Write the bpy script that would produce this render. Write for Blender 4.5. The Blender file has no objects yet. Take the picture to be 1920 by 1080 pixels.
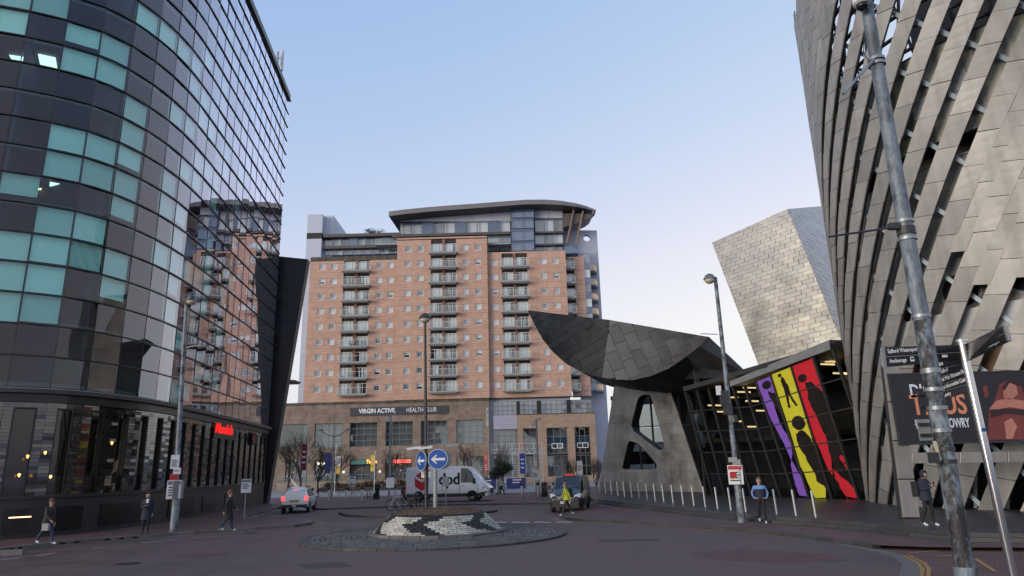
import bpy, bmesh, math, random
import numpy as np
from mathutils import Vector, Matrix
from mathutils.geometry import tessellate_polygon
random.seed(7); rng = np.random.default_rng(7)
S = bpy.context.scene
# ---------------------------------------------------------------- camera
F, PITCH, ROLL, CAMH = 1280.0, math.atan(1280/4836), math.atan(126/4836), 2.5
fw = np.array([0, math.cos(PITCH), math.sin(PITCH)]); up0 = np.array([0, -math.sin(PITCH), math.cos(PITCH)]); ex = np.array([1., 0, 0])
cr_ = math.cos(ROLL)*ex - math.sin(ROLL)*up0; cu_ = math.sin(ROLL)*ex + math.cos(ROLL)*up0
CP = np.array([0, 0, CAMH])
cam_d = bpy.data.cameras.new('camera'); cam = bpy.data.objects.new('camera', cam_d); S.collection.objects.link(cam)
cam_d.sensor_width = 36; cam_d.lens = 24; cam_d.clip_start = 0.1; cam_d.clip_end = 3000
cam.matrix_world = Matrix(((cr_[0], cu_[0], -fw[0], 0), (cr_[1], cu_[1], -fw[1], 0), (cr_[2], cu_[2], -fw[2], CAMH), (0, 0, 0, 1)))
S.camera = cam
# ---------------------------------------------------------------- sky, sun, exposure
SUN_EL, SUN_AZ = math.radians(7.0), math.radians(234)     # azimuth clockwise from +Y: low, behind the camera on the left
w = bpy.data.worlds.new('World'); S.world = w; w.use_nodes = True
nt = w.node_tree; bg = nt.nodes['Background']
sk = nt.nodes.new('ShaderNodeTexSky'); sk.sky_type = 'NISHITA'; sk.sun_disc = False
sk.sun_elevation = SUN_EL; sk.sun_rotation = SUN_AZ; sk.altitude = 20; sk.air_density = 1.0; sk.dust_density = 2.0; sk.ozone_density = 1.0
sc_ = nt.nodes.new('ShaderNodeSeparateColor'); cc_ = nt.nodes.new('ShaderNodeCombineColor'); nt.links.new(sk.outputs[0], sc_.inputs[0])   # thin high haze: the sky is evened out and whitened
chs = []
for ch, (ex_, sc2) in enumerate(((.85, 1.44), (.50, 1.40), (.18, 2.0))):
    pw_ = nt.nodes.new('ShaderNodeMath'); pw_.operation = 'POWER'; pw_.inputs[1].default_value = ex_; nt.links.new(sc_.outputs[ch], pw_.inputs[0])
    ml_ = nt.nodes.new('ShaderNodeMath'); ml_.operation = 'MULTIPLY'; ml_.inputs[1].default_value = sc2; nt.links.new(pw_.outputs[0], ml_.inputs[0]); chs.append(ml_.outputs[0])
def cap_(a, b, k):                                        # haze stays white: no channel runs far ahead of the next bluer one
    m_ = nt.nodes.new('ShaderNodeMath'); m_.operation = 'MULTIPLY'; m_.inputs[1].default_value = k; nt.links.new(b, m_.inputs[0])
    n_ = nt.nodes.new('ShaderNodeMath'); n_.operation = 'MINIMUM'; nt.links.new(a, n_.inputs[0]); nt.links.new(m_.outputs[0], n_.inputs[1]); return n_.outputs[0]
gg = cap_(chs[1], chs[2], .985); rr = cap_(chs[0], gg, .99)
for ch, o_ in enumerate((rr, gg, chs[2])): nt.links.new(o_, cc_.inputs[ch])
nt.links.new(cc_.outputs[0], bg.inputs[0]); bg.inputs[1].default_value = 0.142
sl = bpy.data.lights.new('sun', 'SUN'); so = bpy.data.objects.new('sun', sl); S.collection.objects.link(so)
sl.energy = 0.85; sl.angle = math.radians(25); sl.color = (1, .88, .74)
so.rotation_euler = Vector((-math.sin(SUN_AZ)*math.cos(SUN_EL), -math.cos(SUN_AZ)*math.cos(SUN_EL), -math.sin(SUN_EL))).to_track_quat('-Z', 'Y').to_euler()
S.view_settings.view_transform = 'Standard'; S.view_settings.look = 'None'; S.view_settings.gamma = 1; S.view_settings.use_curve_mapping = False
S.view_settings.exposure = 1.45
S.cycles.max_bounces = 8; S.cycles.transparent_max_bounces = 12; S.cycles.caustics_reflective = False; S.cycles.caustics_refractive = False
# ---------------------------------------------------------------- measuring helpers (photo point -> place in the world)
def ray(px, py): return fw + (px-960)/F*cr_ + (540-py)/F*cu_
def G(px, py, z=0.0):
    d = ray(px, py); return CP + d*((z-CAMH)/d[2])
def D(px, py, Y):
    d = ray(px, py); return CP + d*(Y/d[1])
def PL(px, py, p0, n):
    d = ray(px, py); n = np.array(n, float); return CP + d*(((np.array(p0, float)-CP) @ n)/(d @ n))
def PJ(p):
    q = np.asarray(p, float)-CP; k = q @ fw; return np.array((960+F*(q @ cr_)/k, 540-F*(q @ cu_)/k))
def ZAT(x, y, py):
    lo, hi = -50., 300.
    for _ in range(50):
        m = (lo+hi)/2
        if PJ((x, y, m))[1] > py: lo = m
        else: hi = m
    return lo
# ---------------------------------------------------------------- mesh builder
def unit(v):
    v = np.asarray(v, float); return v/max(1e-9, np.linalg.norm(v))
class MB:
    def __init__(s): s.v = []; s.f = []; s.m = []
    def add(s, vs, fs, mi=0):
        o = len(s.v); s.v += [tuple(map(float, a)) for a in vs]; s.f += [tuple(i+o for i in f) for f in fs]; s.m += [mi]*len(fs); return s
    def obox(s, c, ax, ay, az, mi=0):               # centre and three half-axes
        c, ax, ay, az = (np.asarray(a, float) for a in (c, ax, ay, az))
        vs = [c+i*ax+j*ay+k*az for k in (-1, 1) for j in (-1, 1) for i in (-1, 1)]
        return s.add(vs, [(0, 2, 3, 1), (4, 5, 7, 6), (0, 1, 5, 4), (2, 6, 7, 3), (0, 4, 6, 2), (1, 3, 7, 5)], mi)
    def box(s, x0, y0, z0, x1, y1, z1, mi=0):
        return s.obox(((x0+x1)/2, (y0+y1)/2, (z0+z1)/2), (abs(x1-x0)/2, 0, 0), (0, abs(y1-y0)/2, 0), (0, 0, abs(z1-z0)/2), mi)
    def prism(s, poly, ext, mi=0):                   # any simple polygon (3D points, planar) pushed along ext
        P = [np.asarray(p, float) for p in poly]; e = np.asarray(ext, float); n = len(P)
        nn = sum(np.cross(P[i]-P[0], P[i+1]-P[0]) for i in range(1, n-1))
        if nn @ e > 0: P = P[::-1]
        vs = P+[p+e for p in P]
        return s.add(vs, [tuple(range(n)), tuple(range(2*n-1, n-1, -1))]+[(i, i+n, (i+1) % n+n, (i+1) % n) for i in range(n)], mi)
    def bevprism(s, poly, ext, b=.02, mi=0):         # convex polygon, front edge chamfered
        P = [np.asarray(p, float) for p in poly]; c = sum(P)/len(P); e = np.asarray(ext, float); L = np.linalg.norm(e); n = len(P)
        nn = sum(np.cross(P[i]-P[0], P[i+1]-P[0]) for i in range(1, n-1))
        if nn @ e < 0: P = P[::-1]
        r = max(np.linalg.norm(p-c) for p in P); k = max(.3, 1-b/r*1.2)
        A = P; B = [p+e*(1-b/L) for p in P]; Cc = [c+(p-c)*k+e for p in P]
        fs = [tuple(range(2*n, 3*n))]+[(i, (i+1) % n, (i+1) % n+n, i+n) for i in range(n)]+[(i+n, (i+1) % n+n, (i+1) % n+2*n, i+2*n) for i in range(n)]
        return s.add(A+B+Cc, fs, mi)
    def tube(s, pts, rad, n=8, mi=0, caps=True):
        pts = [np.asarray(p, float) for p in pts]; m = len(pts)
        rad = list(rad) if hasattr(rad, '__len__') else [rad]*m
        vs = []; ref = None
        for i in range(m):
            t = unit(pts[min(i+1, m-1)]-pts[max(i-1, 0)])
            if ref is None: ref = np.array([1., 0, 0]) if abs(t[0]) < .8 else np.array([0, 1., 0])
            a = unit(ref-t*(ref @ t)); ref = a; b = np.cross(t, a)
            vs += [pts[i]+rad[i]*(math.cos(q)*a+math.sin(q)*b) for q in np.arange(n)*2*math.pi/n]
        fs = [(i*n+j, i*n+(j+1) % n, (i+1)*n+(j+1) % n, (i+1)*n+j) for i in range(m-1) for j in range(n)]
        if caps: fs += [tuple(range(n))[::-1], tuple(range((m-1)*n, m*n))]
        return s.add(vs, fs, mi)
    def lathe(s, prof, c=(0, 0, 0), n=16, axis=2, mi=0):   # prof [(r, h)]
        c = np.asarray(c, float); vs = []
        for r_, h in prof:
            for q in np.arange(n)*2*math.pi/n:
                a = [r_*math.cos(q), r_*math.sin(q), h]
                if axis == 0: a = [a[2], a[0], a[1]]
                if axis == 1: a = [a[1], a[2], a[0]]
                vs.append(c+a)
        m = len(prof)
        fs = [(i*n+j, i*n+(j+1) % n, (i+1)*n+(j+1) % n, (i+1)*n+j) for i in range(m-1) for j in range(n)]+[tuple(range(n))[::-1], tuple(range((m-1)*n, m*n))]
        return s.add(vs, fs, mi)
    def hole_plate(s, outer, holes, n, th, mi=0):    # planar plate with holes
        loops = [outer]+holes; P = [np.asarray(p, float) for l in loops for p in l]; n = unit(n)
        tri = tessellate_polygon([[Vector(p) for p in l] for l in loops]); N = len(P); vs = P+[p-n*th for p in P]; fs = []
        for t in tri:
            a, b, c = (P[i] for i in t)
            if np.cross(b-a, c-a) @ n < 0: t = t[::-1]
            fs += [tuple(t), tuple(i+N for i in t[::-1])]
        o = 0
        for l in loops:
            k = len(l); fs += [(o+i, o+(i+1) % k, o+(i+1) % k+N, o+i+N) for i in range(k)]; o += k
        return s.add(vs, fs, mi)
    def build(s, name, mats, parent=None, smooth=False, origin=None, fix=True, **props):
        me = bpy.data.meshes.new(name); base = np.array(WL.get(parent.name, (0, 0, 0)) if parent else (origin if origin is not None else (0, 0, 0)), float)
        rz = WR.get(parent.name, 0.0) if parent else 0.0
        VV = np.array(s.v, float)-base
        if rz: c_, s_ = math.cos(rz), math.sin(rz); VV = np.stack([c_*VV[:, 0]+s_*VV[:, 1], -s_*VV[:, 0]+c_*VV[:, 1], VV[:, 2]], 1)
        me.from_pydata(VV.tolist(), [], s.f)
        for m_ in (mats if isinstance(mats, (list, tuple)) else [mats]): me.materials.append(m_)
        if any(s.m): me.polygons.foreach_set('material_index', s.m)
        if fix and len(s.f) > 1:
            bm = bmesh.new(); bm.from_mesh(me); bmesh.ops.recalc_face_normals(bm, faces=bm.faces[:]); bm.to_mesh(me); bm.free()
        if smooth: me.polygons.foreach_set('use_smooth', [True]*len(me.polygons))
        if smooth == 'auto': me.set_sharp_from_angle(angle=math.radians(38))
        me.update()
        return link(bpy.data.objects.new(name, me), parent, base if parent is None else None, **props)
WL = {}; WR = {}
def link(o, parent=None, loc=None, **props):
    S.collection.objects.link(o)
    if parent is not None: o.parent = parent; WL[o.name] = WL[parent.name]; WR[o.name] = WR.get(parent.name, 0.0)
    else:
        if loc is not None: o.location = tuple(loc)
        WL[o.name] = tuple(o.location)
    for k, v_ in props.items(): o[k] = v_
    return o
def thing(name, label, cat, loc=(0, 0, 0), rz=0, group=None):
    o = bpy.data.objects.new(name, None); o.empty_display_size = .3; o.rotation_euler[2] = rz
    link(o, None, loc, label=label, category=cat); WR[o.name] = rz
    if group: o['group'] = group
    return o
def copy_tree(o, parent=None, label=None, loc=None, rz=None):
    c = o.copy(); S.collection.objects.link(c)
    if parent is not None: c.parent = parent
    if label: c['label'] = label
    if loc is not None: c.location = tuple(loc)
    if rz is not None: c.rotation_euler[2] = rz
    WL[c.name] = tuple(c.location)
    for ch in list(o.children): copy_tree(ch, c)
    return c
def text(name, body, mat, parent, p, xa, ya, size, th=.02, bold=0, sx=1.0, shear=0, align='LEFT', space=1.0, **props):
    cu = bpy.data.curves.new(name, 'FONT'); cu.body = body; cu.size = 1; cu.extrude = th/max(size, 1e-6); cu.offset = bold; cu.align_x = align; cu.shear = shear; cu.space_character = space; cu.resolution_u = 3
    t = bpy.data.objects.new(name, cu); S.collection.objects.link(t); bpy.context.view_layer.update()
    me = bpy.data.meshes.new_from_object(t.evaluated_get(bpy.context.evaluated_depsgraph_get())); bpy.data.objects.remove(t); bpy.data.curves.remove(cu)
    xa, ya = unit(xa), unit(ya); za = np.cross(xa, ya); base = np.array(WL[parent.name]) if parent else np.asarray(p, float)
    co = np.zeros(len(me.vertices)*3); me.vertices.foreach_get('co', co); co = co.reshape(-1, 3)
    W_ = np.asarray(p, float)+co[:, :1]*xa*size*sx+co[:, 1:2]*ya*size+co[:, 2:]*za*size-base
    rz = WR.get(parent.name, 0.0) if parent else 0.0
    if rz: c_, s_ = math.cos(rz), math.sin(rz); W_ = np.stack([c_*W_[:, 0]+s_*W_[:, 1], -s_*W_[:, 0]+c_*W_[:, 1], W_[:, 2]], 1)
    me.vertices.foreach_set('co', W_.ravel()); me.materials.clear(); me.materials.append(mat); me.name = name; me.update()
    return link(bpy.data.objects.new(name, me), parent, None if parent else base, **props)
# ---------------------------------------------------------------- materials
def M(name, col, rough=.6, metal=0., var=.12, scale=1.5, piece=.0, bump=0., bscale=40, spec=.5, emit=0., streak=0., col2=None, coat=0., stretch=None, rvar=0., speck=None):
    m = bpy.data.materials.new(name); m.use_nodes = True; t = m.node_tree; N = t.nodes; L = t.links; b = N['Principled BSDF']
    b.inputs['Roughness'].default_value = rough; b.inputs['Metallic'].default_value = metal; b.inputs['Specular IOR Level'].default_value = spec; b.inputs['Coat Weight'].default_value = coat
    geo = N.new('ShaderNodeNewGeometry')
    if emit:
        b.inputs['Emission Color'].default_value = (*col, 1); b.inputs['Emission Strength'].default_value = emit; b.inputs['Base Color'].default_value = (*col, 1); return m
    mp = N.new('ShaderNodeMapping'); L.new(geo.outputs['Position'], mp.inputs[0])
    if stretch: mp.inputs['Scale'].default_value = stretch
    nz = N.new('ShaderNodeTexNoise'); nz.inputs['Scale'].default_value = scale; nz.inputs['Detail'].default_value = 6; nz.inputs['Roughness'].default_value = .65; L.new(mp.outputs[0], nz.inputs['Vector'])
    mr = N.new('ShaderNodeMapRange'); mr.inputs[1].default_value = .25; mr.inputs[2].default_value = .75; mr.inputs[3].default_value = 1-var; mr.inputs[4].default_value = 1+var; L.new(nz.outputs[0], mr.inputs[0])
    val = mr.outputs[0]
    if piece:
        oi = N.new('ShaderNodeObjectInfo'); ad = N.new('ShaderNodeMath'); ad.operation = 'ADD'; L.new(oi.outputs['Random'], ad.inputs[0]); L.new(geo.outputs['Random Per Island'], ad.inputs[1])
        fr = N.new('ShaderNodeMath'); fr.operation = 'FRACT'; L.new(ad.outputs[0], fr.inputs[0])
        pm = N.new('ShaderNodeMapRange'); pm.inputs[3].default_value = 1-piece; pm.inputs[4].default_value = 1+piece; L.new(fr.outputs[0], pm.inputs[0])
        mu = N.new('ShaderNodeMath'); mu.operation = 'MULTIPLY'; L.new(val, mu.inputs[0]); L.new(pm.outputs[0], mu.inputs[1]); val = mu.outputs[0]
    if streak:
        m2 = N.new('ShaderNodeMapping'); m2.inputs['Scale'].default_value = (1.4, 1.4, .12); L.new(geo.outputs['Position'], m2.inputs[0])
        n2 = N.new('ShaderNodeTexNoise'); n2.inputs['Scale'].default_value = 1.6; n2.inputs['Detail'].default_value = 8; L.new(m2.outputs[0], n2.inputs['Vector'])
        r2 = N.new('ShaderNodeMapRange'); r2.inputs[1].default_value = .42; r2.inputs[2].default_value = .7; r2.inputs[3].default_value = 1; r2.inputs[4].default_value = 1-streak; L.new(n2.outputs[0], r2.inputs[0])
        m3 = N.new('ShaderNodeMath'); m3.operation = 'MULTIPLY'; L.new(val, m3.inputs[0]); L.new(r2.outputs[0], m3.inputs[1]); val = m3.outputs[0]
    if speck:
        n4 = N.new('ShaderNodeTexNoise'); n4.inputs['Scale'].default_value = speck[0]; n4.inputs['Detail'].default_value = 3; n4.inputs['Roughness'].default_value = .8; L.new(geo.outputs['Position'], n4.inputs['Vector'])
        r4 = N.new('ShaderNodeMapRange'); r4.inputs[1].default_value = .41; r4.inputs[2].default_value = .59; r4.inputs[3].default_value = 1-speck[1]; r4.inputs[4].default_value = 1+speck[1]; L.new(n4.outputs[0], r4.inputs[0])
        m4 = N.new('ShaderNodeMath'); m4.operation = 'MULTIPLY'; L.new(val, m4.inputs[0]); L.new(r4.outputs[0], m4.inputs[1]); val = m4.outputs[0]
    src = N.new('ShaderNodeRGB'); src.outputs[0].default_value = (*col, 1); cs = src.outputs[0]
    if col2 is not None:
        n3 = N.new('ShaderNodeTexNoise'); n3.inputs['Scale'].default_value = scale*.37; n3.inputs['Detail'].default_value = 7; n3.inputs['Roughness'].default_value = .7; L.new(mp.outputs[0], n3.inputs['Vector'])
        r3 = N.new('ShaderNodeMapRange'); r3.inputs[1].default_value = .45; r3.inputs[2].default_value = .62; L.new(n3.outputs[0], r3.inputs[0])
        mx = N.new('ShaderNodeMix'); mx.data_type = 'RGBA'; L.new(r3.outputs[0], mx.inputs[0]); L.new(cs, mx.inputs[6]); mx.inputs[7].default_value = (*col2, 1); cs = mx.outputs[2]
    vm = N.new('ShaderNodeVectorMath'); vm.operation = 'SCALE'; L.new(cs, vm.inputs[0]); L.new(val, vm.inputs['Scale']); L.new(vm.outputs[0], b.inputs['Base Color'])
    if rvar:
        rr = N.new('ShaderNodeMapRange'); rr.inputs[1].default_value = .3; rr.inputs[2].default_value = .7; rr.inputs[3].default_value = max(.02, rough-rvar); rr.inputs[4].default_value = min(1, rough+rvar); L.new(nz.outputs[0], rr.inputs[0]); L.new(rr.outputs[0], b.inputs['Roughness'])
    if bump:
        nb = N.new('ShaderNodeTexNoise'); nb.inputs['Scale'].default_value = bscale; nb.inputs['Detail'].default_value = 4; L.new(mp.outputs[0], nb.inputs['Vector'])
        bp = N.new('ShaderNodeBump'); bp.inputs['Strength'].default_value = bump; bp.inputs['Distance'].default_value = .02; L.new(nb.outputs[0], bp.inputs['Height']); L.new(bp.outputs[0], b.inputs['Normal'])
    return m
def brickmat(name, c1, c2, mort, bw, bh, plane='XZ', rough=.7, ms=.012, bump=.4, rot=0, var=.25, spec=.5, angle=0):
    m = bpy.data.materials.new(name); m.use_nodes = True; t = m.node_tree; N = t.nodes; L = t.links; b = N['Principled BSDF']; b.inputs['Roughness'].default_value = rough; b.inputs['Specular IOR Level'].default_value = spec
    geo = N.new('ShaderNodeNewGeometry'); sp = N.new('ShaderNodeSeparateXYZ'); L.new(geo.outputs['Position'], sp.inputs[0]); cb = N.new('ShaderNodeCombineXYZ')
    L.new(sp.outputs[{'XZ': 0, 'YZ': 1, 'XY': 0}[plane]], cb.inputs[0]); L.new(sp.outputs[{'XZ': 2, 'YZ': 2, 'XY': 1}[plane]], cb.inputs[1])
    mp = N.new('ShaderNodeMapping'); mp.inputs['Rotation'].default_value[2] = angle; L.new(cb.outputs[0], mp.inputs[0])
    bt = N.new('ShaderNodeTexBrick'); bt.inputs['Scale'].default_value = 1; bt.inputs['Brick Width'].default_value = bw; bt.inputs['Row Height'].default_value = bh; bt.inputs['Mortar Size'].default_value = ms; bt.inputs['Mortar Smooth'].default_value = .3
    bt.inputs['Color1'].default_value = (*c1, 1); bt.inputs['Color2'].default_value = (*c2, 1); bt.inputs['Mortar'].default_value = (*mort, 1); L.new(mp.outputs[0], bt.inputs[0])
    nz = N.new('ShaderNodeTexNoise'); nz.inputs['Scale'].default_value = .7; nz.inputs['Detail'].default_value = 9; nz.inputs['Roughness'].default_value = .7; L.new(geo.outputs['Position'], nz.inputs['Vector'])
    mr = N.new('ShaderNodeMapRange'); mr.inputs[1].default_value = .3; mr.inputs[2].default_value = .7; mr.inputs[3].default_value = 1-var; mr.inputs[4].default_value = 1+var; L.new(nz.outputs[0], mr.inputs[0])
    vm = N.new('ShaderNodeVectorMath'); vm.operation = 'SCALE'; L.new(bt.outputs[0], vm.inputs[0]); L.new(mr.outputs[0], vm.inputs['Scale']); L.new(vm.outputs[0], b.inputs['Base Color'])
    bp = N.new('ShaderNodeBump'); bp.invert = True; bp.inputs['Strength'].default_value = bump; bp.inputs['Distance'].default_value = .01; L.new(bt.outputs['Fac'], bp.inputs['Height']); L.new(bp.outputs[0], b.inputs['Normal'])
    return m
def glass(name, tint=(.3, .45, .43), refl=.06, rough=.01, ior=1.5, edge=(1, 1, 1), gain=1.0):
    m = bpy.data.materials.new(name); m.use_nodes = True; t = m.node_tree; N = t.nodes; L = t.links; N.clear()
    out = N.new('ShaderNodeOutputMaterial'); tr = N.new('ShaderNodeBsdfTransparent'); tr.inputs[0].default_value = (*tint, 1)
    gl = N.new('ShaderNodeBsdfGlossy'); gl.inputs['Roughness'].default_value = rough; gl.inputs[0].default_value = (*edge, 1)
    fr = N.new('ShaderNodeFresnel'); fr.inputs[0].default_value = ior; ad = N.new('ShaderNodeMath'); ad.operation = 'MULTIPLY_ADD'; ad.use_clamp = True; ad.inputs[1].default_value = gain; ad.inputs[2].default_value = refl; L.new(fr.outputs[0], ad.inputs[0])
    geo = N.new('ShaderNodeNewGeometry'); nb_ = N.new('ShaderNodeMath'); nb_.operation = 'SUBTRACT'; nb_.inputs[0].default_value = 1; L.new(geo.outputs['Backfacing'], nb_.inputs[1])   # the pane's inner face adds nothing
    mb_ = N.new('ShaderNodeMath'); mb_.operation = 'MULTIPLY'; L.new(ad.outputs[0], mb_.inputs[0]); L.new(nb_.outputs[0], mb_.inputs[1])
    tc = N.new('ShaderNodeMix'); tc.data_type = 'RGBA'; L.new(geo.outputs['Backfacing'], tc.inputs[0]); tc.inputs[6].default_value = (*tint, 1); tc.inputs[7].default_value = (1, 1, 1, 1); L.new(tc.outputs[2], tr.inputs[0])
    mx = N.new('ShaderNodeMixShader'); L.new(mb_.outputs[0], mx.inputs[0]); L.new(tr.outputs[0], mx.inputs[1]); L.new(gl.outputs[0], mx.inputs[2]); L.new(mx.outputs[0], out.inputs[0])
    nz = N.new('ShaderNodeTexNoise'); nz.inputs['Scale'].default_value = .35; nz.inputs['Detail'].default_value = 1; L.new(geo.outputs['Position'], nz.inputs['Vector'])
    bp = N.new('ShaderNodeBump'); bp.inputs['Strength'].default_value = .06; bp.inputs['Distance'].default_value = .1; L.new(nz.outputs[0], bp.inputs['Height']); L.new(bp.outputs[0], gl.inputs['Normal']); L.new(bp.outputs[0], fr.inputs['Normal'])
    return m
def clip_poly(subj, clip):                            # convex clip in 2D (clip counter-clockwise)
    out = list(subj)
    for i in range(len(clip)):
        a, b = clip[i], clip[(i+1) % len(clip)]; inp = out; out = []
        side = lambda p: (b[0]-a[0])*(p[1]-a[1])-(b[1]-a[1])*(p[0]-a[0])
        for j in range(len(inp)):
            p, q = inp[j], inp[(j+1) % len(inp)]; sp_, sq = side(p), side(q)
            if sp_ >= 0: out.append(p)
            if (sp_ > 0) != (sq > 0) and abs(sp_-sq) > 1e-12:
                k = sp_/(sp_-sq); out.append((p[0]+k*(q[0]-p[0]), p[1]+k*(q[1]-p[1])))
        if len(out) < 3: return []
    return out
def area2(p): return abs(sum(p[i][0]*p[(i+1) % len(p)][1]-p[(i+1) % len(p)][0]*p[i][1] for i in range(len(p))))/2
def tile_face(outline, ang, tw, th, gap, thick, name, mat, parent, stagger=.5, limit=300, jitter=.0, bev=.012, lift=0.0, stuffname=None, keep=None, flip=None):
    """cover a convex planar face with separate panels laid in staggered rows; ang turns the rows within the face"""
    P = [np.asarray(p, float) for p in outline]; o = P[0]; n = unit(np.cross(P[1]-P[0], P[2]-P[0]))
    ref = np.asarray(flip, float) if flip is not None else CP-o
    if n @ ref < 0: n = -n
    e1 = unit(P[1]-P[0]); e2 = np.cross(n, e1); c, s_ = math.cos(ang), math.sin(ang); a1 = c*e1+s_*e2; a2 = -s_*e1+c*e2
    Q = [((p-o) @ a1, (p-o) @ a2) for p in P]
    if sum(Q[i][0]*Q[(i+1) % len(Q)][1]-Q[(i+1) % len(Q)][0]*Q[i][1] for i in range(len(Q))) < 0: Q = Q[::-1]
    xs, ys = [q[0] for q in Q], [q[1] for q in Q]; cells = []
    y = min(ys); row = 0
    while y < max(ys):
        x = min(xs)-tw*((row*stagger) % 1.0)
        while x < max(xs):
            g = gap/2; cp = clip_poly([(x+g, y+g), (x+tw-g, y+g), (x+tw-g, y+th-g), (x+g, y+th-g)], Q)
            if len(cp) > 2 and area2(cp) > .04*tw*th: cells.append(cp)
            x += tw
        y += th; row += 1
    size = [area2([tuple(PJ(o+a*a1+b*a2)) for a, b in cp]) for cp in cells]
    order = np.argsort(size)[::-1]; rest = MB()
    for k, i in enumerate(order):
        if keep and not keep(cells[i]): continue
        t1, t2 = rng.normal(0, jitter, 2) if jitter else (0, 0); cx = sum(q[0] for q in cells[i])/len(cells[i]); cy = sum(q[1] for q in cells[i])/len(cells[i])
        pts = [o+a*a1+b*a2+n*(lift+(a-cx)*t1+(b-cy)*t2) for a, b in cells[i]]
        if k < limit: MB().bevprism(pts, n*thick, bev).build(name, mat, parent, fix=False)
        else: rest.bevprism(pts, n*thick, bev)
    if rest.v: rest.build(stuffname or name, mat, parent, fix=False, kind='stuff')
    return n
# ================================================================ setting: ground, road, pavements
asphalt = M('asphalt', (.106, .063, .057), .62, var=.35, scale=.45, bump=.6, bscale=90, col2=(.092, .071, .066), rvar=.18, speck=(22, .42))
brick_pave = brickmat('red brick paving', (.16, .072, .064), (.115, .056, .054), (.035, .025, .025), .21, .105, 'XY', .62, .012, .5, var=.35, angle=.6)
plinth_m = brickmat('dark paving slabs', (.03, .029, .032), (.042, .04, .043), (.015, .015, .016), .6, .4, 'XY', .45, .01, .4, var=.3)
granite = M('granite kerb', (.13, .12, .115), .75, var=.3, scale=6, piece=.25, bump=.3)
darkgranite = M('dark granite', (.05, .047, .047), .6, var=.3, scale=5, piece=.25, bump=.3)
plaza_m = brickmat('light plaza paving', (.3, .29, .29), (.25, .245, .25), (.16, .15, .15), .9, .6, 'XY', .65, .012, .2, var=.25)
white_paint = M('white road paint', (.6, .58, .58), .7, var=.35, scale=3)
yellow_paint = M('yellow road paint', (.34, .19, .06), .7, var=.5, scale=4)
cobble_m = M('grey cobbles', (.09, .085, .082), .7, var=.35, scale=2, piece=.35, bump=.4)
black_void = M('black void', (.006, .006, .006), .9, var=0)
def sheet(name, pts, z, mat, **k):
    return MB().add([(p[0], p[1], z) for p in pts], [tuple(range(len(pts)))] if True else []).build(name, mat, fix=False, **k)
def upsheet(name, pts, z, mat, **k):
    a = sum(pts[i][0]*pts[(i+1) % len(pts)][1]-pts[(i+1) % len(pts)][0]*pts[i][1] for i in range(len(pts)))
    return sheet(name, pts if a > 0 else pts[::-1], z, mat, **k)
upsheet('ground', [(-900, -400), (900, -400), (900, 2500), (-900, 2500)], -.03, plaza_m, kind='structure')
g2 = lambda *l, z=0.0: [tuple(G(x, y, z)[:2]) for x, y in l]
road_pts = [(-60, -40), (60, -40), (60, 30)]+[(14, 45), (14, 60), (6, 61.5)]+g2((1040, 945), (830, 948), (700, 953), (575, 957))+[(-19, 58), (-40, 62), (-60, 62)]
upsheet('road', road_pts, 0, asphalt, kind='structure')
def pavement(name, kerb, inner, h, mat, kmat, stones=(.9, .28), limit=90):
    """raised pavement: slab top sheet plus a row of separate kerb stones along its road edge"""
    pv = upsheet(name, kerb+inner, h, mat, kind='structure')
    L = [np.array(p) for p in kerb]; cl = sum(stones[0]*0+np.linalg.norm(L[i+1]-L[i]) for i in range(len(L)-1)); n = 0
    s = 0.; seg = 0; acc = np.cumsum([0]+[np.linalg.norm(L[i+1]-L[i]) for i in range(len(L)-1)])
    at = lambda t: np.array([np.interp(t, acc, [p[i] for p in L]) for i in (0, 1)])
    rest = MB(); cand = []
    while s < acc[-1]-.1:
        e = min(s+stones[0], acc[-1]); a, b = at(s+.006), at(e-.006); d = unit(b-a); nrm = np.array((-d[1], d[0])); inside = np.array(inner[len(inner)//2])-a
        if nrm @ inside < 0: nrm = -nrm
        cand.append((a, b, nrm)); s = e
    cand.sort(key=lambda c: np.linalg.norm((c[0]+c[1])/2))
    for i, (a, b, nrm) in enumerate(cand):
        mb = MB() if i < limit else rest; w_ = stones[1]; z = h+.004+random.uniform(0, .005)
        P = [(*a, -.02), (*b, -.02), (*(b+nrm*w_), -.02), (*(a+nrm*w_), -.02)]
        mb.bevprism(P, (0, 0, z+.02), .018)
        if i < limit: mb.build('kerb_stone', kmat, pv, fix=False)
    if rest.v: rest.build('kerb_stone', kmat, pv, fix=False, kind='stuff')
    return pv
kl = g2((-420, 1068), (-200, 1052), (0, 1035), (100, 1022), (200, 1014), (330, 1004), (470, 994), (560, 988), (582, 985), (588, 982), (580, 978), (550, 976), (478, 977), (459, 973), (466, 968), (500, 960), (520, 955))
left_pv = pavement('pavement', kl, [(-18.6, 62), (-26, 62), (-26, 40), (-45, 36)], .12, brick_pave, granite)
dr = MB()                                              # half-round drain mouths in the kerb face
for px, py in [(8, 1029), (28, 1028), (48, 1026), (74, 1024), (104, 1021), (131, 1018), (159, 1016), (187, 1013), (214, 1011), (241, 1009), (267, 1007), (293, 1005), (317, 1003), (341, 1001)]:
    p = G(px, py+3.5, .05); q = min(range(len(kl)-1), key=lambda i: np.linalg.norm(np.array(kl[i])-p[:2])); d = unit(np.array(kl[q+1])-kl[q]) if q+1 < len(kl) else np.array((1, 0))
    a, b = np.array(kl[q]), np.array(kl[q])+d; t = (p[:2]-a) @ d; c = a+d*t; nr = np.array((d[1], -d[0]))
    MB().prism([(*(c+nr*.006+d*(.13*math.cos(u_))), .012+.085*math.sin(u_)) for u_ in np.linspace(0, math.pi, 8)], (*(-nr*.01), 0)).build('drain_mouth', black_void, left_pv)
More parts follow.
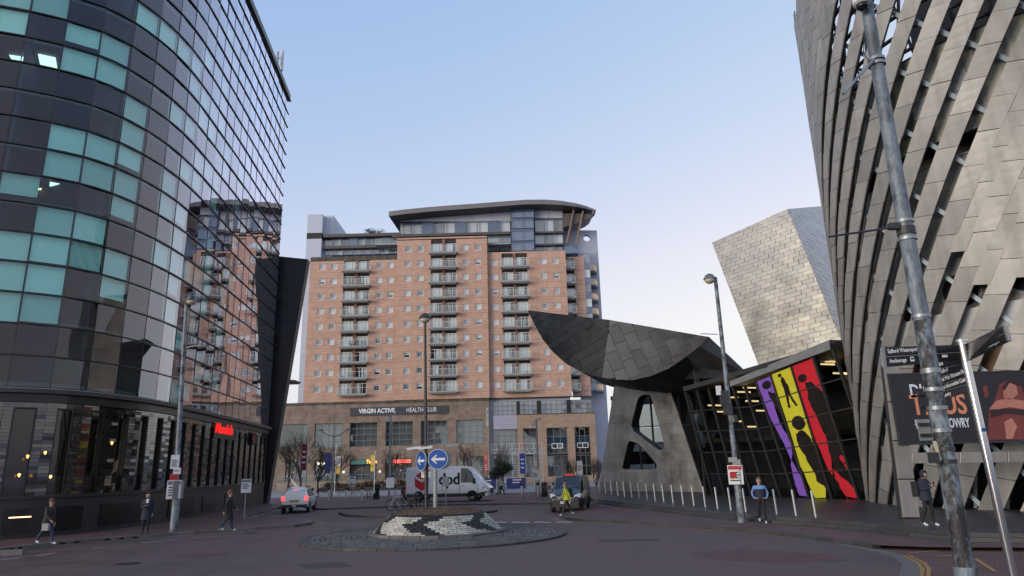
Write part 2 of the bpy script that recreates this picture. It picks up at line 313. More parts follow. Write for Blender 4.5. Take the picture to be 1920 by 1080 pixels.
kr = g2((1122, 950), (1085, 958), (1060, 965), (1052, 970), (1062, 975), (1080, 977), (1150, 980), (1265, 988), (1379, 995.5), (1499, 1007), (1567, 1018), (1640, 1029))
right_pv = pavement('pavement', kr, g2((1740, 1033), (2200, 1036))+[(22, 21), (16, 33), (9, 50), (6.5, 60)], .1, brick_pave, darkgranite, limit=70)
far_pv = pavement('pavement', g2((1100, 944), (1040, 945.5), (830, 948), (700, 953), (600, 956.5))+[(-19, 60), (-34, 63)], [(-34, 78), (-10, 74), (6, 74), (8, 60)], .1, brick_pave, darkgranite, limit=60)
isl = g2((634, 964), (650, 969), (690, 971), (740, 971.5), (850, 969), (905, 964), (933, 960), (928, 957), (905, 955), (800, 956), (660, 959), (634, 964))
island = pavement('traffic_island', isl, [], .12, brick_pave, darkgranite, limit=60) if False else None
ip = upsheet('traffic_island', isl[:-1], .12, brick_pave, kind='structure')
cen = np.mean([np.array(p) for p in isl[:-1]], axis=0)
for i in range(len(isl)-1):
    a, b = np.array(isl[i]), np.array(isl[i+1]); n = max(1, int(np.linalg.norm(b-a)/.9)); d = unit(b-a); nr = np.array((-d[1], d[0])); nr = nr if nr @ (cen-a) > 0 else -nr
    for k in range(n):
        p, q = a+(b-a)*(k+.01)/n, a+(b-a)*(k+.99)/n
        MB().bevprism([(*p, -.02), (*q, -.02), (*(q+nr*.25), -.02), (*(p+nr*.25), -.02)], (0, 0, .145+random.uniform(0, .004)), .015).build('kerb_stone', darkgranite, ip, fix=False)
# brick side street at lower right, its granite threshold and yellow lines
br = g2((1575, 1021), (1650, 1034), (1690, 1046), (1710, 1058), (1706, 1082), (1680, 1112))
upsheet('side_road', br+g2((2500, 1130), (2400, 1037)), .004, brick_pave, kind='structure')
def ribbon(name, pts, wd, z, mat, kind='structure'):
    L = [np.array(p) for p in pts]; vs = []; n = len(L)
    for i in range(n):
        d = unit(L[min(i+1, n-1)]-L[max(0, i-1)]); nr = np.array((-d[1], d[0])); vs += [(*(L[i]-nr*wd/2), z), (*(L[i]+nr*wd/2), z)]
    return MB().add(vs, [(2*i, 2*i+2, 2*i+3, 2*i+1) for i in range(n-1)]).build(name, mat, fix=False, **({'kind': kind} if kind else {}))
ribbon('threshold', br, .42, .008, granite)
off = lambda pts, o: [tuple(np.array(pts[i])+o*np.array((-unit(np.array(pts[min(i+1, len(pts)-1)])-np.array(pts[max(i-1, 0)]))[1], unit(np.array(pts[min(i+1, len(pts)-1)])-np.array(pts[max(i-1, 0)]))[0]))) for i in range(len(pts))]
ribbon('road_marking', g2((1693, 1042), (1722, 1056), (1730, 1068), (1728, 1082)), .09, .012, yellow_paint)
ribbon('road_marking', g2((1704, 1042), (1733, 1056), (1742, 1068), (1740, 1082)), .09, .012, yellow_paint)
for l in [((1828, 1048), (1866, 1072)), ((1700, 1038), (1760, 1033)), ((1760, 1044), (1812, 1040)), ((1850, 1031), (1960, 1030))]:
    ribbon('road_marking', g2(*l), .1, .012, yellow_paint)
ribbon('road_marking', off(kr[3:10], -.35), .08, .004, yellow_paint); ribbon('road_marking', off(kr[3:7], -.55), .08, .004, yellow_paint)
ribbon('road_marking', off(kl[7:], -.3), .08, .004, yellow_paint); ribbon('road_marking', off(kl[7:], -.5), .08, .004, yellow_paint)
for a, b in [((0, 1050), (40, 1045)), ((70, 1042), (103, 1037)), ((176, 1028), (193, 1026)), ((265, 1018), (330, 1012)), ((360, 1009.5), (430, 1004))]: ribbon('road_marking', g2(a, b), .07, .004, white_paint)
for a, b in [(922, 950), (960, 992), (1002, 1034), (1042, 1072)]: ribbon('road_marking', g2((a, 979), (b, 979.5)), .3, .004, white_paint)
for a, b in [(968, 990), (1000, 1022)]: pass
MB().lathe([(.36, -.02), (.36, .006)], (*g2((242, 1057))[0], 0), 20).build('manhole_cover', M('iron cover', (.02, .018, .018), .5, .5), origin=(*g2((242, 1057))[0], 0), label='dark iron manhole cover set in the road at lower left', category='manhole')
for px, py, nm, lb in [(15, 1041, 'kerb_block', 'loose pale granite kerb block lying in the road by the left pavement')]:
    c = G(px, py); MB().obox((c[0], c[1], .09), (.5, .08, 0), (-.03, .14, 0), (0, 0, .09)).build(nm, granite, origin=(c[0], c[1], 0), label=lb, category='kerb')
# ---------------------------------------------------------------- mini roundabout
RC = np.array((-3.3, 28.75)); MC = np.array((-3.3, 29.6)); RB, RT, MH = 2.62, 1.86, .86
rb = upsheet('roundabout', [tuple(RC+5.2*np.array((math.cos(a), math.sin(a)))) for a in np.linspace(0, 2*math.pi, 72, endpoint=False)], .03, M('sett bedding', (.035, .032, .03), .9), kind='structure')
sets = MB(); r_ = 2.3
while r_ < 4.95:
    n = int(2*math.pi*r_/.3)
    for k in range(n):
        a = (k+.5*(int(r_*7) % 2))/n*2*math.pi; e = np.array((math.cos(a), math.sin(a))); t = np.array((-e[1], e[0])); c = RC+e*(r_+.1); z = .05+.02*max(0, (5-r_)/3)+random.uniform(0, .012)
        hw = math.pi*r_/n-.012
        sets.bevprism([(*(c-e*.085-t*hw), .0), (*(c+e*.085-t*hw), .0), (*(c+e*.085+t*hw), .0), (*(c-e*.085+t*hw), .0)], (0, 0, z), .014)
    r_ += .195
sets.build('cobble', cobble_m, rb, fix=False, kind='stuff')
for k in range(48):
    a0, a1 = (k+.02)/48*2*math.pi, (k+.98)/48*2*math.pi; q = lambda a, r: (*(RC+r*np.array((math.cos(a), math.sin(a)))), 0)
    MB().bevprism([q(a0, 5.0), q(a0, 5.22), q(a1, 5.22), q(a1, 5.0)], (0, 0, .07), .012).build('kerb_stone', darkgranite, rb, fix=False)
md = thing('roundabout_mound', 'low round mound faced with white and black chevron bricks, grass on top', 'roundabout', (*MC, 0))
wbrick = M('weathered white brick', (.46, .44, .385), .75, var=.22, scale=5, piece=.22, col2=(.27, .25, .20), bump=.3)
kbrick = M('black brick', (.018, .017, .017), .6, var=.3, scale=5, piece=.35)
MB().lathe([(RB-.06, .0), (RB-.06, .1), (RT-.08, MH-.06), (RT-.2, MH-.06)], (*MC, .0), 48).build('core', M('dark mortar', (.03, .028, .025), .9), md, smooth=False)
rows = 10; rest = MB(); cand = []
for i in range(rows):
    f0, f1 = (i+.05)/rows, (i+.95)/rows; r0, r1 = RB+(RT-RB)*f0, RB+(RT-RB)*f1; z0, z1 = .1+(MH-.12)*f0, .1+(MH-.12)*f1; n = 46
    for k in range(n):
        a0, a1 = (k+.5*(i % 2)+.03)/n*2*math.pi, (k+.5*(i % 2)+.97)/n*2*math.pi; am = (a0+a1)/2
        q = lambda a, r, z: (MC[0]+r*math.cos(a), MC[1]+r*math.sin(a), z)
        tri = abs(((i/rows*.5*2) % 2)-1) if False else (i/(rows-1) if i <= rows*.5 else 1-i/(rows-1))     # arrow point half-way up
        u_ = ((am-math.radians(-90))/math.radians(62)+tri*.75+.28) % 1.0
        cand.append(([q(a0, r0, z0), q(a1, r0, z0), q(a1, r1, z1), q(a0, r1, z1)], (math.cos(am), math.sin(am), .7), u_ < .33 or i == rows-1))
cand.sort(key=lambda c: c[0][0][1]); sh = {}
for j, (P, nr, dark) in enumerate(cand):
    e = unit(nr)*(.03+random.uniform(0, .012))
    if j < 300: MB().bevprism(P, e, .01).build('brick', kbrick if dark else wbrick, md, fix=False)
    else: rest.bevprism(P, e, .01, 1 if dark else 0)
rest.build('brick', [wbrick, kbrick], md, fix=False, kind='stuff')
for k in range(26):
    q = lambda a, r: (MC[0]+r*math.cos(a), MC[1]+r*math.sin(a), .0); a0, a1 = (k+.02)/26*2*math.pi, (k+.98)/26*2*math.pi
    MB().bevprism([q(a0, RB-.05), q(a0, RB+.2), q(a1, RB+.2), q(a1, RB-.05)], (0, 0, .16), .02).build('kerb_stone', granite, md, fix=False)
drygrass = M('dry grass', (.135, .09, .05), .9, var=.35, scale=6, col2=(.095, .07, .04))
top = MB(); N_ = 24
top.add([(MC[0], MC[1], MH+.14)]+[(MC[0]+r*math.cos(a), MC[1]+r*math.sin(a), z) for r, z in ((1.0, MH+.12), (RT-.05, MH-.02)) for a in np.arange(N_)*2*math.pi/N_],
        [(0, 1+k, 1+(k+1) % N_) for k in range(N_)]+[(1+k, 1+N_+k, 1+N_+(k+1) % N_, 1+(k+1) % N_) for k in range(N_)])
top.build('soil', drygrass, md, smooth=True)
gr = MB()
for _ in range(6000):
    r_, a = RT*math.sqrt(random.random())*.98, random.uniform(0, 6.283); x, y = MC[0]+r_*math.cos(a), MC[1]+r_*math.sin(a); z = MH+.13-.15*max(0, (r_-1)/.86); h = random.uniform(.015, .05); b = random.uniform(0, 3.14); dx, dy = .008*math.cos(b), .008*math.sin(b)
    gr.add([(x-dx, y-dy, z), (x+dx, y+dy, z), (x+random.uniform(-.05, .05), y+random.uniform(-.05, .05), z+h)], [(0, 1, 2)])
gr.build('grass', drygrass, None, fix=False, kind='stuff', label='short dry grass on top of the chevron mound', category='grass')

pt_m = M('newer asphalt patch', (.045, .036, .038), .7, var=.3, scale=2, bump=.6, bscale=90); pt2 = M('worn red surfacing', (.10, .045, .045), .7, var=.35, scale=1.5, bump=.5, bscale=90)
for pts, m_ in (([(1290, 1036), (1400, 1030), (1560, 1040), (1590, 1052), (1460, 1056), (1330, 1048)], pt2), ([(560, 1058), (640, 1054), (660, 1062), (575, 1067)], pt_m), ([(1120, 1012), (1230, 1010), (1240, 1014), (1125, 1016)], pt_m), ([(330, 1040), (420, 1034), (428, 1040), (338, 1046)], pt2)):
    upsheet('road_patch', g2(*pts), .0035, m_, kind='structure')
ribbon('road_crack', g2((1105, 1040), (1150, 1046), (1190, 1044), (1230, 1050)), .010, .0038, black_void)
for px, py, lb in ((1008, 1000, 'iron gully grate in the road right of the cobbled roundabout'), (470, 1000, 'iron gully grate by the left kerb near the long coated walker')):
    c = G(px, py); t = thing('drain_grate', lb, 'drain', (c[0], c[1], 0)); MB().box(c[0]-.24, c[1]-.24, -.02, c[0]+.24, c[1]+.24, .008).build('frame', bpy.data.materials['iron cover'], t)
    for k in range(5): MB().box(c[0]-.2, c[1]-.19+.085*k, .0081, c[0]+.2, c[1]-.15+.085*k, .012).build('bar', black_void, t, fix=False)
# ================================================================ left: curved glass office building
OFF_PTS = [(-46, 28.6), (-40, 28.3), (-33, 28.0), (-28, 28.4), (-25, 29.2), (-22.8, 30.25), (-21.15, 31.55), (-20.2, 33.4), (-19.65, 36), (-19.6, 39), (-19.9, 43), (-20.5, 49.5), (-21.75, 61)]
def catmull(p, n=24):
    P = [np.array(a, float) for a in p]; P = [2*P[0]-P[1]]+P+[2*P[-1]-P[-2]]; out = []
    for i in range(1, len(P)-2):
        for k in range(n):
            t = k/n; out.append(.5*((2*P[i])+(-P[i-1]+P[i+1])*t+(2*P[i-1]-5*P[i]+4*P[i+1]-P[i+2])*t*t+(-P[i-1]+3*P[i]-3*P[i+1]+P[i+2])*t**3))
    return np.array(out+[P[-2]])
OL = catmull(OFF_PTS); OS = np.concatenate([[0], np.cumsum(np.linalg.norm(np.diff(OL, axis=0), axis=1))]); OEND = OS[-1]
def OP(s, z, o=0.0):
    s = min(max(s, 0), OEND); p = np.array([np.interp(s, OS, OL[:, i]) for i in (0, 1)]); q = np.array([np.interp(min(s+.15, OEND), OS, OL[:, i]) for i in (0, 1)])-np.array([np.interp(max(s-.15, 0), OS, OL[:, i]) for i in (0, 1)]); q = unit(q)
    return np.array((*(p+o*np.array((q[1], -q[0]))), z))
office = thing('office_building', 'curved dark glass office block with teal panes and black tiled ground floor', 'building', (-22, 40, 0))
g_dark = glass('tinted office glass', (.72, .93, .90), -.10, .012, 1.5, (.90, .90, 1.0), 4.0)
blind_m = M('pale blind', (.62, .90, .85), .8, var=.06, scale=.8, piece=.22)
frame_k = M('black aluminium', (.012, .012, .013), .35, var=.1)
tile_k = M('black glazed tile', (.016, .014, .013), .08, var=.3, scale=3, piece=.4, spec=1.0, rvar=.04, coat=.6)
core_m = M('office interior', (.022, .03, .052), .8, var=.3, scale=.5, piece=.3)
slab_m = M('office ceiling', (.06, .065, .075), .8, var=.2)
lamp_m = M('ceiling lamp', (.75, 1, .86), emit=.5); lampw_m = M('warm ceiling lamp', (1, .8, .52), emit=.6)
ZL, RH, NR = 6.6, 1.45, 22; ZT = ZL+RH*NR
def band(mb, z0, z1, o0, o1, s0=0, s1=None, step=.8, mi=0):
    s1 = OEND if s1 is None else s1; ss = np.linspace(s0, s1, max(2, int((s1-s0)/step))); vs = []
    for s in ss: vs += [OP(s, z0, o0), OP(s, z0, o1), OP(s, z1, o1), OP(s, z1, o0)]
    n = len(ss); fs = [(i*4+j, i*4+(j+1) % 4, (i+1)*4+(j+1) % 4, (i+1)*4+j) for i in range(n-1) for j in range(4)]+[(0, 1, 2, 3), (n*4-1, n*4-2, n*4-3, n*4-4)]
    return mb.add(vs, fs, mi)
cols = []; s = OEND
c0 = 21.02+(OEND-49.05-.51)            # one column line lies here (arc length)
off0 = np.interp(162, [PJ((x, y, ZL))[0] for x, y in OL], OS)
cols = [off0+1.6*k for k in range(-16, 40) if 0 < off0+1.6*k < OEND-.2]+[OEND]
# which panes have a pale blind behind them: photographed (x, y) points inside pale panes
TEAL = """20,15 55,12 115,18 10,45 170,75 220,95 170,125 220,145 275,38 335,65 350,80 140,250 195,262 240,238 265,238 130,300 185,312 250,290 15,325 65,332 235,360 225,415 120,395 175,405 340,240 355,260
105,560 20,480 75,478 130,490 180,500 215,510 25,525 55,535 20,580 215,560 300,485 325,495 355,515 320,325 345,335 310,405 340,420 330,390 370,310 385,330 335,440 360,355 375,370 395,380
400,195 420,160 385,220 405,250 420,245 395,120 425,60 440,110 460,140 425,195 470,165 480,190 500,190 505,240 520,210 530,235 480,250 445,290 470,300 455,320 505,330 520,300 490,280 430,300 465,345
330,605 360,625 345,660 380,690 400,700 415,655 330,720 345,730 385,580 395,540 375,520 440,395 455,410 390,450 400,475 440,475 410,350 430,340 400,500 330,560 480,395 300,45 320,55 370,130 345,110 358,150 380,165 410,640 420,560 430,520""".split()
TEAL = [tuple(map(float, t.split(','))) for t in TEAL]
def cell_quad(i, j): return [PJ(OP(cols[i], ZL+RH*j)), PJ(OP(cols[i+1], ZL+RH*j)), PJ(OP(cols[i+1], ZL+RH*(j+1))), PJ(OP(cols[i], ZL+RH*(j+1)))]
def inside(q, p): return all((q[(k+1) % 4][0]-q[k][0])*(p[1]-q[k][1])-(q[(k+1) % 4][1]-q[k][1])*(p[0]-q[k][0]) <= 0 for k in range(4))
cells = []
for i in range(len(cols)-1):
    for j in range(NR):
        q = cell_quad(i, j); vis = any(-20 < p[0] < 1940 and -20 < p[1] < 1100 for p in q)
        cells.append((area2([tuple(p) for p in q]) if vis else 0, i, j, vis and any(inside(q, t) for t in TEAL)))
cells.sort(key=lambda c: -c[0]); rest = MB(); restb = MB(); nb = 0
teal = {(i, j) for _, i, j, t in cells if t}
for _, i, j, _t in cells:                              # the unseen rest of the facade carries the same mix
    if _ == 0 and random.random() < .3: teal.add((i, j))
for n_, (ar, i, j, t) in enumerate(cells):
    z0, z1 = ZL+RH*j+.03, ZL+RH*(j+1)-.03; a, b = cols[i]+.012, cols[i+1]-.012; k = random.gauss(0, .006); k2 = random.gauss(0, .006)
    P = [OP(a, z0, k), OP(b, z0, -k), OP(b, z1, -k+k2), OP(a, z1, k+k2)]; nr = OP(a, z0, 1)-OP(a, z0)
    (MB() if n_ < 300 else rest).prism(P, -nr*.02) if n_ >= 300 else MB().prism(P, -nr*.02).build('window_pane', g_dark, office, fix=False)
    if (i, j) in teal:
        zb = z0 if random.random() < .6 else z0+random.choice((.1, .35)); Q = [OP(a+.03, zb, -.16), OP(b-.03, zb, -.16), OP(b-.03, z1, -.16), OP(a+.03, z1, -.16)]
        if ar > 0 and nb < 300: MB().prism(Q, -nr*.01).build('blind', blind_m, office, fix=False); nb += 1
        else: restb.prism(Q, -nr*.01)
rest.build('window_pane', g_dark, office, fix=False, kind='stuff')
if restb.v: restb.build('blind', blind_m, office, fix=False, kind='stuff')
for j in range(NR+1):
    z = ZL+RH*j; band(MB(), z-.03, z+.03, -.08, .07 if j < NR else .2).build('transom', frame_k, office)
for i, c in enumerate(cols[:-1]):
    a = OP(c, ZL, -.03); n = OP(c, ZL, 1)-OP(c, ZL); t = np.array((-n[1], n[0], 0)); MB().obox((a+OP(c, ZT, -.03))/2, t*.014, n*.045, (0, 0, (ZT-ZL)/2-.01)).build('mullion', frame_k, office, fix=False)
band(MB(), ZT+.04, ZT+.75, -.3, .1).build('parapet', frame_k, office)
for j in range(0, NR, 2): band(MB(), ZL+RH*j+.04, ZL+RH*j+.28, -7, -.5).build('floor_slab', slab_m, office)
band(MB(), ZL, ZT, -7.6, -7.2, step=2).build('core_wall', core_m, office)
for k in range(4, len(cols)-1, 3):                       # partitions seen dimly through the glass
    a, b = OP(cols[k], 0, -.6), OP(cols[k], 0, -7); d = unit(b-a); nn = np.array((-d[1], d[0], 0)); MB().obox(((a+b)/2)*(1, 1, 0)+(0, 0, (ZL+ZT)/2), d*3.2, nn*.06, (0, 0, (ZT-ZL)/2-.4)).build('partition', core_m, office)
for px, py, m_ in [(45, 108, 0), (125, 95, 0), (82, 118, 0), (12, 106, 0), (110, 347, 0), (178, 363, 0), (243, 378, 1), (160, 381, 1), (275, 160, 0), (222, 112, 1), (345, 425, 1), (105, 360, 0)]:
    # the lamp hangs under the floor slab above, about 2.5 m behind the glass
    i = int(np.argmin([abs(PJ(OP((cols[q]+cols[q+1])/2, ZAT(*OP((cols[q]+cols[q+1])/2, 0)[:2], py)))[0]-px) for q in range(len(cols)-1)])); sc = (cols[i]+cols[i+1])/2
    zz = ZAT(*OP(sc, 0)[:2], py); jj = int((zz-ZL)/(2*RH))+1; zc = ZL+2*RH*jj-.06
    for o_ in np.arange(-.8, -6.5, -.3):
        if PJ(OP(sc, zc, o_))[1] >= py: break
    a = OP(sc, zc, o_); n = OP(sc, zc, 1)-OP(sc, zc); t = np.array((-n[1], n[0], 0)); MB().obox(a, t*.38, n*.3, (0, 0, .02)).build('ceiling_light', lampw_m if m_ else lamp_m, office, fix=False)
MB().prism([(p[0], p[1], ZT+.2) for p in [OP(s_, 0, -.2) for s_ in np.linspace(0, OEND, 40)]+[(-30, 61, 0), (-46, 40, 0)]], (0, 0, -.3)).build('roof', frame_k, office)
# shell behind so that the block is solid
MB().box(-46, 61.1, 0, -21.9, 61.4, ZT).build('end_wall', frame_k, office)
# cornice above the ground floor
cor = M('grey cornice metal', (.055, .052, .055), .5, .3, var=.25)
band(MB(), 6.34, 6.53, -.3, .34).build('cornice', cor, office); band(MB(), 5.95, 6.33, -.3, .12).build('fascia', frame_k, office)
band(MB(), 6.535, 6.56, -.1, .3).build('cornice_flashing', M('pale flashing', (.35, .34, .33), .5, .2, var=.6, scale=2), office)
# ground floor: brick base, tall windows, black glazed tiles laid one by one
base_m = brickmat('dark base brick', (.032, .028, .026), (.022, .02, .02), (.012, .012, .012), .24, .09, 'YZ', .5, .01, .5)
band(MB(), -.05, 1.75, -.4, -.02).build('base_wall', base_m, office)
band(MB(), 1.76, 1.86, -.4, .06).build('sill_course', base_m, office)
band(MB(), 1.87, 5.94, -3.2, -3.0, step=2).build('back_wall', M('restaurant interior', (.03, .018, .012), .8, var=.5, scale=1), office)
band(MB(), 1.8, 5.94, -.42, -.4, s1=10, step=2).build('inner_lining', frame_k, office)
g_shop = glass('ground floor glass', (.42, .40, .36), .03, .01, 1.5, (.8, .8, .8))
tiles = []
win = []
for i in range(len(cols)-1):
    a, b = cols[i], cols[i+1]; wd = .88 if b < 26.5 else .74
    solid = abs(a-(off0+1.6*2)) < .1 or abs(a-(off0+1.6*4.99)) < .9
    m_ = (a+b)/2; w0, w1 = m_-wd/2, m_+wd/2; win.append((w0, w1))
    for z in np.arange(1.87, 5.72, .16):
        for (u0, u1) in ((a, w0), (w1, b)): tiles.append((u0, u1, z, z+.16))
    for z in (5.72,):
        tiles.append((a, m_, z, z+.22)); tiles.append((m_, b, z, z+.22))
scored = []
for t in tiles:
    q = [PJ(OP(t[0], t[2])), PJ(OP(t[1], t[2])), PJ(OP(t[1], t[3])), PJ(OP(t[0], t[3]))]; scored.append((area2([tuple(p) for p in q]) if q[1][0] > -30 and q[0][0] < 1000 else 0, t))
scored.sort(key=lambda c: -c[0]); rest = MB(); tilep = office
for n_, (ar, t) in enumerate(scored):
    k, k2 = random.gauss(0, .0035), random.gauss(0, .003); a, b, z0, z1 = t[0]+.005, t[1]-.005, t[2]+.005, t[3]-.005
    P = [OP(a, z0, k), OP(b, z0, -k), OP(b, z1, -k+k2), OP(a, z1, k+k2)]; nr = OP((a+b)/2, z0, 1)-OP((a+b)/2, z0); P = [p-nr*.03 for p in P]
    if n_ < 300: MB().prism(P, nr*.03).build('wall_tile', tile_k, office, fix=False)
    else: rest.prism(P, nr*.03)
rest.build('wall_tile', tile_k, office, fix=False, kind='stuff')
band(MB(), 1.87, 5.94, -.36, -.33, s1=off0-1.6*5, step=2).build('tile_backing', frame_k, office)
warm_l = M('restaurant lamp', (1, .45, .12), emit=1.2)
frost = M('frosted window film', (.16, .15, .13), .6, var=.3)
for (w0, w1) in win:
    if PJ(OP(w1, 3))[0] < -60: continue
    nr = OP(w0, 0, 1)-OP(w0, 0); fr = MB(); t = np.array((-nr[1], nr[0], 0))
    for u in (w0+.03, w1-.03): fr.obox(OP(u, 3.79, -.12), t*.03, nr*.1, (0, 0, 1.92))
    for z in (1.9, 5.69): fr.obox(OP((w0+w1)/2, z, -.12), t*((w1-w0)/2-.061), nr*.1, (0, 0, .03))
    f = fr.build('window', frame_k, office, fix=False)
    MB().prism([OP(w0+.06, 1.93, -.17), OP(w1-.06, 1.93, -.17), OP(w1-.06, 5.66, -.17), OP(w0+.06, 5.66, -.17)], -nr*.02).build('pane', g_shop, f, fix=False)
    if w0 < off0+6: MB().prism([OP(w0+.06, 1.95, -.22), OP(w1-.06, 1.95, -.22), OP(w1-.06, 2.7, -.22), OP(w0+.06, 2.7, -.22)], -nr*.01).build('window_film', frost, f, fix=False)
for i in range(len(win)):                               # pier cores behind the tiles, between windows
    e0 = win[i][1]; e1 = win[i+1][0] if i+1 < len(win) else OEND
    if PJ(OP(e1, 3))[0] > -60: band(MB(), 1.87, 5.93, -.4, -.035, e0+.002, e1-.002, .3).build('pier', frame_k, office)
for px, py in [(52, 855), (85, 848), (95, 893), (210, 830), (36, 890)]:
    d = ray(px, py); t = 36.5/np.linalg.norm(d[:2]); c = CP+d*t*.98; MB().lathe([(.01, -.1), (.05, -.03), (.055, .02), (.02, .05)], c, 8).build('lamp', warm_l, office)
# dark recessed panels in the brick base
for a_, b_ in [(-2.6, .6), (1.6, 5.6), (7.6, 11.6), (12.9, 15.5), (17.5, 20)]:
    s0, s1 = off0+a_, off0+b_; band(MB(), .35, 1.35, -.03, .03, s0, s1, .4).build('base_panel', M('dark panel', (.008, .008, .009), .25, var=.2) if a_ < 0 else bpy.data.materials['dark panel'], office)
lit = MB(); band(lit, .98, 1.03, .032, .05, off0-2.4, off0-1.6, .3); lit.build('strip_light', M('strip light', (1, .62, .32), emit=1.0), office)
# red script restaurant sign and its round emblem
s0, s1 = [float(np.interp(px, [PJ((x, y, 5.6))[0] for x, y in OL], OS)) for px in (400, 437)]
sign = thing('restaurant_sign', 'red illuminated script sign over the black tiled restaurant frontage', 'sign', OP((s0+s1)/2, 5.2, .1))
red_l = M('red lit letter', (1, .015, .012), emit=.45)
pa, pb = OP(s0, 5.35, .12), OP(s1, 5.35, .12); xa = unit(pb-pa); ln = np.linalg.norm(pb-pa)
MB().obox((pa+pb)/2+(0, 0, .2)+(-OP(s0, 0, .03)+OP(s0, 0, 0)), xa*(ln/2+.1), np.array((-xa[1], xa[0], 0))*.02, (0, 0, .55)).build('backing_panel', frame_k, sign)
text('letters', "Nando's", red_l, sign, pa, xa, (0, 0, 1), 0.95, .05, bold=0, sx=ln/(3.9*.95), shear=.25)
sm = float(np.interp(472, [PJ((x, y, 5.3))[0] for x, y in OL], OS)); c = OP(sm, 5.35, .12); nr = OP(sm, 0, 1)-OP(sm, 0); t = np.array((-nr[1], nr[0], 0))
emb = thing('round_sign', 'round black emblem sign with dull red rim right of the red script sign', 'sign', c)
MB().prism([c+t*.62*math.cos(q)+np.array((0, 0, .52*math.sin(q))) for q in np.linspace(0, 6.283, 24, endpoint=False)], nr*.06).build('disc', frame_k, emb)
MB().hole_plate([c+nr*.09+t*.62*math.cos(q)+np.array((0, 0, .52*math.sin(q))) for q in np.linspace(0, 6.283, 24, endpoint=False)], [[c+nr*.09+t*.54*math.cos(q)+np.array((0, 0, .44*math.sin(q))) for q in np.linspace(0, 6.283, 24, endpoint=False)]], nr, .03).build('rim', M('dull red', (.22, .02, .015), .5), emb)
bird = [(-.3, -.2), (-.1, -.3), (.1, -.28), (.22, -.1), (.2, .1), (.3, .2), (.18, .22), (.15, .32), (.05, .3), (.06, .12), (-.1, .02), (-.25, .25), (-.4, .1), (-.32, .0)]
MB().prism([c+nr*.061+t*x*-1+np.array((0, 0, y)) for x, y in bird], nr*.02).build('emblem', bpy.data.materials['dull red'], emb)
# leaning tiled wall at the far end
wall_t = brickmat('dark tile cladding', (.03, .031, .036), (.02, .021, .025), (.006, .006, .007), .55, .36, 'XZ', .35, .02, .4, var=.25)
lw = thing('leaning_wall', 'dark tiled wall leaning outward at the far end of the glass office', 'wall', (-22, 62, 0))
A = [D(480, 950, 62)*(1, 1, 0), D(499, 948, 62)*(1, 1, 0), D(577, 486, 62), D(528, 478, 62)]; A[0][2] = A[1][2] = -.05; A[0][0] = -25.0; A[3][0] = -23
MB().prism([A[0], A[1], A[2], A[3]], (0, .8, 0)).build('wall', wall_t, lw)
p = D(545, 715, 63.5); MB().prism([p+(-3, 0, -.05), p+(.15, 0, -.05), p+(.4, 0, .12), p+(-3, 0, .3)], (0, 2, 0)).build('canopy', M('beige soffit', (.35, .25, .2), .6), lw)
ant = thing('rooftop_antenna', 'white mobile phone antennas on the roof edge of the glass office', 'antenna', OP(OEND-3, ZT+.7, -.6))
wm = M('white plastic', (.6, .6, .6), .5); a0 = OP(OEND-3, ZT+.7, -.6)
MB().tube([a0+(0, 0, -.3), a0+(0, 0, 3)], .06, 8).build('mast', M('galvanised steel', (.32, .33, .34), .45, .7, var=.2), ant)
for dx, dy, h0, h1, r_ in [(.35, .1, .9, 3.1, .16), (-.3, .1, 1.0, 2.4, .12), (0, -.4, 1.4, 2.6, .13)]:
    MB().lathe([(r_*.8, h0), (r_, h0+.05), (r_, h1-.05), (r_*.7, h1)], a0+(dx, dy, 0), 10).build('antenna', wm, ant); 
MB().tube([a0+(-.9, 0, 2.2), a0+(.4, 0, 2.2)], .04, 6).build('bracket', bpy.data.materials['galvanised steel'], ant)
# ================================================================ apartment tower on its stone podium
FY = 125.0
X = lambda px, py, Y=FY: float(D(px, py, Y)[0])
Zp = lambda px, py, Y=FY: float(D(px, py, Y)[2])
apt = thing('apartment_tower', 'tall orange brick apartment tower with glass balconies and a curved roof on a stone podium', 'building', (-14, 130, 0))
brick_m = brickmat('orange brick', (.55, .345, .26), (.49, .30, .22), (.46, .31, .245), .45, .15, 'XZ', .8, .01, .15, var=.19)
mort_m = M('panel joint', (.17, .10, .07), .9)
pier_m = M('brown brick', (.24, .13, .085), .85, var=.25, scale=2)
stone_m = brickmat('sandstone', (.27, .205, .16), (.22, .165, .13), (.16, .125, .10), .9, .3, 'XZ', .85, .012, .3, var=.33)
stone2_m = brickmat('warm sandstone', (.38, .27, .195), (.33, .23, .165), (.23, .17, .13), .6, .25, 'XZ', .85, .012, .3, var=.2)
stone_stain = M('stained coping', (.11, .095, .078), .9, var=.5, scale=.8, streak=.6)
white_f = M('white window frame', (.70, .70, .70), .4, var=.06)
g_apt = glass('apartment glass', (.88, .92, .94), .06, .03, 1.5, (.9, .95, 1), 1.5)
g_bal = glass('balcony glass', (.90, .95, .95), .03, .03, 1.5, (.95, 1, 1), 1.2)
curtain_m = M('white curtain', (.72, .73, .72), .9, var=.1, piece=.15)
room_m = M('dim room', (.36, .38, .40), .9, var=.3, piece=.5)
slab_c = M('concrete slab', (.34, .33, .32), .85, var=.25, scale=2)
dark_c = M('dark recess', (.035, .03, .03), .8)
grey_clad = M('pale grey cladding', (.48, .51, .60), .55, var=.06, scale=.3, piece=.04)
blue_clad = M('blue grey panel', (.15, .20, .29), .35, .2, var=.1, piece=.1)
roof_dark = M('roof soffit', (.095, .08, .075), .6, var=.15)
roof_edge = M('roof edge metal', (.20, .19, .19), .4, .6, var=.15)
z0k = lambda k: 16.2+2.92*k
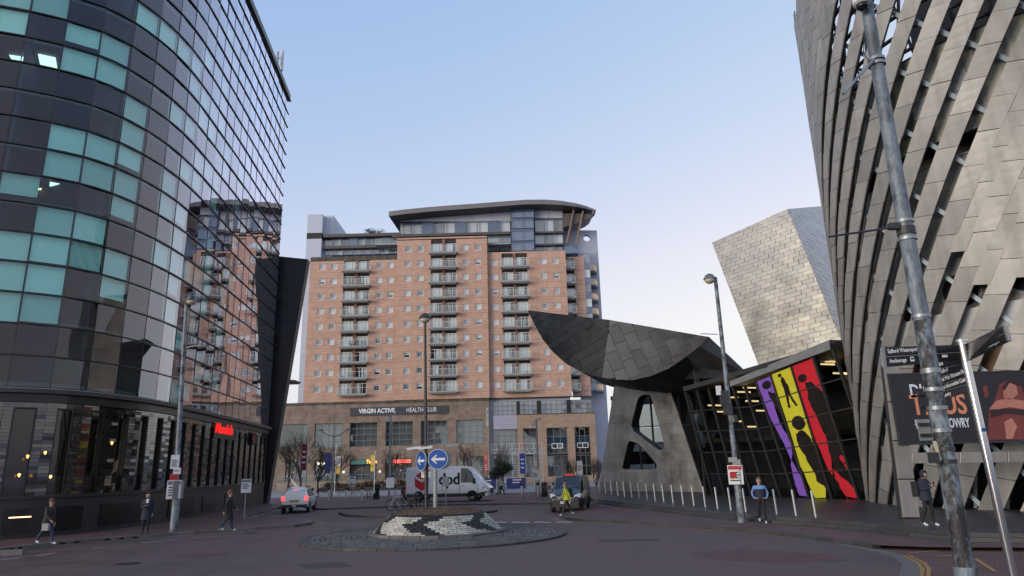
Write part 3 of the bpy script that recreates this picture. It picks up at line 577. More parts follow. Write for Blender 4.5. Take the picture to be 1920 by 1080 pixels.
def wall_part(x0, x1, yf, z0, z1, holes, th=.35, splitx=()):
    """brick storeys as separate panels laid round the openings of one storey; holes = [(x0, x1, z0, z1)]"""
    pass
wz0, wz1 = .62, 1.72                                       # window sill and head above the storey slab
secs = [dict(x=(X(571, 700)+.0, X(743.5, 600)), y=FY, n=9, top=Zp(600, 482), win=[(605, 499), (627, 499), (712, 499), (733, 499)], bal=(644.5, 665.5, 671.5, 693, 641, 694, 509)),
        dict(x=(X(743.5, 600), X(916, 600)), y=FY-.7, n=10, top=Zp(850, 446), win=[(765.5, 468), (789, 468), (873, 468), (896, 468)], bal=(808, 829, 834.5, 855, 804, 858, 479)),
        dict(x=(X(916, 600), X(1066, 600)), y=FY, n=9, top=Zp(1000, 471), win=[(928, 495), (1019.5, 494), (1042.5, 494)], bal=(941, 962, 967.5, 988.5, 938.5, 992, 505)),
        dict(x=(X(1066, 600)+.35, 14.15), y=FY+2.2, n=9, top=Zp(1080, 475), win=[], bal=(1061.5, 1076.5, None, None, 1060.5, 1078, 505))]
win_pr = {}
for si, sc in enumerate(secs):
    x0, x1 = sc['x']; y = sc['y']; b = sc['bal']; yb = y+.06
    MB().box(x0+.02, y+.4, 15.0, x1-.02, y+.75, sc['top']-.3).build('inner_wall', dark_c, apt)
    cx = [X(px, py, y) for px, py in sc['win']]
    op = [(X(b[0], b[6], y), X(b[1], b[6], y))]+([(X(b[2], b[6], y), X(b[3], b[6], y))] if b[2] else [])
    wins = [(c-.58, c+.58) for c in cx]
    MB().box(x0+.01, y+.02, sc['top']-.32 if si else sc['top']-.9, x1-.01, y+.5, sc['top']).build('parapet', stone_stain if si == 0 else brick_m, apt)
    for k in range(-1, sc['n']):
        zs = z0k(k); nxt = min(zs+2.92, sc['top']-(.9 if si == 0 else .33))
        rows = [(zs, zs+.6, [op] if False else []), (zs+.6, zs+1.76, 1), (zs+1.76, nxt, 0)]
        if k == -1: rows = [(15.0, nxt, 2)]
        for r0, r1, kind in rows:
            if r1-r0 < .08: continue
            cuts = []
            if kind == 1: cuts = sorted(wins+op)
            elif kind != 2: cuts = sorted(op) if r0 < zs+2.0 else sorted([(a, b_) for a, b_ in op])
            segs = []; u = x0
            for a, c_ in cuts: segs.append((u, a)); u = c_
            segs.append((u, x1))
            for a, c_ in segs:
                if c_-a < .05: continue
                n = 2 if (c_-a) > 7 and kind != 1 else 1
                for q in range(n):
                    aa, bb = a+(c_-a)*q/n, a+(c_-a)*(q+1)/n; narrow = bb-aa < 1.2 and kind != 1 or (bb-aa < .75)
                    MB().box(aa+.012, y, r0+.012, bb-.012, y+.4, r1-.012).build('brick_panel', pier_m if (narrow and any(abs(aa-o_[1]) < .02 for o_ in op)) else brick_m, apt, fix=False)
            if kind != 1 and kind != 2 and r0 > zs+1:            # dark lintel panel above each balcony door
                for a, c_ in op: MB().box(a+.01, y+.25, max(r0, zs+2.15), c_-.01, y+.4, r1).build('lintel_panel', dark_c, apt, fix=False)
        if k < 0: continue
        for (a, c_) in wins:
            w_ = MB(); za, zb = zs+.63, zs+1.73
            w_.box(a+.03, y+.1, za, a+.14, y+.22, zb).box(c_-.14, y+.1, za, c_-.03, y+.22, zb).box(a+.14, y+.1, za, c_-.14, y+.22, za+.11).box(a+.14, y+.1, zb-.11, c_-.14, y+.22, zb)
            f = w_.build('window', white_f, apt, fix=False)
            MB().box(a+.14, y+.15, za+.11, c_-.14, y+.17, zb-.11).build('pane', g_apt, f, fix=False)
            r_ = random.random(); zt = za+.11 if r_ < .5 else (za+.5 if r_ < .66 else None)
            if zt: MB().box(a+.14, y+.25, zt, c_-.14, y+.27, zb-.11).build('curtain', curtain_m, f, fix=False)
            else: MB().box(a+.14, y+.30, za+.11, c_-.14, y+.32, zb-.11).build('blind', room_m, f, fix=False)
        for (a, c_) in op:
            d = MB(); zt = zs+2.12; nl = 3
            for q in range(nl+1):
                u = a+.04+(c_-a-.08)*q/nl; d.box(u-.045, y+.22, zs+.14, u+.045, y+.32, zt)
            d.box(a+.04, y+.23, zt-.1, c_-.04, y+.31, zt-.001); d.box(a+.04, y+.23, zs+.145, c_-.04, y+.31, zs+.25)
            f = d.build('balcony_door', white_f, apt, fix=False)
            MB().box(a+.05, y+.265, zs+.2, c_-.05, y+.28, zt-.06).build('pane', g_apt, f, fix=False)
            if random.random() < .85:
                q = random.choice(((0, 1), (0, 1), (0, .66), (.33, 1), (.5, 1), (0, .5))); MB().box(a+.06+(c_-a-.12)*q[0], y+.34, zs+.22, a+.06+(c_-a-.12)*q[1], y+.36, zt-.1).build('curtain', curtain_m, f, fix=False)
        a, c_ = X(b[4], b[6], y-1.2), X(b[5], b[6], y-1.2); yo = y-1.35
        sb = MB().box(a, yo, zs-.16, c_, y-.01, zs+.12).box(a+.3, yo+.25, zs-.34, c_-.3, y-.012, zs-.161).build('balcony', slab_c, apt, fix=False)
        rl = MB().box(a, yo, zs+1.14, c_, yo+.07, zs+1.2)
        for u in np.linspace(a+.04, c_-.04, 5 if c_-a > 3 else 3): rl.box(u-.03, yo+.001, zs+.121, u+.03, yo+.06, zs+1.139)
        for u in (a, c_-.06): rl.box(u, yo+.071, zs+1.14, u+.06, y-.01, zs+1.2)
        rl.build('railing', M('grey railing', (.58, .60, .61), .4, .3) if 'grey railing' not in bpy.data.materials else bpy.data.materials['grey railing'], sb, fix=False)
        us = np.linspace(a+.04, c_-.04, 5 if c_-a > 3 else 3)
        for q in range(len(us)-1): MB().box(us[q]+.05, yo+.02, zs+.18, us[q+1]-.05, yo+.04, zs+1.1).build('glass_panel', g_bal, sb, fix=False)
        if random.random() < .45:                            # things left out on the balcony
            u = random.uniform(a+.6, c_-.9); MB().box(u, yo+.4, zs+.45, u+.5, yo+.9, zs+.5).box(u+.02, yo+.42, zs+.121, u+.07, yo+.47, zs+.449).box(u+.43, yo+.83, zs+.121, u+.48, yo+.88, zs+.449).box(u+.43, yo+.42, zs+.121, u+.48, yo+.47, zs+.449).box(u+.02, yo+.83, zs+.121, u+.07, yo+.88, zs+.449).build('balcony_table', frame_k, sb, fix=False)
# return walls between sections
MB().box(secs[1]['x'][0]-.001, FY-.3, 15, secs[1]['x'][0]+.3, FY+.02, secs[1]['top']-.35).build('return_wall', pier_m, apt)
MB().box(secs[2]['x'][1]-.3, FY+.42, 15, secs[2]['x'][1], FY+2.6, secs[2]['top']-.35).build('return_wall', pier_m, apt)
MB().box(secs[0]['x'][0]+.2, FY+.8, 0, secs[2]['x'][1]-.31, FY+22, 42.4).build('body', grey_clad, apt)
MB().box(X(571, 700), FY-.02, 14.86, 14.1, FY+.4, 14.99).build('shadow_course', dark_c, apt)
# grey stair towers at the left, grey slab with the round hole at the right
for (pa, pb, Y0, Y1, yt, nm) in [(573, 601.5, 126.5, 140, 402, 'stair_tower'), (602, 622, 128, 150, 404.5, 'stair_tower')]:
    xa, xb = X(pa, 480, Y0), X(pb, 480, Y0)
    zt = Zp(pa+5, yt, Y0)
    zz = [0, 6, 12, 18, 24, 30, 36, 42, 47.0, 48.2, zt]
    for q in range(len(zz)-1): MB().box(xa, Y0, zz[q]+.012, xb, Y1, zz[q+1]-.012).build(nm, dark_c if q == 8 else grey_clad, apt, fix=False)
SY = 131.0; xs = X(1119, 432, SY); zt = Zp(1119, 432, SY); hc = D(1100.5, 446, SY); ring = [hc+np.array((.72*math.cos(q), 0, .72*math.sin(q))) for q in np.linspace(0, 6.283, 24, endpoint=False)]
MB().hole_plate([(9, SY, 30), (xs, SY, 30), (xs, SY, zt), (9, SY, zt+.35)], [ring], (0, -1, 0), 1.2).build('slab_wall', grey_clad, apt)
for q in range(5): MB().box(12.6, SY, q*6.0+.01, xs, SY+1.2, q*6.0+5.99).build('slab_wall', grey_clad, apt, fix=False)
# blue corner strip and curved bronze balconies
bz = M('bronze balcony', (.52, .36, .24), .28, .8, var=.2, piece=.2)
for k in range(9):
    zs = z0k(k); MB().box(13.9, FY+2.3, zs+.02, 15.25, FY+4, zs+1.3).build('spandrel', blue_clad, apt, fix=False)
    f = MB().box(13.9, FY+2.45, zs+1.32, 15.25, FY+4, zs+2.9).build('corner_window', curtain_m if k % 2 else room_m, apt, fix=False); MB().box(13.92, FY+2.32, zs+1.33, 15.23, FY+2.34, zs+2.89).build('pane', g_apt, f, fix=False)
    arc = [(15.2+1.75*math.sin(q), FY+6-3.2*math.cos(q)) for q in np.linspace(-.05, 1.6, 9)]; sl_ = MB().prism([(x, y_, zs-.12) for x, y_ in arc+[(15.2, FY+6)]], (0, 0, .22)).build('curved_balcony', slab_c, apt)
    for q in range(8):
        (xa, ya), (xb, yb_) = arc[q], arc[q+1]; d = np.array((xb-xa, yb_-ya)); nn = np.array((d[1], -d[0])); nn /= np.linalg.norm(nn)
        MB().prism([(xa+.02*d[0], ya+.02*d[1], zs+.15), (xb-.02*d[0], yb_-.02*d[1], zs+.15), (xb-.02*d[0], yb_-.02*d[1], zs+1.15), (xa+.02*d[0], ya+.02*d[1], zs+1.15)], (-nn[0]*.04, -nn[1]*.04, 0)).build('bronze_panel', bz, sl_, fix=False)
# glazed penthouse storeys
PY = 127.6
def glazed(px0, px1, yt, yb, n, Y=PY, mat_=None, curt=.4, dark_every=0):
    x0, x1 = X(px0, (yt+yb)/2, Y), X(px1, (yt+yb)/2, Y); zt_, zb_ = Zp((px0+px1)/2, yt, Y), Zp((px0+px1)/2, yb, Y)
    for q in range(n):
        a, b_ = x0+(x1-x0)*q/n, x0+(x1-x0)*(q+1)/n
        if dark_every and q % dark_every == dark_every-1: MB().box(a+.02, Y, zb_, b_-.02, Y+.2, zt_).build('panel', blue_clad, apt, fix=False); continue
        f = MB().box(a, Y-.02, zb_, a+.07, Y+.2, zt_).box(b_-.07, Y-.02, zb_, b_, Y+.2, zt_).box(a+.071, Y-.02, zt_-.07, b_-.071, Y+.2, zt_).box(a+.071, Y-.02, zb_, b_-.071, Y+.2, zb_+.07).build('window', blue_clad, apt, fix=False)
        MB().box(a+.08, Y+.05, zb_+.08, b_-.08, Y+.07, zt_-.08).build('pane', g_apt, f, fix=False)
        MB().box(a+.08, Y+.5, zb_+.08, b_-.08, Y+.52, zt_-.08).build('curtain', curtain_m if random.random() < curt else room_m, f, fix=False)
def slabband(px0, px1, y0, y1, Y0, Y1, mat_, name='slab_edge'):
    MB().box(X(px0, (y0+y1)/2, Y0), Y0, Zp((px0+px1)/2, y1, Y0), X(px1, (y0+y1)/2, Y0), Y1, Zp((px0+px1)/2, y0, Y0)).build(name, mat_, apt)
MB().box(X(609, 460, PY), PY+.9, 40, X(745, 460, PY), PY+20, Zp(660, 438, PY)).build('penthouse_core', blue_clad, apt)
glazed(609, 747, 444, 460, 9, dark_every=4, curt=.3); glazed(609, 747, 466, 477, 8, curt=.2); slabband(606, 750, 437.5, 443, PY-.9, PY+3, roof_dark); slabband(606, 720, 460.5, 465, PY-.7, PY+2, roof_dark)
slabband(703, 748, 455.5, 459, PY-2.2, PY, slab_c, 'terrace'); x0, x1 = X(703, 450, PY-2.2), X(747, 450, PY-2.2); MB().box(x0, PY-2.2, Zp(725, 455.4, PY-2.2), x1, PY-2.17, Zp(725, 446, PY-2.2)).build('glass_panel', g_bal, apt)
MB().box(X(750, 420, PY), PY+.9, 44, X(1056, 420, PY), PY+16, Zp(900, 392, PY)).build('penthouse_core', dark_c, apt)
glazed(750, 957, 416, 437, 10, curt=.45, dark_every=3); slabband(735, 957, 437.5, 441.5, PY-1.0, PY+2, roof_dark)
for q in range(6): # pale cladding panels that rise to the sloping roof
    pa, pb = 750+q*34.6, 750+(q+1)*34.6; A = [D(pa+.2, 415, PY), D(pb-.2, 415, PY), D(pb-.2, 398-9*(q+1)/6, PY), D(pa+.2, 398-9*q/6, PY)]; MB().prism(A, (0, .3, 0)).build('cladding_panel', grey_clad, apt, fix=False)
slabband(915, 958, 455.5, 458, PY-2.2, PY, slab_c, 'terrace'); x0, x1 = X(914, 450, PY-2.2), X(958, 450, PY-2.2); MB().box(x0, PY-2.2, Zp(935, 455.4, PY-2.2), x1, PY-2.17, Zp(935, 442, PY-2.2)).build('glass_panel', g_bal, apt)
glazed(915, 958, 443, 455, 2, curt=.5); glazed(915, 958, 460, 470, 2, curt=0)
MB().box(X(959, 430, PY-1.4), PY-1.1, 42.4, X(1001, 430, PY-1.4), PY+4, Zp(980, 386, PY-1.4)).build('stair_core', blue_clad, apt)
for ya, yb in ((388, 408), (411, 428), (432, 451), (454, 470)): glazed(959, 1001, ya, yb, 2, PY-1.4, curt=.5 if 405 < ya < 440 else 0)
for q in range(2): A = [D(1002+q*26.6, 409, PY), D(1028+q*26.6, 409, PY), D(1028+q*26.6, 386+q*.8, PY), D(1002+q*26.6, 387, PY)]; MB().prism(A, (0, .3, 0)).build('cladding_panel', grey_clad, apt, fix=False)
glazed(1003, 1056, 411, 434, 3, curt=.4); glazed(1003, 1056, 437, 457, 3, curt=.2); glazed(1003, 1056, 460, 470, 3, curt=0.1); slabband(1002, 1058, 434.2, 436.6, PY-.6, PY+2, roof_dark); slabband(1002, 1058, 457.2, 459.6, PY-.6, PY+2, roof_dark)
top = [(729, 396.5), (760, 392.5), (800, 388.5), (850, 384.5), (900, 381), (950, 377), (985, 374.5), (1020, 374), (1050, 376), (1080, 381), (1100, 386.5), (1117, 393)]
RY = 124.2; T = [D(px, py, RY) for px, py in top]; vs = []
for i, t in enumerate(T):
    f = i/(len(T)-1); back = 17*math.sqrt(max(0.02, 1-max(0, (f-.62)/.38)**2)); fy = 0 if f < .75 else 5*((f-.75)/.25)**2; sc = (RY+fy)/RY
    t2 = CP+(t-CP)*sc; th = .95 if f < .7 else .95-.6*(f-.7)/.3
    vs += [t2, t2+(0, 0, -th), t2+(1.0*(1-f), back, -1.2*(0 if f > .3 else 1)*0-th), t2+(1.0*(1-f), back, 0)]
n = len(T); fs = []; mi = []
rf = MB()
for i in range(n-1):
    for j in range(4): fs.append((i*4+j, i*4+(j+1) % 4, (i+1)*4+(j+1) % 4, (i+1)*4+j)); mi.append(1 if j == 0 else (0 if j == 1 else 1))
rf.add(vs, fs+[(0, 1, 2, 3), (n*4-1, n*4-2, n*4-3, n*4-4)]); rf.m = mi+[0, 0]; rf.build('roof', [roof_dark, roof_edge], apt)
lens = [D(px, py, 126.5) for px, py in ((1056, 400), (1085, 400), (1113, 402), (1104, 409), (1085, 417), (1056, 426))]
MB().prism(lens, (0, 8, 1.0)).build('lower_canopy', roof_dark, apt)
for a, b_ in (((1076, 392), (1063, 457)), ((1093, 396), (1080, 460)), ((1114, 394), (1111, 402))): MB().tube([D(*a, 126.2), D(*b_, 126.2)], .2, 8).build('strut', M('bronze strut', (.22, .14, .11), .5, .3) if 'bronze strut' not in bpy.data.materials else bpy.data.materials['bronze strut'], apt)
MB().box(X(1058, 465, 127), 127, 42.8, X(1084, 465, 127), 131, 44.2).build('corner_window', blue_clad, apt)
rp = thing('roof_shrub', 'small dark shrubs on the roof terrace beside the curved roof', 'plant', D(700, 437, 131)); sm_ = M('dark leaf', (.035, .05, .025), .8, piece=.4)
lf = MB()
for _ in range(500):
    c = D(random.choice((692, 697, 702, 713)), 435, 131)+rng.normal(0, .45, 3)*(1, 1, .6); a, b_ = rng.normal(0, .14, 3), rng.normal(0, .14, 3); lf.add([c, c+a, c+b_], [(0, 1, 2)])
lf.build('foliage', sm_, rp, fix=False)
# ---------------------------------------------------------------- stone podium
pod = thing('podium_building', 'long low sandstone podium with big gridded windows and lit restaurants under the brick tower', 'building', (-20, 126, 0))
DY = 124.55
# openings given in photograph pixels: x0, x1, y0, y1, columns, rows
upper = [(523, 575, 795, 838, 4, 4), (589.5, 641, 794, 838, 4, 4), (655.6, 707, 792, 838, 4, 4), (723, 774, 791, 837, 4, 4), (789, 840, 789, 836, 4, 4), (856, 907, 787, 834, 4, 4)]
lower = [(535, 575, 864, 895), (589.5, 639, 862, 895), (655.6, 706, 861, 895), (722, 772, 860, 894), (789, 838, 858, 893), (856, 907, 856, 892)]
xw0, xw1 = X(500, 800, DY), X(917.3, 800, DY); PT = 15.0
def masonry(x0, x1, y, z0, z1, holes, mat_, parent, th=.8, course=1.55, name='stone_panel'):
    """wall built of separate courses of stone panels around rectangular openings"""
    zs = sorted({z0, z1, *[h[2] for h in holes], *[h[3] for h in holes]})
    zz = []
    for a, b_ in zip(zs, zs[1:]):
        n = max(1, round((b_-a)/course)); zz += [(a+(b_-a)*q/n, a+(b_-a)*(q+1)/n) for q in range(n)]
    for a, b_ in zz:
        if b_-a < .02: continue
        cut = sorted((h[0], h[1]) for h in holes if h[2] < (a+b_)/2 < h[3]); u = x0; segs = []
        for c0, c1 in cut: segs.append((u, c0)); u = c1
        segs.append((u, x1))
        for s0_, s1_ in segs:
            if s1_-s0_ < .03: continue
            n = max(1, round((s1_-s0_)/4.2))
            for q in range(n): MB().box(s0_+(s1_-s0_)*q/n+.01, y, a+.008, s0_+(s1_-s0_)*(q+1)/n-.01, y+th, b_-.008).build(name, mat_, parent, fix=False)
H_ = lambda o: (X(o[0], (o[2]+o[3])/2, DY), X(o[1], (o[2]+o[3])/2, DY), Zp((o[0]+o[1])/2, o[3], DY), Zp((o[0]+o[1])/2, o[2], DY))
zu = [H_(o) for o in upper]; zu0, zu1 = np.mean([h[2] for h in zu]), np.mean([h[3] for h in zu]); zl = [H_(o) for o in lower]; zl1 = np.mean([h[3] for h in zl])
hu = [(h[0], h[1], zu0, zu1) for h in zu]; hl = [(h[0], h[1], 1.3, zl1) for h in zl]
masonry(xw0, xw1, DY, 0.0, PT-.5, hu+hl, stone_m, pod)
MB().box(xw0, DY-.06, PT-.49, xw1, DY+.9, PT-.03).build('coping', stone_stain, pod)
g_pod = glass('podium glass', (.6, .64, .63), .06, .02, 1.5, (.9, .97, .95), 2.4)
frame_g = M('grey window frame', (.16, .16, .16), .5)
def gridwin(x0, x1, z0, z1, y, nc, nr, parent, fm=None, rail=.05, gm=None, back=None):
    f = MB(); fm = fm or frame_g
    for q in range(nc+1):
        u = x0+(x1-x0)*q/nc; u = min(max(u, x0+rail), x1-rail); f.box(u-rail, y, z0, u+rail, y+.12, z1)
    for q in range(nr+1):
        v_ = z0+(z1-z0)*q/nr; v_ = min(max(v_, z0+rail), z1-rail); f.box(x0, y+.011, v_-rail, x1, y+.11, v_+rail)
    fo = f.build('window', fm, parent, fix=False)
    for q in range(nc):
        for r_ in range(nr):
            a, b_ = x0+(x1-x0)*q/nc+rail, x0+(x1-x0)*(q+1)/nc-rail; c, d = z0+(z1-z0)*r_/nr+rail, z0+(z1-z0)*(r_+1)/nr-rail; t = random.gauss(0, .006); t2 = random.gauss(0, .006)
            MB().prism([(a, y+.05+t, c), (b_, y+.05-t, c), (b_, y+.05-t+t2, d), (a, y+.05+t+t2, d)], (0, .02, 0)).build('pane', gm or g_pod, fo, fix=False)
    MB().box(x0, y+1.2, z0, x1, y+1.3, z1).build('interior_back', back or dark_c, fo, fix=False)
    return fo
for h in hu: gridwin(*h, DY+.3, 4, 4, pod)
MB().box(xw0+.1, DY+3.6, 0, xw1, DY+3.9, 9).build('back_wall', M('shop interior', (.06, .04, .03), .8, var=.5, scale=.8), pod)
shop_teal, shop_or, shop_red = M('teal fascia', (.08, .2, .18), .6), M('orange lit letter', (1, .32, .03), emit=1.2), M('red lit strip', (1, .07, .06), emit=1.0)
bulb_m = M('warm bulb', (1, .5, .18), emit=1.3); bulbw = M('white wall lamp', (1, .86, .68), emit=1.6)
for i, h in enumerate(hl):
    x0, x1, a, b_ = h
    if i in (2, 3): MB().box(x0+.05, DY+.15, b_-.85, x1-.05, DY+.35, b_-.02).build('fascia', shop_teal, pod)
    if i == 2: text('shop_letters', 'Turtle', shop_or, pod, (x0+2.9, DY+.13, b_-.72), (1, 0, 0), (0, 0, 1), .85, .04, bold=.02, sx=.95)
    if i == 3: MB().box(x0+1.4, DY+.1, b_-.8, x1-.2, DY+.14, b_-.25).build('lit_strip', shop_red, pod)
    if i == 1: text('shop_letters', 'las iguanas', M('white lit letter', (1, .88, .62), emit=1.3), pod, (x0+.4, DY+.1, b_-.7), (1, 0, 0), (0, 0, 1), .7, .04, sx=.7)
    f = MB()
    for q in range(5): u = x0+.05+(x1-x0-.1)*q/4; f.box(u-.04, DY+.3, a, u+.04, DY+.4, b_-(.86 if i in (2, 3) else .02))
    fo = f.build('shopfront', frame_k, pod, fix=False)
    for q in range(4): u0, u1 = x0+.05+(x1-x0-.1)*q/4+.04, x0+.05+(x1-x0-.1)*(q+1)/4-.04; MB().box(u0, DY+.34, a, u1, DY+.36, b_-(.87 if i in (2, 3) else .03)).build('pane', g_pod, fo, fix=False)
    bl = MB(); n = (60, 50, 70, 60, 30, 45)[i]
    for _ in range(n):
        c = np.array((random.uniform(x0+.2, x1-.2), DY+random.uniform(.8, 3.2), random.uniform(a+.3, b_-1.0))); r_ = random.uniform(.025, .07)
        bl.lathe([(.001, -r_), (r_, 0), (.001, r_)], c, 4)
    bl.build('string_lights', bulb_m, pod, fix=False, kind='stuff')
for px, py in ((644, 885), (712, 884), (780, 882)): MB().lathe([(.01, -.14), (.17, 0), (.01, .14)], D(px, py, DY-.25), 8).build('wall_lamp', bulbw, pod)
# right half of the podium: glass strip, lavender panels, warm stone block
RX0, RX1 = X(917.6, 800, DY), X(1118, 800, DY); zr = lambda y, x=1000: Zp(x, y, DY)
MB().box(RX0, DY+1.5, 0, RX0+.9, DY+2.2, 14.9).build('dark_gap', dark_c, pod)
for a, b_, n in ((925, 969, 5), (974, 1007, 4), (1014, 1063, 5), (1070, 1110, 4)): gridwin(X(a, 763, DY+.4), X(b_, 763, DY+.4), zr(776.5), zr(751), DY+.4, n, 3, pod, gm=g_apt, back=curtain_m if a < 1010 else room_m)
for a, b_ in ((969, 974), (1007, 1014), (1063, 1070)): MB().box(X(a, 763, DY), DY+.2, zr(776.5), X(b_, 763, DY), DY+.6, zr(751)).build('pier', frame_k, pod)
lav = M('lavender panel', (.36, .36, .44), .6, var=.06)
for q in range(3): MB().box(X(925, 790, DY), DY+.2, zr(803.3-q*8.8), X(969.5, 790, DY), DY+.6, zr(794.7-q*8.8)).build('cladding_panel', lav, pod)
gridwin(X(925, 830, DY+.5), X(969, 830, DY+.5), zr(850), zr(804), DY+.5, 4, 4, pod); gridwin(X(925, 872, DY+.5), X(969, 872, DY+.5), zr(892), zr(852), DY+.5, 4, 2, pod)
bx0, bx1 = X(970, 820, DY), X(1117.5, 820, DY); hr = []
for a, b_ in ((982, 1008), (1026, 1065), (1079, 1108)): hr.append((X(a, 845, DY), X(b_, 845, DY), 1.0, zr(803)))
masonry(bx0, bx1, DY-.02, 0, zr(777.4), hr, stone2_m, pod, course=1.5)
MB().box(bx0-.1, DY-.1, zr(777.3), bx1+.1, DY+.8, zr(776)).build('coping', stone_stain, pod)
for i, h in enumerate(hr):
    zm = [zr(852), zr(835), zr(820), zr(803)]; gridwin(h[0], h[1], zm[0], h[3], DY+.35, 3 if i else 2, 3, pod); gridwin(h[0], h[1], 1.0, zm[0]-.3, DY+.35, 3 if i else 2, 2, pod); MB().box(h[0], DY+.3, zm[0]-.29, h[1], DY+.7, zm[0]-.01).build('spandrel', frame_k, pod)
    if i: MB().box(h[0]+.1, DY+.37, zm[1]+.1, h[1]-.1, DY+.385, zm[2]-.1).build('blue_panel', M('blue glass panel', (.02, .05, .08), .1) if i == 1 else bpy.data.materials['blue glass panel'], pod)
    if i: gridwin((h[0]+h[1])/2-1.0, (h[0]+h[1])/2+1.0, zr(842), zr(832), DY+.3, 2, 1, pod, fm=white_f, rail=.06)
vs_ = text('vertical_letters', 'VIRGIN ACTIVE', white_f, pod, (RX0-.12, DY-.05, zr(798)), (0, 0, 1), (-1, 0, 0), .62, .03, bold=.01, sx=.8)
# sign board
sg = thing('health_club_sign', 'long dark grey sign board with white capitals on the stone podium', 'sign', D(749, 779, DY))
A = [D(656.6, 779.7, DY-.03), D(840, 775.5, DY-.03), D(840, 759.5, DY-.03), D(656.6, 765.5, DY-.03)]
zc0, zc1 = (A[0][2]+A[1][2])/2, (A[2][2]+A[3][2])/2
MB().box(A[0][0], DY-.2, zc0, A[1][0], DY-.03, zc1).build('board', M('slate sign board', (.045, .05, .065), .5), sg)
xl0, xl1, xl2 = X(673, 771, DY-.2), X(757, 769, DY-.2), X(826, 768, DY-.2)
text('letters', 'VIRGIN ACTIVE', M('white sign letter', (.85, .85, .85), .5, var=0), sg, (xl0, DY-.22, zc0+.42), (1, 0, 0), (0, 0, 1), 1.1, .02, bold=.028, sx=(xl1-xl0)/(8.55*1.1))
text('letters', 'HEALTH CLUB', bpy.data.materials['white sign letter'], sg, (xl1+.45, DY-.22, zc0+.42), (1, 0, 0), (0, 0, 1), 1.1, .02, sx=(xl2-xl1-.45)/(7.35*1.1))
MB().box(-70, DY+8, 0, xw0+2, DY+24, 13).build('rear_block', stone_m, pod)
# ================================================================ right: the arts centre (plinth, drum, silver block, glass foyer, canopy)
pl_edge = g2((1112, 936), (1160, 941.5), (1230, 949), (1310, 957.5), (1389, 965), (1455, 969.5), (1521, 974), (1585, 978.5), (1645, 984), (1720, 992), (1797, 999), (1920, 1001), (2300, 1003), z=.32)
pl_back = [(42, 24), (40, 80), (8, 80), (5.5, 60)]
upsheet('plinth', pl_edge+pl_back, .32, plinth_m, kind='structure')
stp = thing('plinth_steps', 'three long low dark stone steps along the edge of the arts centre plinth', 'steps', (*pl_edge[6], 0))
for q, (o, z) in enumerate(((0.0, .325), (-.32, .215), (-.64, .105))):
    A, B = off(pl_edge, -abs(o) if True else o), off(pl_edge, -abs(o)+.45)
    ctr = np.array((25, 35.))
    if np.linalg.norm(np.array(A[5])-ctr) < np.linalg.norm(np.array(pl_edge[5])-ctr)-.01: A, B = off(pl_edge, abs(o)), off(pl_edge, abs(o)-.45)
    for i in range(len(A)-1):
        n = max(1, int(np.linalg.norm(np.array(A[i+1])-A[i])/1.5))
        for k in range(n):
            L_ = lambda P, f: np.array(P[i])*(1-f)+np.array(P[i+1])*f
            f0, f1 = (k+.005)/n, (k+.995)/n; zz = -.02
            if q == 0: MB().bevprism([(*L_(A, f0), zz), (*L_(A, f1), zz), (*L_(B, f1), zz), (*L_(B, f0), zz)], (0, 0, z+.02), .02).build('step_stone', darkgranite, stp, fix=False)
            else: MB().bevprism([(*L_(A, f0), zz), (*L_(A, f1), zz), (*L_(B, f1), zz), (*L_(B, f0), zz)], (0, 0, z+.02), .02).build('step_stone', darkgranite, stp, fix=False)
# ---------------------------------------------------------------- drum
DA = np.array((.437, .8996)); DN = np.array((.8996, -.437)); DC = 44.5*DA+10.6*DN; DR = 10.6
def DP(th, z, r=DR): d = math.cos(th)*(-DN)+math.sin(th)*(-DA); return np.array((*(DC+r*d), z))
drum = thing('arts_centre_drum', 'huge round tower wrapped in slanting strips of weathered steel panels', 'building', (*DC, 0))
steel = M('weathered steel panel', (.285, .272, .252), .5, .22, var=.16, scale=.9, piece=.16, streak=.22, bump=.08, bscale=14, rvar=.1)
web_m = M('dark steel web', (.05, .052, .056), .5, .5, var=.3)
brace_m = M('pale blue steel', (.34, .42, .48), .5, .1, var=.15)
SL = .57/DR; ZTOP = 30.5; PH = 1.42; pw = .90/DR; pitch = 1.6/DR
def strip_panel(th0, w_, z0, z1, mat_, r=DR, t=.07, lim=[0]):
    g = .012; k = random.gauss(0, .012); nseg = 3; mb = MB(); vs = []
    for q in range(nseg+1):
        z = z0+g+(z1-z0-2*g)*q/nseg; th = th0+SL*z; e = lambda f: DP(th+w_*f, z+w_*f*DR*-.18, r+k)
        vs += [e(0), e(1), DP(th+w_, z-w_*DR*.18, r-t+k), DP(th, z, r-t+k)]
    fs = [(i*4+j, i*4+(j+1) % 4, (i+1)*4+(j+1) % 4, (i+1)*4+j) for i in range(nseg) for j in range(4)]+[(3, 2, 1, 0), (nseg*4, nseg*4+1, nseg*4+2, nseg*4+3)]
    return mb.add(vs, fs)
ndrum = 0; rest = MB(); todo = []
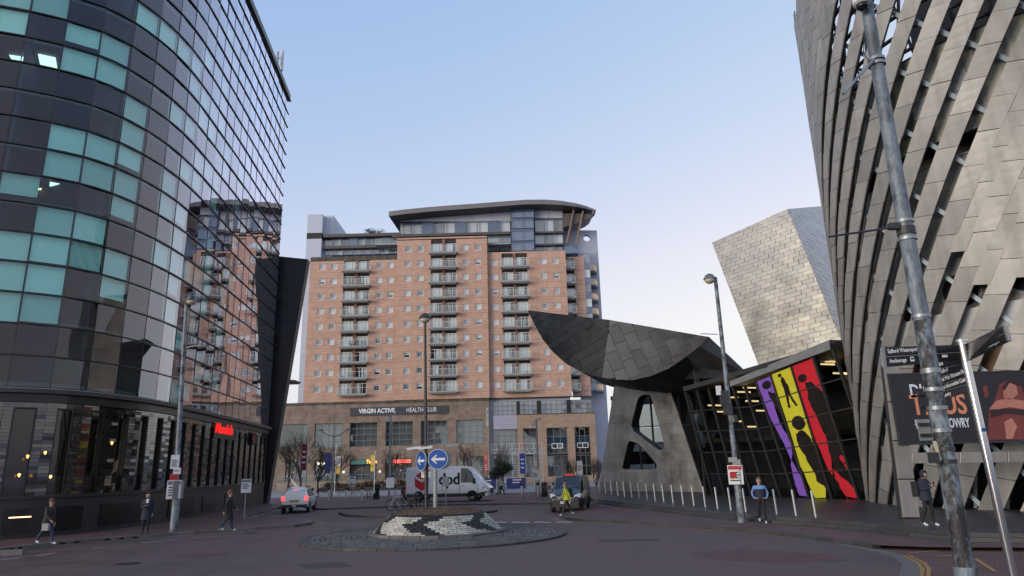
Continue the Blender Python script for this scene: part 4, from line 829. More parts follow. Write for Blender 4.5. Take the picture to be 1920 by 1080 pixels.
for j in range(-16, 10):
    th0 = j*pitch; zo = random.uniform(0, PH)
    zz = [.3]+list(np.arange(.3+zo+.2, ZTOP, PH))+[ZTOP]
    for z0, z1 in zip(zz, zz[1:]):
        thm = th0+SL*(z0+z1)/2
        if -1.2 < thm < 3.4: todo.append((th0, pw, z0, z1))
        fill_ = thm+pw*1.5
        if fill_ > math.radians(54+(z0-8.6)*2.6) and 8.9 < z0 and (thm < 3.2): todo.append((th0+pw+.012/DR, pitch-pw-.024/DR, z0+.5, z1+.5))
        elif math.radians(-30) < fill_ < math.radians((z0-16)*3.4) and z0 > 16.5: todo.append((th0+pw+.012/DR, pitch-pw-.024/DR, z0+.5, z1+.5))
    mb = MB(); vs = []                                    # dark web plate along the strip's lower edge
    zz = np.arange(.3, ZTOP, 1.0)
    zz = [z for z in zz if -1.2 < th0+SL*z < 3.4]
    if len(zz) > 2:
        for e_ in (.02, .94):
            vs = []
            for z in zz: vs += [DP(th0+SL*z+pw*e_, z, DR-.09), DP(th0+SL*z+pw*e_, z, DR-.26), DP(th0+SL*z+pw*(e_+.05), z, DR-.26), DP(th0+SL*z+pw*(e_+.05), z, DR-.09)]
            mb.add(vs, [(i*4+k, i*4+(k+1) % 4, (i+1)*4+(k+1) % 4, (i+1)*4+k) for i in range(len(zz)-1) for k in range(4)])
        mb.build('rib', web_m, drum, fix=False)
vis = lambda t: (lambda p: (-40 < p[0] < 1960 and -40 < p[1] < 1100))(PJ(DP(t[0]+SL*(t[2]+t[3])/2, (t[2]+t[3])/2)))
def seen(t):
    th = t[0]+SL*(t[2]+t[3])/2; P = DP(th, (t[2]+t[3])/2); n = P-np.array((*DC, P[2])); return vis(t) and n[:2] @ (CP-P)[:2] > -3
todo.sort(key=lambda t: (not seen(t), np.linalg.norm(DP(t[0]+SL*t[2], t[2])-CP)))
for i, t in enumerate(todo):
    if i < 300: strip_panel(*t, steel).build('cladding_panel', steel, drum, fix=False)
    else:
        m_ = strip_panel(*t, steel); rest.add(m_.v, m_.f)
rest.build('cladding_panel', steel, drum, fix=False, kind='stuff')
for j in range(-3, 14):                                   # long raking braces behind the strips
    th0 = j*.30+.05; pts = [DP(th0-.085*(z-.0), z, DR-.5) for z in np.arange(.3, ZTOP, .8) if -1.2 < th0-.085*z < 3.4]
    if len(pts) > 3: MB().tube(pts, .13, 4).build('brace', brace_m, drum, fix=False)
def ring(name, z0, z1, r0, r1, mat_, th0=-1.3, th1=3.5, n=64, par=None):
    vs = []
    for q in range(n+1):
        th = th0+(th1-th0)*q/n; vs += [DP(th, z0, r1), DP(th, z0, r0), DP(th, z1, r0), DP(th, z1, r1)]
    return MB().add(vs, [(i*4+k, i*4+(k+1) % 4, (i+1)*4+(k+1) % 4, (i+1)*4+k) for i in range(n) for k in range(4)]+[(0, 1, 2, 3), (n*4+3, n*4+2, n*4+1, n*4)]).build(name, mat_, par or drum, smooth=False)
grey_in = M('smooth grey wall', (.30, .285, .27), .6, .1, var=.12, scale=.5, streak=.2)
moss_w = M('mossy white wall', (.36, .35, .31), .8, var=.3, scale=.8, streak=.75, col2=(.13, .145, .075), stretch=(1, 1, .35))
white_pn = M('white wall panel', (.50, .51, .52), .6, var=.1, streak=.3)
ring('inner_wall', 9.0, 16.2, DR-.95, DR-1.2, grey_in); ring('inner_wall', 17.2, 22.0, DR-.75, DR-1.0, moss_w); ring('recess', 16.22, 20.5, DR-2.2, DR-2.4, dark_c); ring('white_band', 7.3, 8.95, DR-.55, DR-.8, white_pn)
ring('floor_ring', 22.01, 22.2, DR-.9, DR-4, dark_c); ring('floor_ring', 16.2, 16.3, DR-.9, DR-2.6, grey_in)
ring('glazing', .35, 5.2, DR-1.0, DR-1.03, glass('drum glass', (.35, .42, .42), .04, .02, 1.5, (.8, .9, .92), 1.6)); ring('core', .32, 7.3, DR-3.5, DR-3.8, M('drum interior', (.035, .03, .028), .8, var=.5)); ring('lintel_band', 5.21, 7.29, DR-.85, DR-1.1, M('amber window glow tone', (.11, .06, .025), .6, var=.6, scale=.7))  # lintel band: glow of amber-lit windows painted into its base colour, not emitted
ring('upper_core', 22.2, 29.5, DR-6.0, DR-6.3, M('dark tower core', (.03, .031, .033), .7, var=.4), th0=.3)
for k in range(40):                                       # open steel cage at the top
    th = -1.2+k*.12; MB().tube([DP(th, 22.2, DR-1.6), DP(th+(.16 if k % 2 else -.16), 30, DR-1.6)], .09, 5).build('cage_bar', web_m, drum, fix=False)
for z in np.arange(23, 30, 1.1): ring('cage_ring', z, z+.12, DR-1.5, DR-1.7, web_m)
for th, z in ((.98, 9.9), (.72, 9.7), (1.25, 10.1)):      # round portholes
    c = DP(th, z, DR-.92); o_ = unit(c-np.array((*DC, z))); t = np.array((-o_[1], o_[0], 0)); P = lambda r: [c+t*r*math.cos(q)+np.array((0, 0, r*math.sin(q))) for q in np.linspace(0, 6.283, 24, endpoint=False)]
    MB().prism(P(.78), o_*.03).build('porthole_glass', black_void, drum, fix=False); MB().hole_plate(P(.95), [P(.78)], o_, .06).build('porthole_rim', grey_in, drum)
for th, z in ((.98, 19.2), (1.15, 19.8)):
    c = DP(th, z, DR-.73); o_ = unit(c-np.array((*DC, z))); t = np.array((-o_[1], o_[0], 0)); MB().obox(c, t*.45, o_*.03, (0, 0, .5)).build('vent', M('vent grey', (.2, .22, .25), .5) if 'vent grey' not in bpy.data.materials else bpy.data.materials['vent grey'], drum, fix=False)
# pale window frames at the foot of the drum
for k in range(12):
    th = .05+k*.135; MB().tube([DP(th, .33, DR-.9), DP(th+.09, 4.6, DR-.9)], .09, 4).build('mullion', white_pn, drum, fix=False)
# ---------------------------------------------------------------- banner frame in front of the drum
bf = thing('banner_stand', 'raking steel clad post and cross beam that carry the theatre banner', 'frame', G(1706, 972, .32))
BY = float(G(1706, 972, .32)[1]); bp = lambda px, py, dy=0.: D(px, py, BY+dy)
q0 = [(1655, 682), (1690, 972)]
for i in range(4):
    f0, f1 = i/4+.003, (i+1)/4-.003; e = lambda f, o: bp(1655+(1692-1655)*f+o*(26+4*f), 682+(971-682)*f)
    MB().bevprism([e(f0, 0), e(f1, 0), e(f1, 1), e(f0, 1)], (0, -.12, 0), .02).build('post_panel', steel, bf, fix=False)
MB().prism([bp(1658, 684), bp(1692, 971), bp(1719, 971), bp(1679, 684)], (0, .3, 0)).build('post', web_m, bf)
for i in range(5):
    a, b_ = 1706+i*90, 1706+(i+1)*90; yy = lambda x: 849-(x-1706)*.012
    MB().bevprism([bp(a+.5, yy(a)), bp(b_-.5, yy(b_)), bp(b_-.5, yy(b_)+20), bp(a+.5, yy(a)+20)], (0, -.12, 0), .02).build('beam_panel', steel, bf, fix=False)
MB().prism([bp(1706, 851), bp(2150, 846), bp(2150, 864), bp(1706, 868)], (0, .3, 0)).build('beam', web_m, bf)
bn = thing('theatre_banner', 'black theatre banner with white and orange lettering and a red lit bust', 'banner', bp(1820, 835))
ban_m = M('black banner vinyl', (.016, .016, .022), .55, var=.3)
BZ = .14
B4 = [bp(1684, 832), bp(2080, 826), bp(2080, 682), bp(1684, 704)]; zb0, zb1 = B4[0][2], B4[3][2]
MB().box(B4[0][0], BY-BZ-.05, zb0, B4[1][0], BY-BZ, zb1).build('sheet', ban_m, bn)
br_ = MB(); br_.box(B4[0][0]-.06, BY-BZ-.07, zb0-.06, B4[1][0], BY-BZ+.03, zb0-.003).box(B4[0][0]-.06, BY-BZ-.07, zb1+.003, B4[1][0], BY-BZ+.03, zb1+.06).box(B4[0][0]-.06, BY-BZ-.07, zb0, B4[0][0]-.003, BY-BZ+.03, zb1); br_.build('rim', web_m, bn)
for px in (1750, 1900): MB().tube([(bp(px, 832)[0], BY-BZ+.02, zb0+.3), (bp(px, 832)[0], BY-BZ+.9, zb0+.3)], .05, 6).build('bracket', web_m, bn)
ltw, lto = M('pale lettering', (.62, .66, .72), .6, var=.03), M('orange lettering', (.62, .23, .13), .6, var=.03)
bt = lambda s, m_, px, py, h, sx=1.0, b=.02: text('lettering', s, m_, bn, bp(px, py)*(1, 0, 1)+(0, BY-BZ-.055, 0), (1, 0, 0), (0, 0, 1), h, .01, bold=b, sx=sx)
bt('DICK', ltw, 1702, 746, .72, .72); bt('TITUS', lto, 1705, 778, 1.06, .78); bt('THE LOWRY', ltw, 1742, 803, .50, .52); bt('MON', ltw, 1711, 796, .24, .9); bt('TUE', ltw, 1711, 804, .24, .9)
# generic bust picture made of flat printed shapes
pr1, pr2, pr3 = M('dark red print', (.16, .035, .03), .6, var=.3), M('pink skin print', (.42, .17, .13), .6, var=.3), M('deep shadow print', (.03, .012, .014), .6)
def bprint(pts, m_, lift): MB().prism([bp(x, y)*(1, 0, 1)+(0, BY-BZ-.053-lift, 0) for x, y in pts], (0, -.004, 0)).build('print', m_, bn)
bprint([(1868, 722), (1884, 713), (1896, 714), (1908, 724), (1914, 745), (1924, 760), (1936, 790), (1934, 824), (1846, 825), (1848, 770), (1858, 752)], pr1, 0)
bprint([(1874, 730), (1886, 718), (1898, 722), (1902, 740), (1890, 750), (1876, 748)], pr2, .006); bprint([(1848, 768), (1862, 752), (1884, 748), (1912, 752), (1926, 764), (1910, 768), (1888, 764), (1866, 768)], pr2, .006)
bprint([(1850, 770), (1880, 766), (1922, 770), (1916, 780), (1880, 776), (1852, 784)], pr3, .012); bprint([(1836, 727), (1844, 723), (1848, 742), (1840, 748)], pr1, .006); bprint([(1876, 792), (1890, 784), (1900, 800), (1892, 822), (1880, 824)], pr2, .012); bprint([(1872, 728), (1884, 712), (1898, 712), (1910, 726), (1900, 724), (1886, 719), (1876, 734)], pr3, .012)
# ---------------------------------------------------------------- silver block
silver = M('stainless shingle', (.62, .57, .48), .36, .9, var=.1, scale=.6, piece=.035, rvar=.08)
sbk = thing('silver_block', 'leaning angular block clad in crinkled stainless steel shingles', 'building', (20, 50, 0))
A, B, C_ = D(1335, 455, 55), D(1477, 392, 50), D(1575, 630, 46); nrm = np.cross(B-A, C_-A); Dd = PL(1424, 689, A, nrm); C_ = C_+(C_-B)*.16; Dd = Dd+(Dd-A)*.16
E_, F_ = D(1548, 386, 57), D(1625, 612, 53); n2 = np.cross(E_-B, C_-B); F_ = PL(1625, 612, B, n2); F_ = F_+(F_-E_)*.16
bk = np.array((6, 9, 0)); core = MB(); V = [A, B, C_, Dd, E_, F_, A+bk, E_+(3, 6, 0), F_+(3, 6, 0), Dd+bk]
core.add(V, [(0, 3, 2, 1), (1, 2, 5, 4), (4, 5, 8, 7), (7, 8, 9, 6), (6, 9, 3, 0), (0, 1, 4, 7, 6), (3, 9, 8, 5, 2)]); core.build('core', web_m, sbk)
tile_face([A, B, C_, Dd], math.radians(-3), .86, .35, .005, .035, 'shingle', silver, sbk, stagger=.41, limit=210, jitter=.014, bev=.02)
tile_face([B, E_, F_, C_], math.radians(-22), 1.3, .45, .012, .03, 'shingle', M('pale shingle', (.56, .55, .52), .42, .5, var=.06, piece=.07), sbk, stagger=.4, limit=90, jitter=.012, bev=.015)
# ---------------------------------------------------------------- glass foyer with coloured figure panels
fy = thing('glass_foyer', 'leaning dark glass foyer with purple, yellow and red figure panels', 'building', (17, 45, 0))
b0, b1 = G(1380, 930, .32), G(1611, 937, .32); dirn = unit(b1-b0); out = np.array((-dirn[1], dirn[0], 0)); out = out if out @ (CP-b0)*1.0 > 0 else -out; tilt = np.array((0, 0, 8.5))+out*1.3; fn = np.cross(dirn, tilt)
fn = fn if fn @ (CP-b0) > 0 else -fn; fn = unit(fn)
bot = [1338, 1361, 1385, 1411, 1438, 1465, 1491.7, 1518, 1561, 1611, 1660]; topx = [1285, 1307, 1329, 1352, 1374, 1396, 1418, 1445.6, 1484, 1525, 1562]
ty = lambda x: 722-(x-1396)*.41 if x > 1396 else 722+(1396-x)*.10
BO, TO = [], []
for x, xt in zip(bot, topx):
    d = ray(x, 932); d = d[:2]; p = np.array(b0[:2]); m_ = np.array([[d[0], -dirn[0]], [d[1], -dirn[1]]]); t, k = np.linalg.solve(m_, p-CP[:2]); BO.append(np.array((*(CP[:2]+d*t), .33))); TO.append(PL(xt, ty(xt), b0, fn))
g_foy = glass('foyer glass', (.34, .37, .36), .03, .015, 1.5, (.85, .9, .9), 1.6)
mul_m = M('grey mullion', (.05, .05, .05), .4, .4)
bay = lambda i, u, v, o=0.: (BO[i]*(1-u)+BO[i+1]*u)*(1-v)+(TO[i]*(1-u)+TO[i+1]*u)*v+fn*o
for i in range(len(BO)):
    a, b_ = BO[i], TO[i]; MB().obox((a+b_)/2, dirn*.05, unit(b_-a)*(np.linalg.norm(b_-a)/2), fn*.12).build('mullion', mul_m, fy, fix=False)
for i in range(len(BO)-1):
    for j in range(5):
        v0, v1 = j/5+.004, (j+1)/5-.004; t = random.gauss(0, .01); MB().prism([bay(i, .03, v0, t), bay(i, .97, v0, -t), bay(i, .97, v1, -t), bay(i, .03, v1, t)], -fn*.02).build('pane', g_foy, fy, fix=False)
        if j: MB().prism([bay(i, .03, j/5-.004, .05), bay(i, .97, j/5-.004, .05), bay(i, .97, j/5+.004, .05), bay(i, .03, j/5+.004, .05)], -fn*.08).build('transom', mul_m, fy, fix=False)
pur, yel, red = M('purple film', (.22, .10, .50), .45, var=.06), M('yellow film', (.58, .55, .03), .45, var=.06), M('red film', (.55, .015, .03), .45, var=.06)
fig = M('dark figure film', (.014, .010, .009), .35, var=.4, scale=2)
def film(i, pts, m_, lift, nm='coloured_film', jag=.0):
    P = []
    for k in range(len(pts)):
        a, b_ = np.array(pts[k]), np.array(pts[(k+1) % len(pts)]); n = 4 if jag else 1
        for q in range(n): c = a+(b_-a)*q/n; P.append(c+(rng.normal(0, jag, 2)*np.array((1, .12)) if jag and q else 0))
    MB().prism([bay(i, min(max(u, .04), .96), min(max(v, 0), .995), lift) for u, v in P], fn*.004).build(nm, m_, fy)
ell = lambda u, v, ru, rv, n=16: [(u+ru*math.cos(q), v+rv*math.sin(q)) for q in np.linspace(0, 6.283, n, endpoint=False)]
for i_, m_, lst in ((6, pur, [(.04, .99), (.96, .99), (.96, .84), (.75, .8), (.6, .74), (.62, .6), (.85, .5), (.9, .42), (.75, .34), (.55, .30), (.45, .44), (.2, .6), (.04, .8)]), (6, pur, [(.35, .02), (.96, .01), (.96, .1), (.85, .18), (.6, .3), (.45, .27), (.35, .14)]),
                    (7, yel, [(.04, .995), (.96, .995), (.96, .5), (.9, .42), (.75, .36), (.72, .22), (.9, .12), (.72, .005), (.25, .005), (.04, .25)]),
                    (8, red, [(.04, .995), (.96, .995), (.96, .72), (.85, .66), (.7, .62), (.55, .66), (.4, .55), (.55, .42), (.45, .3), (.3, .17), (.2, .2), (.04, .5)]), (8, red, [(.55, .02), (.96, .01), (.96, .06), (.8, .12), (.55, .17), (.42, .22), (.35, .14)]), (8, red, [(.72, .3), (.92, .2), (.94, .26), (.8, .36)])):
    film(i_, lst, m_, .02, jag=.02)
film(6, ell(.55, .93, .3, .035), fig, .03, 'figure'); film(6, [(.5, .88), (.9, .84), (.96, .78), (.96, .6), (.8, .68), (.62, .76)], fig, .03, 'figure', .03)
film(7, ell(.38, .965, .09, .014), fig, .03, 'figure'); film(7, [(.4, .95), (.5, .945), (.56, .90), (.62, .86), (.6, .80), (.7, .74), (.78, .705), (.66, .70), (.56, .76), (.5, .80), (.44, .74), (.4, .70), (.3, .71), (.36, .78), (.36, .88), (.34, .92)], fig, .03, 'figure', .012)
film(7, ell(.55, .575, .3, .055, 22), fig, .03, 'figure', .02); film(7, [(.3, .5), (.6, .52), (.85, .46), (.96, .38), (.96, .05), (.8, .1), (.6, .12), (.55, .2), (.4, .3), (.25, .4)], fig, .03, 'figure', .03)
film(8, ell(.3, .885, .2, .03), fig, .03, 'figure'); film(8, [(.36, .85), (.62, .84), (.9, .76), (.96, .66), (.96, .3), (.8, .3), (.7, .18), (.5, .18), (.45, .3), (.5, .44), (.4, .58), (.3, .7)], fig, .03, 'figure', .03)
# roof edge, floor, interior
MB().prism([TO[4]+fn*.25, TO[-1]+fn*.25, TO[-1]+fn*.25+(0, 0, .55), TO[4]+fn*.25+(0, 0, .35)], (2.5, 2.2, .3)).build('roof_edge', M('grey roof edge', (.26, .27, .28), .45, .5, var=.15), fy)
MB().prism([TO[0]+fn*.2, TO[-1]+fn*.2, TO[-1]+(9, 5, .9), TO[0]+(9, 14, .3)], (0, 0, .32)).build('roof', web_m, fy)
fin = M('foyer interior', (.17, .15, .135), .8, var=.5, scale=.5)
for z in (4.0, 7.2):
    MB().prism([(b0[0]+1.6, b0[1]+8, z), (b1[0]+1.6, b1[1]-2, z), (b1[0]+9, b1[1]+2, z), (b0[0]+9, b0[1]+12, z)], (0, 0, .3)).build('floor_slab', fin, fy)
MB().prism([(b0[0]+8, b0[1]+14, .3), (b1[0]+8, b1[1]-4, .3), (b1[0]+8, b1[1]-4, 9), (b0[0]+8, b0[1]+14, 9)], (.3, .1, 0)).build('back_wall', fin, fy)
glow = M('warm strip lamp', (1, .72, .36), emit=1.0)
for px, py in ((1405, 727), (1440, 735), (1455, 730), (1410, 752), (1552, 683), (1560, 678), (1430, 770), (1395, 735), (1498, 745), (1372, 745), (1462, 752), (1545, 720), (1575, 700), (1412, 800), (1385, 790), (1340, 760), (1352, 772)):
    d = ray(px, py); p = CP+d*((b0[1]+1.0)/d[1] if px < 1500 else (b1[1]+4)/d[1]); MB().obox(p, (.55, .2, 0), (.02, .06, 0), (0, 0, .05)).build('strip_lamp', glow, fy, fix=False)
e0, e1 = D(1312, 800, 66), D(1470, 800, 60); MB().prism([(e0[0], e0[1], .3), (e1[0], e1[1], .3), (e1[0], e1[1], 9), (e0[0], e0[1], 9)], (.3, .6, 0)).build('back_wall', fin, fy)
# side glazing under the canopy
s0_, s1_ = np.array((BO[0][0]-.4, BO[0][1]+.6)), np.array((18.8, 67.0)); dd = unit(s1_-s0_)
for i in range(8):
    a, b_ = s0_+(s1_-s0_)*(i+.02)/8, s0_+(s1_-s0_)*(i+.98)/8
    for j in range(3): MB().prism([(*a, .35+2.9*j), (*b_, .35+2.9*j), (*b_, 3.2+2.9*j), (*a, 3.2+2.9*j)], (.02, .02, 0)).build('pane', g_foy, fy, fix=False)
    c = s0_+(s1_-s0_)*i/8; MB().box(c[0]-.06, c[1]-.06, .32, c[0]+.06, c[1]+.06, 9.2).build('mullion', mul_m, fy, fix=False)
MB().prism([(*(s0_+(.3, .1)), 4.0), (*(s1_+(.3, .1)), 4.0), (*(s1_+(5, 1)), 4.0), (*(s0_+(5, 1)), 4.0)], (0, 0, .3)).build('floor_slab', fin, fy)
mag = M('magenta lit panel', (.25, .008, .03), .5, var=.3); MB().prism([(*(s0_+dd*3+(.5, 0)), 4.4), (*(s0_+dd*9+(.5, 0)), 4.4), (*(s0_+dd*9+(.5, 0)), 5.2), (*(s0_+dd*3+(.5, 0)), 5.2)], (.05, .02, 0)).build('lit_balustrade', mag, fy)
r0_, r1_ = np.array((18.8, 67.0)), np.array((10.2, 73.5))   # rear glazing seen through the leg's openings
for i in range(7):
    a, b_ = r0_+(r1_-r0_)*(i+.02)/7, r0_+(r1_-r0_)*(i+.98)/7
    for j in range(3): MB().prism([(*a, .35+2.95*j), (*b_, .35+2.95*j), (*b_, 3.25+2.95*j), (*a, 3.25+2.95*j)], (.02, .03, 0)).build('pane', g_foy, fy, fix=False)
    c = r0_+(r1_-r0_)*i/7; MB().box(c[0]-.09, c[1]-.09, .32, c[0]+.09, c[1]+.09, 9.6).build('mullion', mul_m, fy, fix=False)
for z in (3.3, 6.25): MB().prism([(*r0_, z), (*r1_, z), (*(r1_+(.1, .15)), z), (*(r0_+(.1, .15)), z)], (0, 0, .1)).build('transom', mul_m, fy, fix=False)
MB().prism([(*(r0_+(.5, .6)), 2.6), (*(r1_+(.5, .6)), 2.6), (*(r1_+(.8, 1)), 2.6), (*(r0_+(.8, 1)), 2.6)], (0, 0, 1.3)).build('gallery_front', M('deep violet panel', (.06, .02, .10), .5) , fy, fix=False)
e0, e1 = D(1258, 800, 77), D(1420, 800, 72); MB().prism([(e0[0], e0[1], .3), (e1[0], e1[1], .3), (e1[0], e1[1], 10), (e0[0], e0[1], 10)], (.3, .6, 0)).build('back_wall', fin, fy)
MB().prism([(*r0_, 9.3), (*r1_, 9.3), (r1_[0]+2, r1_[1]+8, 9.3), (24, 75, 9.3), (20, 60, 9.3)], (0, 0, .4)).build('roof', web_m, fy)
# ---------------------------------------------------------------- entrance canopy on its perforated leg
cn = thing('entrance_canopy', 'sharp crescent shaped steel canopy on a tapering perforated metal leg', 'canopy', (10, 60, .3))
can1 = M('shade-tone canopy panel', (.105, .10, .093), .42, .75, var=.2, scale=.8, piece=.14, rvar=.1); can2 = M('lit-tone canopy panel', (.32, .305, .28), .42, .75, var=.16, scale=.8, piece=.14, rvar=.1)  # same metal twice: the left facet's shade is put into its darker base colour
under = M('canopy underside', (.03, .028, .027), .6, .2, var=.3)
T0, FT, FB, RE = D(990, 582, 60), D(1143, 600, 54.5), D(1128, 708, 54), D(1330, 632, 56)
n1 = np.cross(FT-T0, FB-T0); arcL = [PL(*p, T0, n1) for p in ((1003, 610), (1018, 637), (1037, 660), (1060, 681), (1092, 699))]
n2_ = np.cross(RE-FT, FB-FT); arcR = [PL(*p, FT, n2_) for p in ((1152, 712), (1185, 713), (1218, 706), (1252, 692), (1288, 668), (1312, 649))]
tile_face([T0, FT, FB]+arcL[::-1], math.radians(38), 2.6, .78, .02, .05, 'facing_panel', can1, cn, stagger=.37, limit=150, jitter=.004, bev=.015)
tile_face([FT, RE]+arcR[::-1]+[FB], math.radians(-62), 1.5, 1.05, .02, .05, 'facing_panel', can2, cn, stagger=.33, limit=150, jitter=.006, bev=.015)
front = [T0]+arcL+[FB]+arcR+[RE]                           # lower rim from tip to right end
back = [D(1040, 640, 66), D(1060, 665, 66), D(1085, 690, 66), D(1110, 708, 66), D(1130, 720, 66), D(1150, 726, 65), D(1165, 727, 65), D(1190, 733, 64), D(1225, 739, 63), D(1270, 744, 61), D(1320, 741, 59), D(1355, 735, 56), D(1385, 722, 53), D(1405, 705, 51)]
back = back[:len(front)-1]+[D(1405, 705, 51)]; mb = MB(); n = len(front)
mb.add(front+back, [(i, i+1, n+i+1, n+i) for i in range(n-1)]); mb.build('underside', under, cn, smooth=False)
roofb = [T0, FT, RE, D(1405, 705, 51), D(1390, 690, 68), D(1150, 640, 70)]
MB().add([T0+(0, .05, .02), FT+(0, .05, .02), RE+(0, .05, .02), back[-1]+(0, 0, .1), back[-1]+(2, 12, 2.0), back[4]+(0, 6, 4.5), T0+(2.5, 8, -.3)], [(0, 1, 5, 6), (1, 2, 4, 5), (2, 3, 4)]).build('roof', can1, cn)
MB().add([T0, T0+(2.5, 8, -.3), back[4]+(0, 6, 4.5), back[-1]+(2, 12, 2.0), back[-1], back[4], back[0]], [(0, 6, 1), (1, 6, 5, 2), (2, 5, 4, 3)]).build('rear_skin', under, cn)
MB().prism([FT, RE]+arcR[::-1]+[FB], unit(n2_)*(.03 if unit(n2_) @ (CP-FT) < 0 else -.03)).build('backing', under, cn); MB().prism([T0, FT, FB]+arcL[::-1], unit(n1)*(.03 if unit(n1) @ (CP-FT) < 0 else -.03)).build('backing', under, cn)
l0, l1 = G(1122, 921, .32), G(1320, 922, .32); tp = D(1200, 722, 61.5); ln_ = np.cross(l1-l0, tp-l0); ln_ = unit(ln_ if ln_ @ (CP-l0) > 0 else -ln_)
LP = lambda px, py: PL(px, py, l0, ln_)
legm = M('perforated leg metal', (.40, .395, .385), .38, .8, var=.2, scale=.7, piece=.14, streak=.2, rvar=.1)
outer = [(1122, 921), (1320, 922), (1254, 724), (1152, 720)]
def rnd(poly, r=.22, n=4):
    P = [np.array(p, float) for p in poly]; o = []
    for i in range(len(P)):
        a, b_, c = P[i-1], P[i], P[(i+1) % len(P)]; p0, p2 = b_+(a-b_)*r, b_+(c-b_)*r
        o += [tuple((1-t)**2*p0+2*t*(1-t)*b_+t*t*p2) for t in np.linspace(0, 1, n)]
    return o
h1 = rnd([(1205, 740), (1220, 740), (1247, 838), (1237, 846), (1181, 805), (1196, 746)], .2); h2 = rnd([(1178, 826), (1197, 831), (1233, 872), (1228, 881), (1166, 880), (1168, 870)], .2)
perf = []
for (xa, xb, ya, yb, sx_, sy_) in ((1172, 1190, 735, 768, 4, 5), (1155, 1167, 796, 854, 4, 5.5), (1242, 1252, 752, 800, 4.5, 7)):
    for y in np.arange(ya, yb, sy_):
        sh_ = (920-y)*.0
        for x in np.arange(xa, xb, sx_):
            if random.random() < .2: continue
            s_ = 1.1; perf.append([(x-s_, y), (x, y+s_*1.2), (x+s_, y), (x, y-s_*1.2)])
MB().hole_plate([LP(*p) for p in outer], [[LP(*p) for p in h] for h in [h1, h2]+perf], ln_, .12).build('leg_plate', legm, cn)
for h in (h1, h2):                                        # deep dark reveals of the two openings
    P = [LP(*p) for p in h]; k = len(P); back_ = -ln_*1.1; MB().add([p-ln_*.121 for p in P]+[p+back_ for p in P], [(i, (i+1) % k, (i+1) % k+k, i+k) for i in range(k)]).build('reveal', under, cn, fix=False)
def cen_ok(cell): return True
from mathutils.geometry import intersect_point_tri_2d
def in_poly(p, poly):
    c = False
    for i in range(len(poly)):
        (x0, y0), (x1, y1) = poly[i], poly[i-1]
        if (y0 > p[1]) != (y1 > p[1]) and p[0] < (x1-x0)*(p[1]-y0)/(y1-y0)+x0: c = not c
    return c
zz = np.linspace(724, 920, 12)
for i in range(len(zz)-1):                                # plates of the leg, course by course, wherever no opening cuts them
    ya, yb = zz[i]+.6, zz[i+1]-.6; lx = lambda y: 1152-(y-720)/201*30; rx = lambda y: 1254+(y-724)/198*66; n = 5
    for q in range(n):
        f0, f1 = q/n+.004, (q+1)/n-.004; P = [(lx(ya)+(rx(ya)-lx(ya))*f0, ya), (lx(ya)+(rx(ya)-lx(ya))*f1, ya), (lx(yb)+(rx(yb)-lx(yb))*f1, yb), (lx(yb)+(rx(yb)-lx(yb))*f0, yb)]
        test = [(P[0][0]+(P[1][0]-P[0][0])*a, ya+(yb-ya)*b_) for a in np.linspace(-.05, 1.05, 6) for b_ in np.linspace(-.08, 1.08, 4)]
        hs = [[tuple(p) for p in h] for h in (h1, h2)]
        if any(in_poly(t, h) for t in test for h in hs) or any(P[0][0]-8 < h[1][0] < P[1][0]+8 and ya-2 < h[1][1] < yb+2 for h in perf): continue
        MB().bevprism([LP(*p) for p in P], ln_*.03, .012).build('leg_panel', legm, cn, fix=False)

# ================================================================ poles, signs and street furniture
galv = M('galvanised pole', (.27, .29, .31), .45, .6, var=.35, scale=5)
polep = M('flaking grey pole paint', (.20, .23, .27), .55, .2, var=.3, scale=7, col2=(.035, .035, .038), bump=.3, bscale=25)
peel = M('peeling pale blue paint', (.17, .205, .245), .5, .1, var=.3, scale=18, col2=(.06, .068, .08), bump=.5, bscale=30, stretch=(1, 1, .45))
dkpole = M('dark pole paint', (.045, .045, .05), .5, .3, var=.4, scale=6)
sgn_back = M('grey sign back', (.30, .31, .32), .5, .4, var=.2)
wht = M('white sign face', (.68, .69, .70), .5, var=.08)
redp = M('red sign face', (.50, .03, .035), .5, var=.08); bluep = M('blue sign face', (.012, .085, .33), .45, var=.06); blk = M('black print', (.02, .02, .022), .5, var=0); yelp = M('yellow sign face', (.75, .5, .03), .5, var=.1)
lampglass = M('lantern glass', (.52, .47, .35), .3, var=.1)
def plate(mb_name, c, w_, h, nrm, mat_, parent, th=.012, lift=0.):
    n = unit(nrm); x = unit(np.cross((0, 0, 1), n)); return MB().obox(np.asarray(c)+n*lift, x*w_/2, n*th/2, np.cross(n, x)*h/2).build(mb_name, mat_, parent, fix=False)
def notice(t, c, w_, h, nrm, face=None, top=None, lines=4, head=None):
    """small sign plate with a coloured header and rows of fine print"""
    n = unit(nrm); x = unit(np.cross((0, 0, 1), n)); y = np.cross(n, x); b = plate('sign_plate', c, w_, h, n, face or wht, t, .02)
    if top: MB().obox(c+n*.014+y*h*.36, x*w_*.46, n*.003, y*h*.1).build('header', top, t, fix=False)
    for q in range(lines): MB().obox(c+n*.014+y*h*(.12-.14*q)-x*w_*(.02 if q % 2 else .08), x*w_*(.36 if q % 2 else .28), n*.003, y*h*.032).build('print_line', blk, t, fix=False)
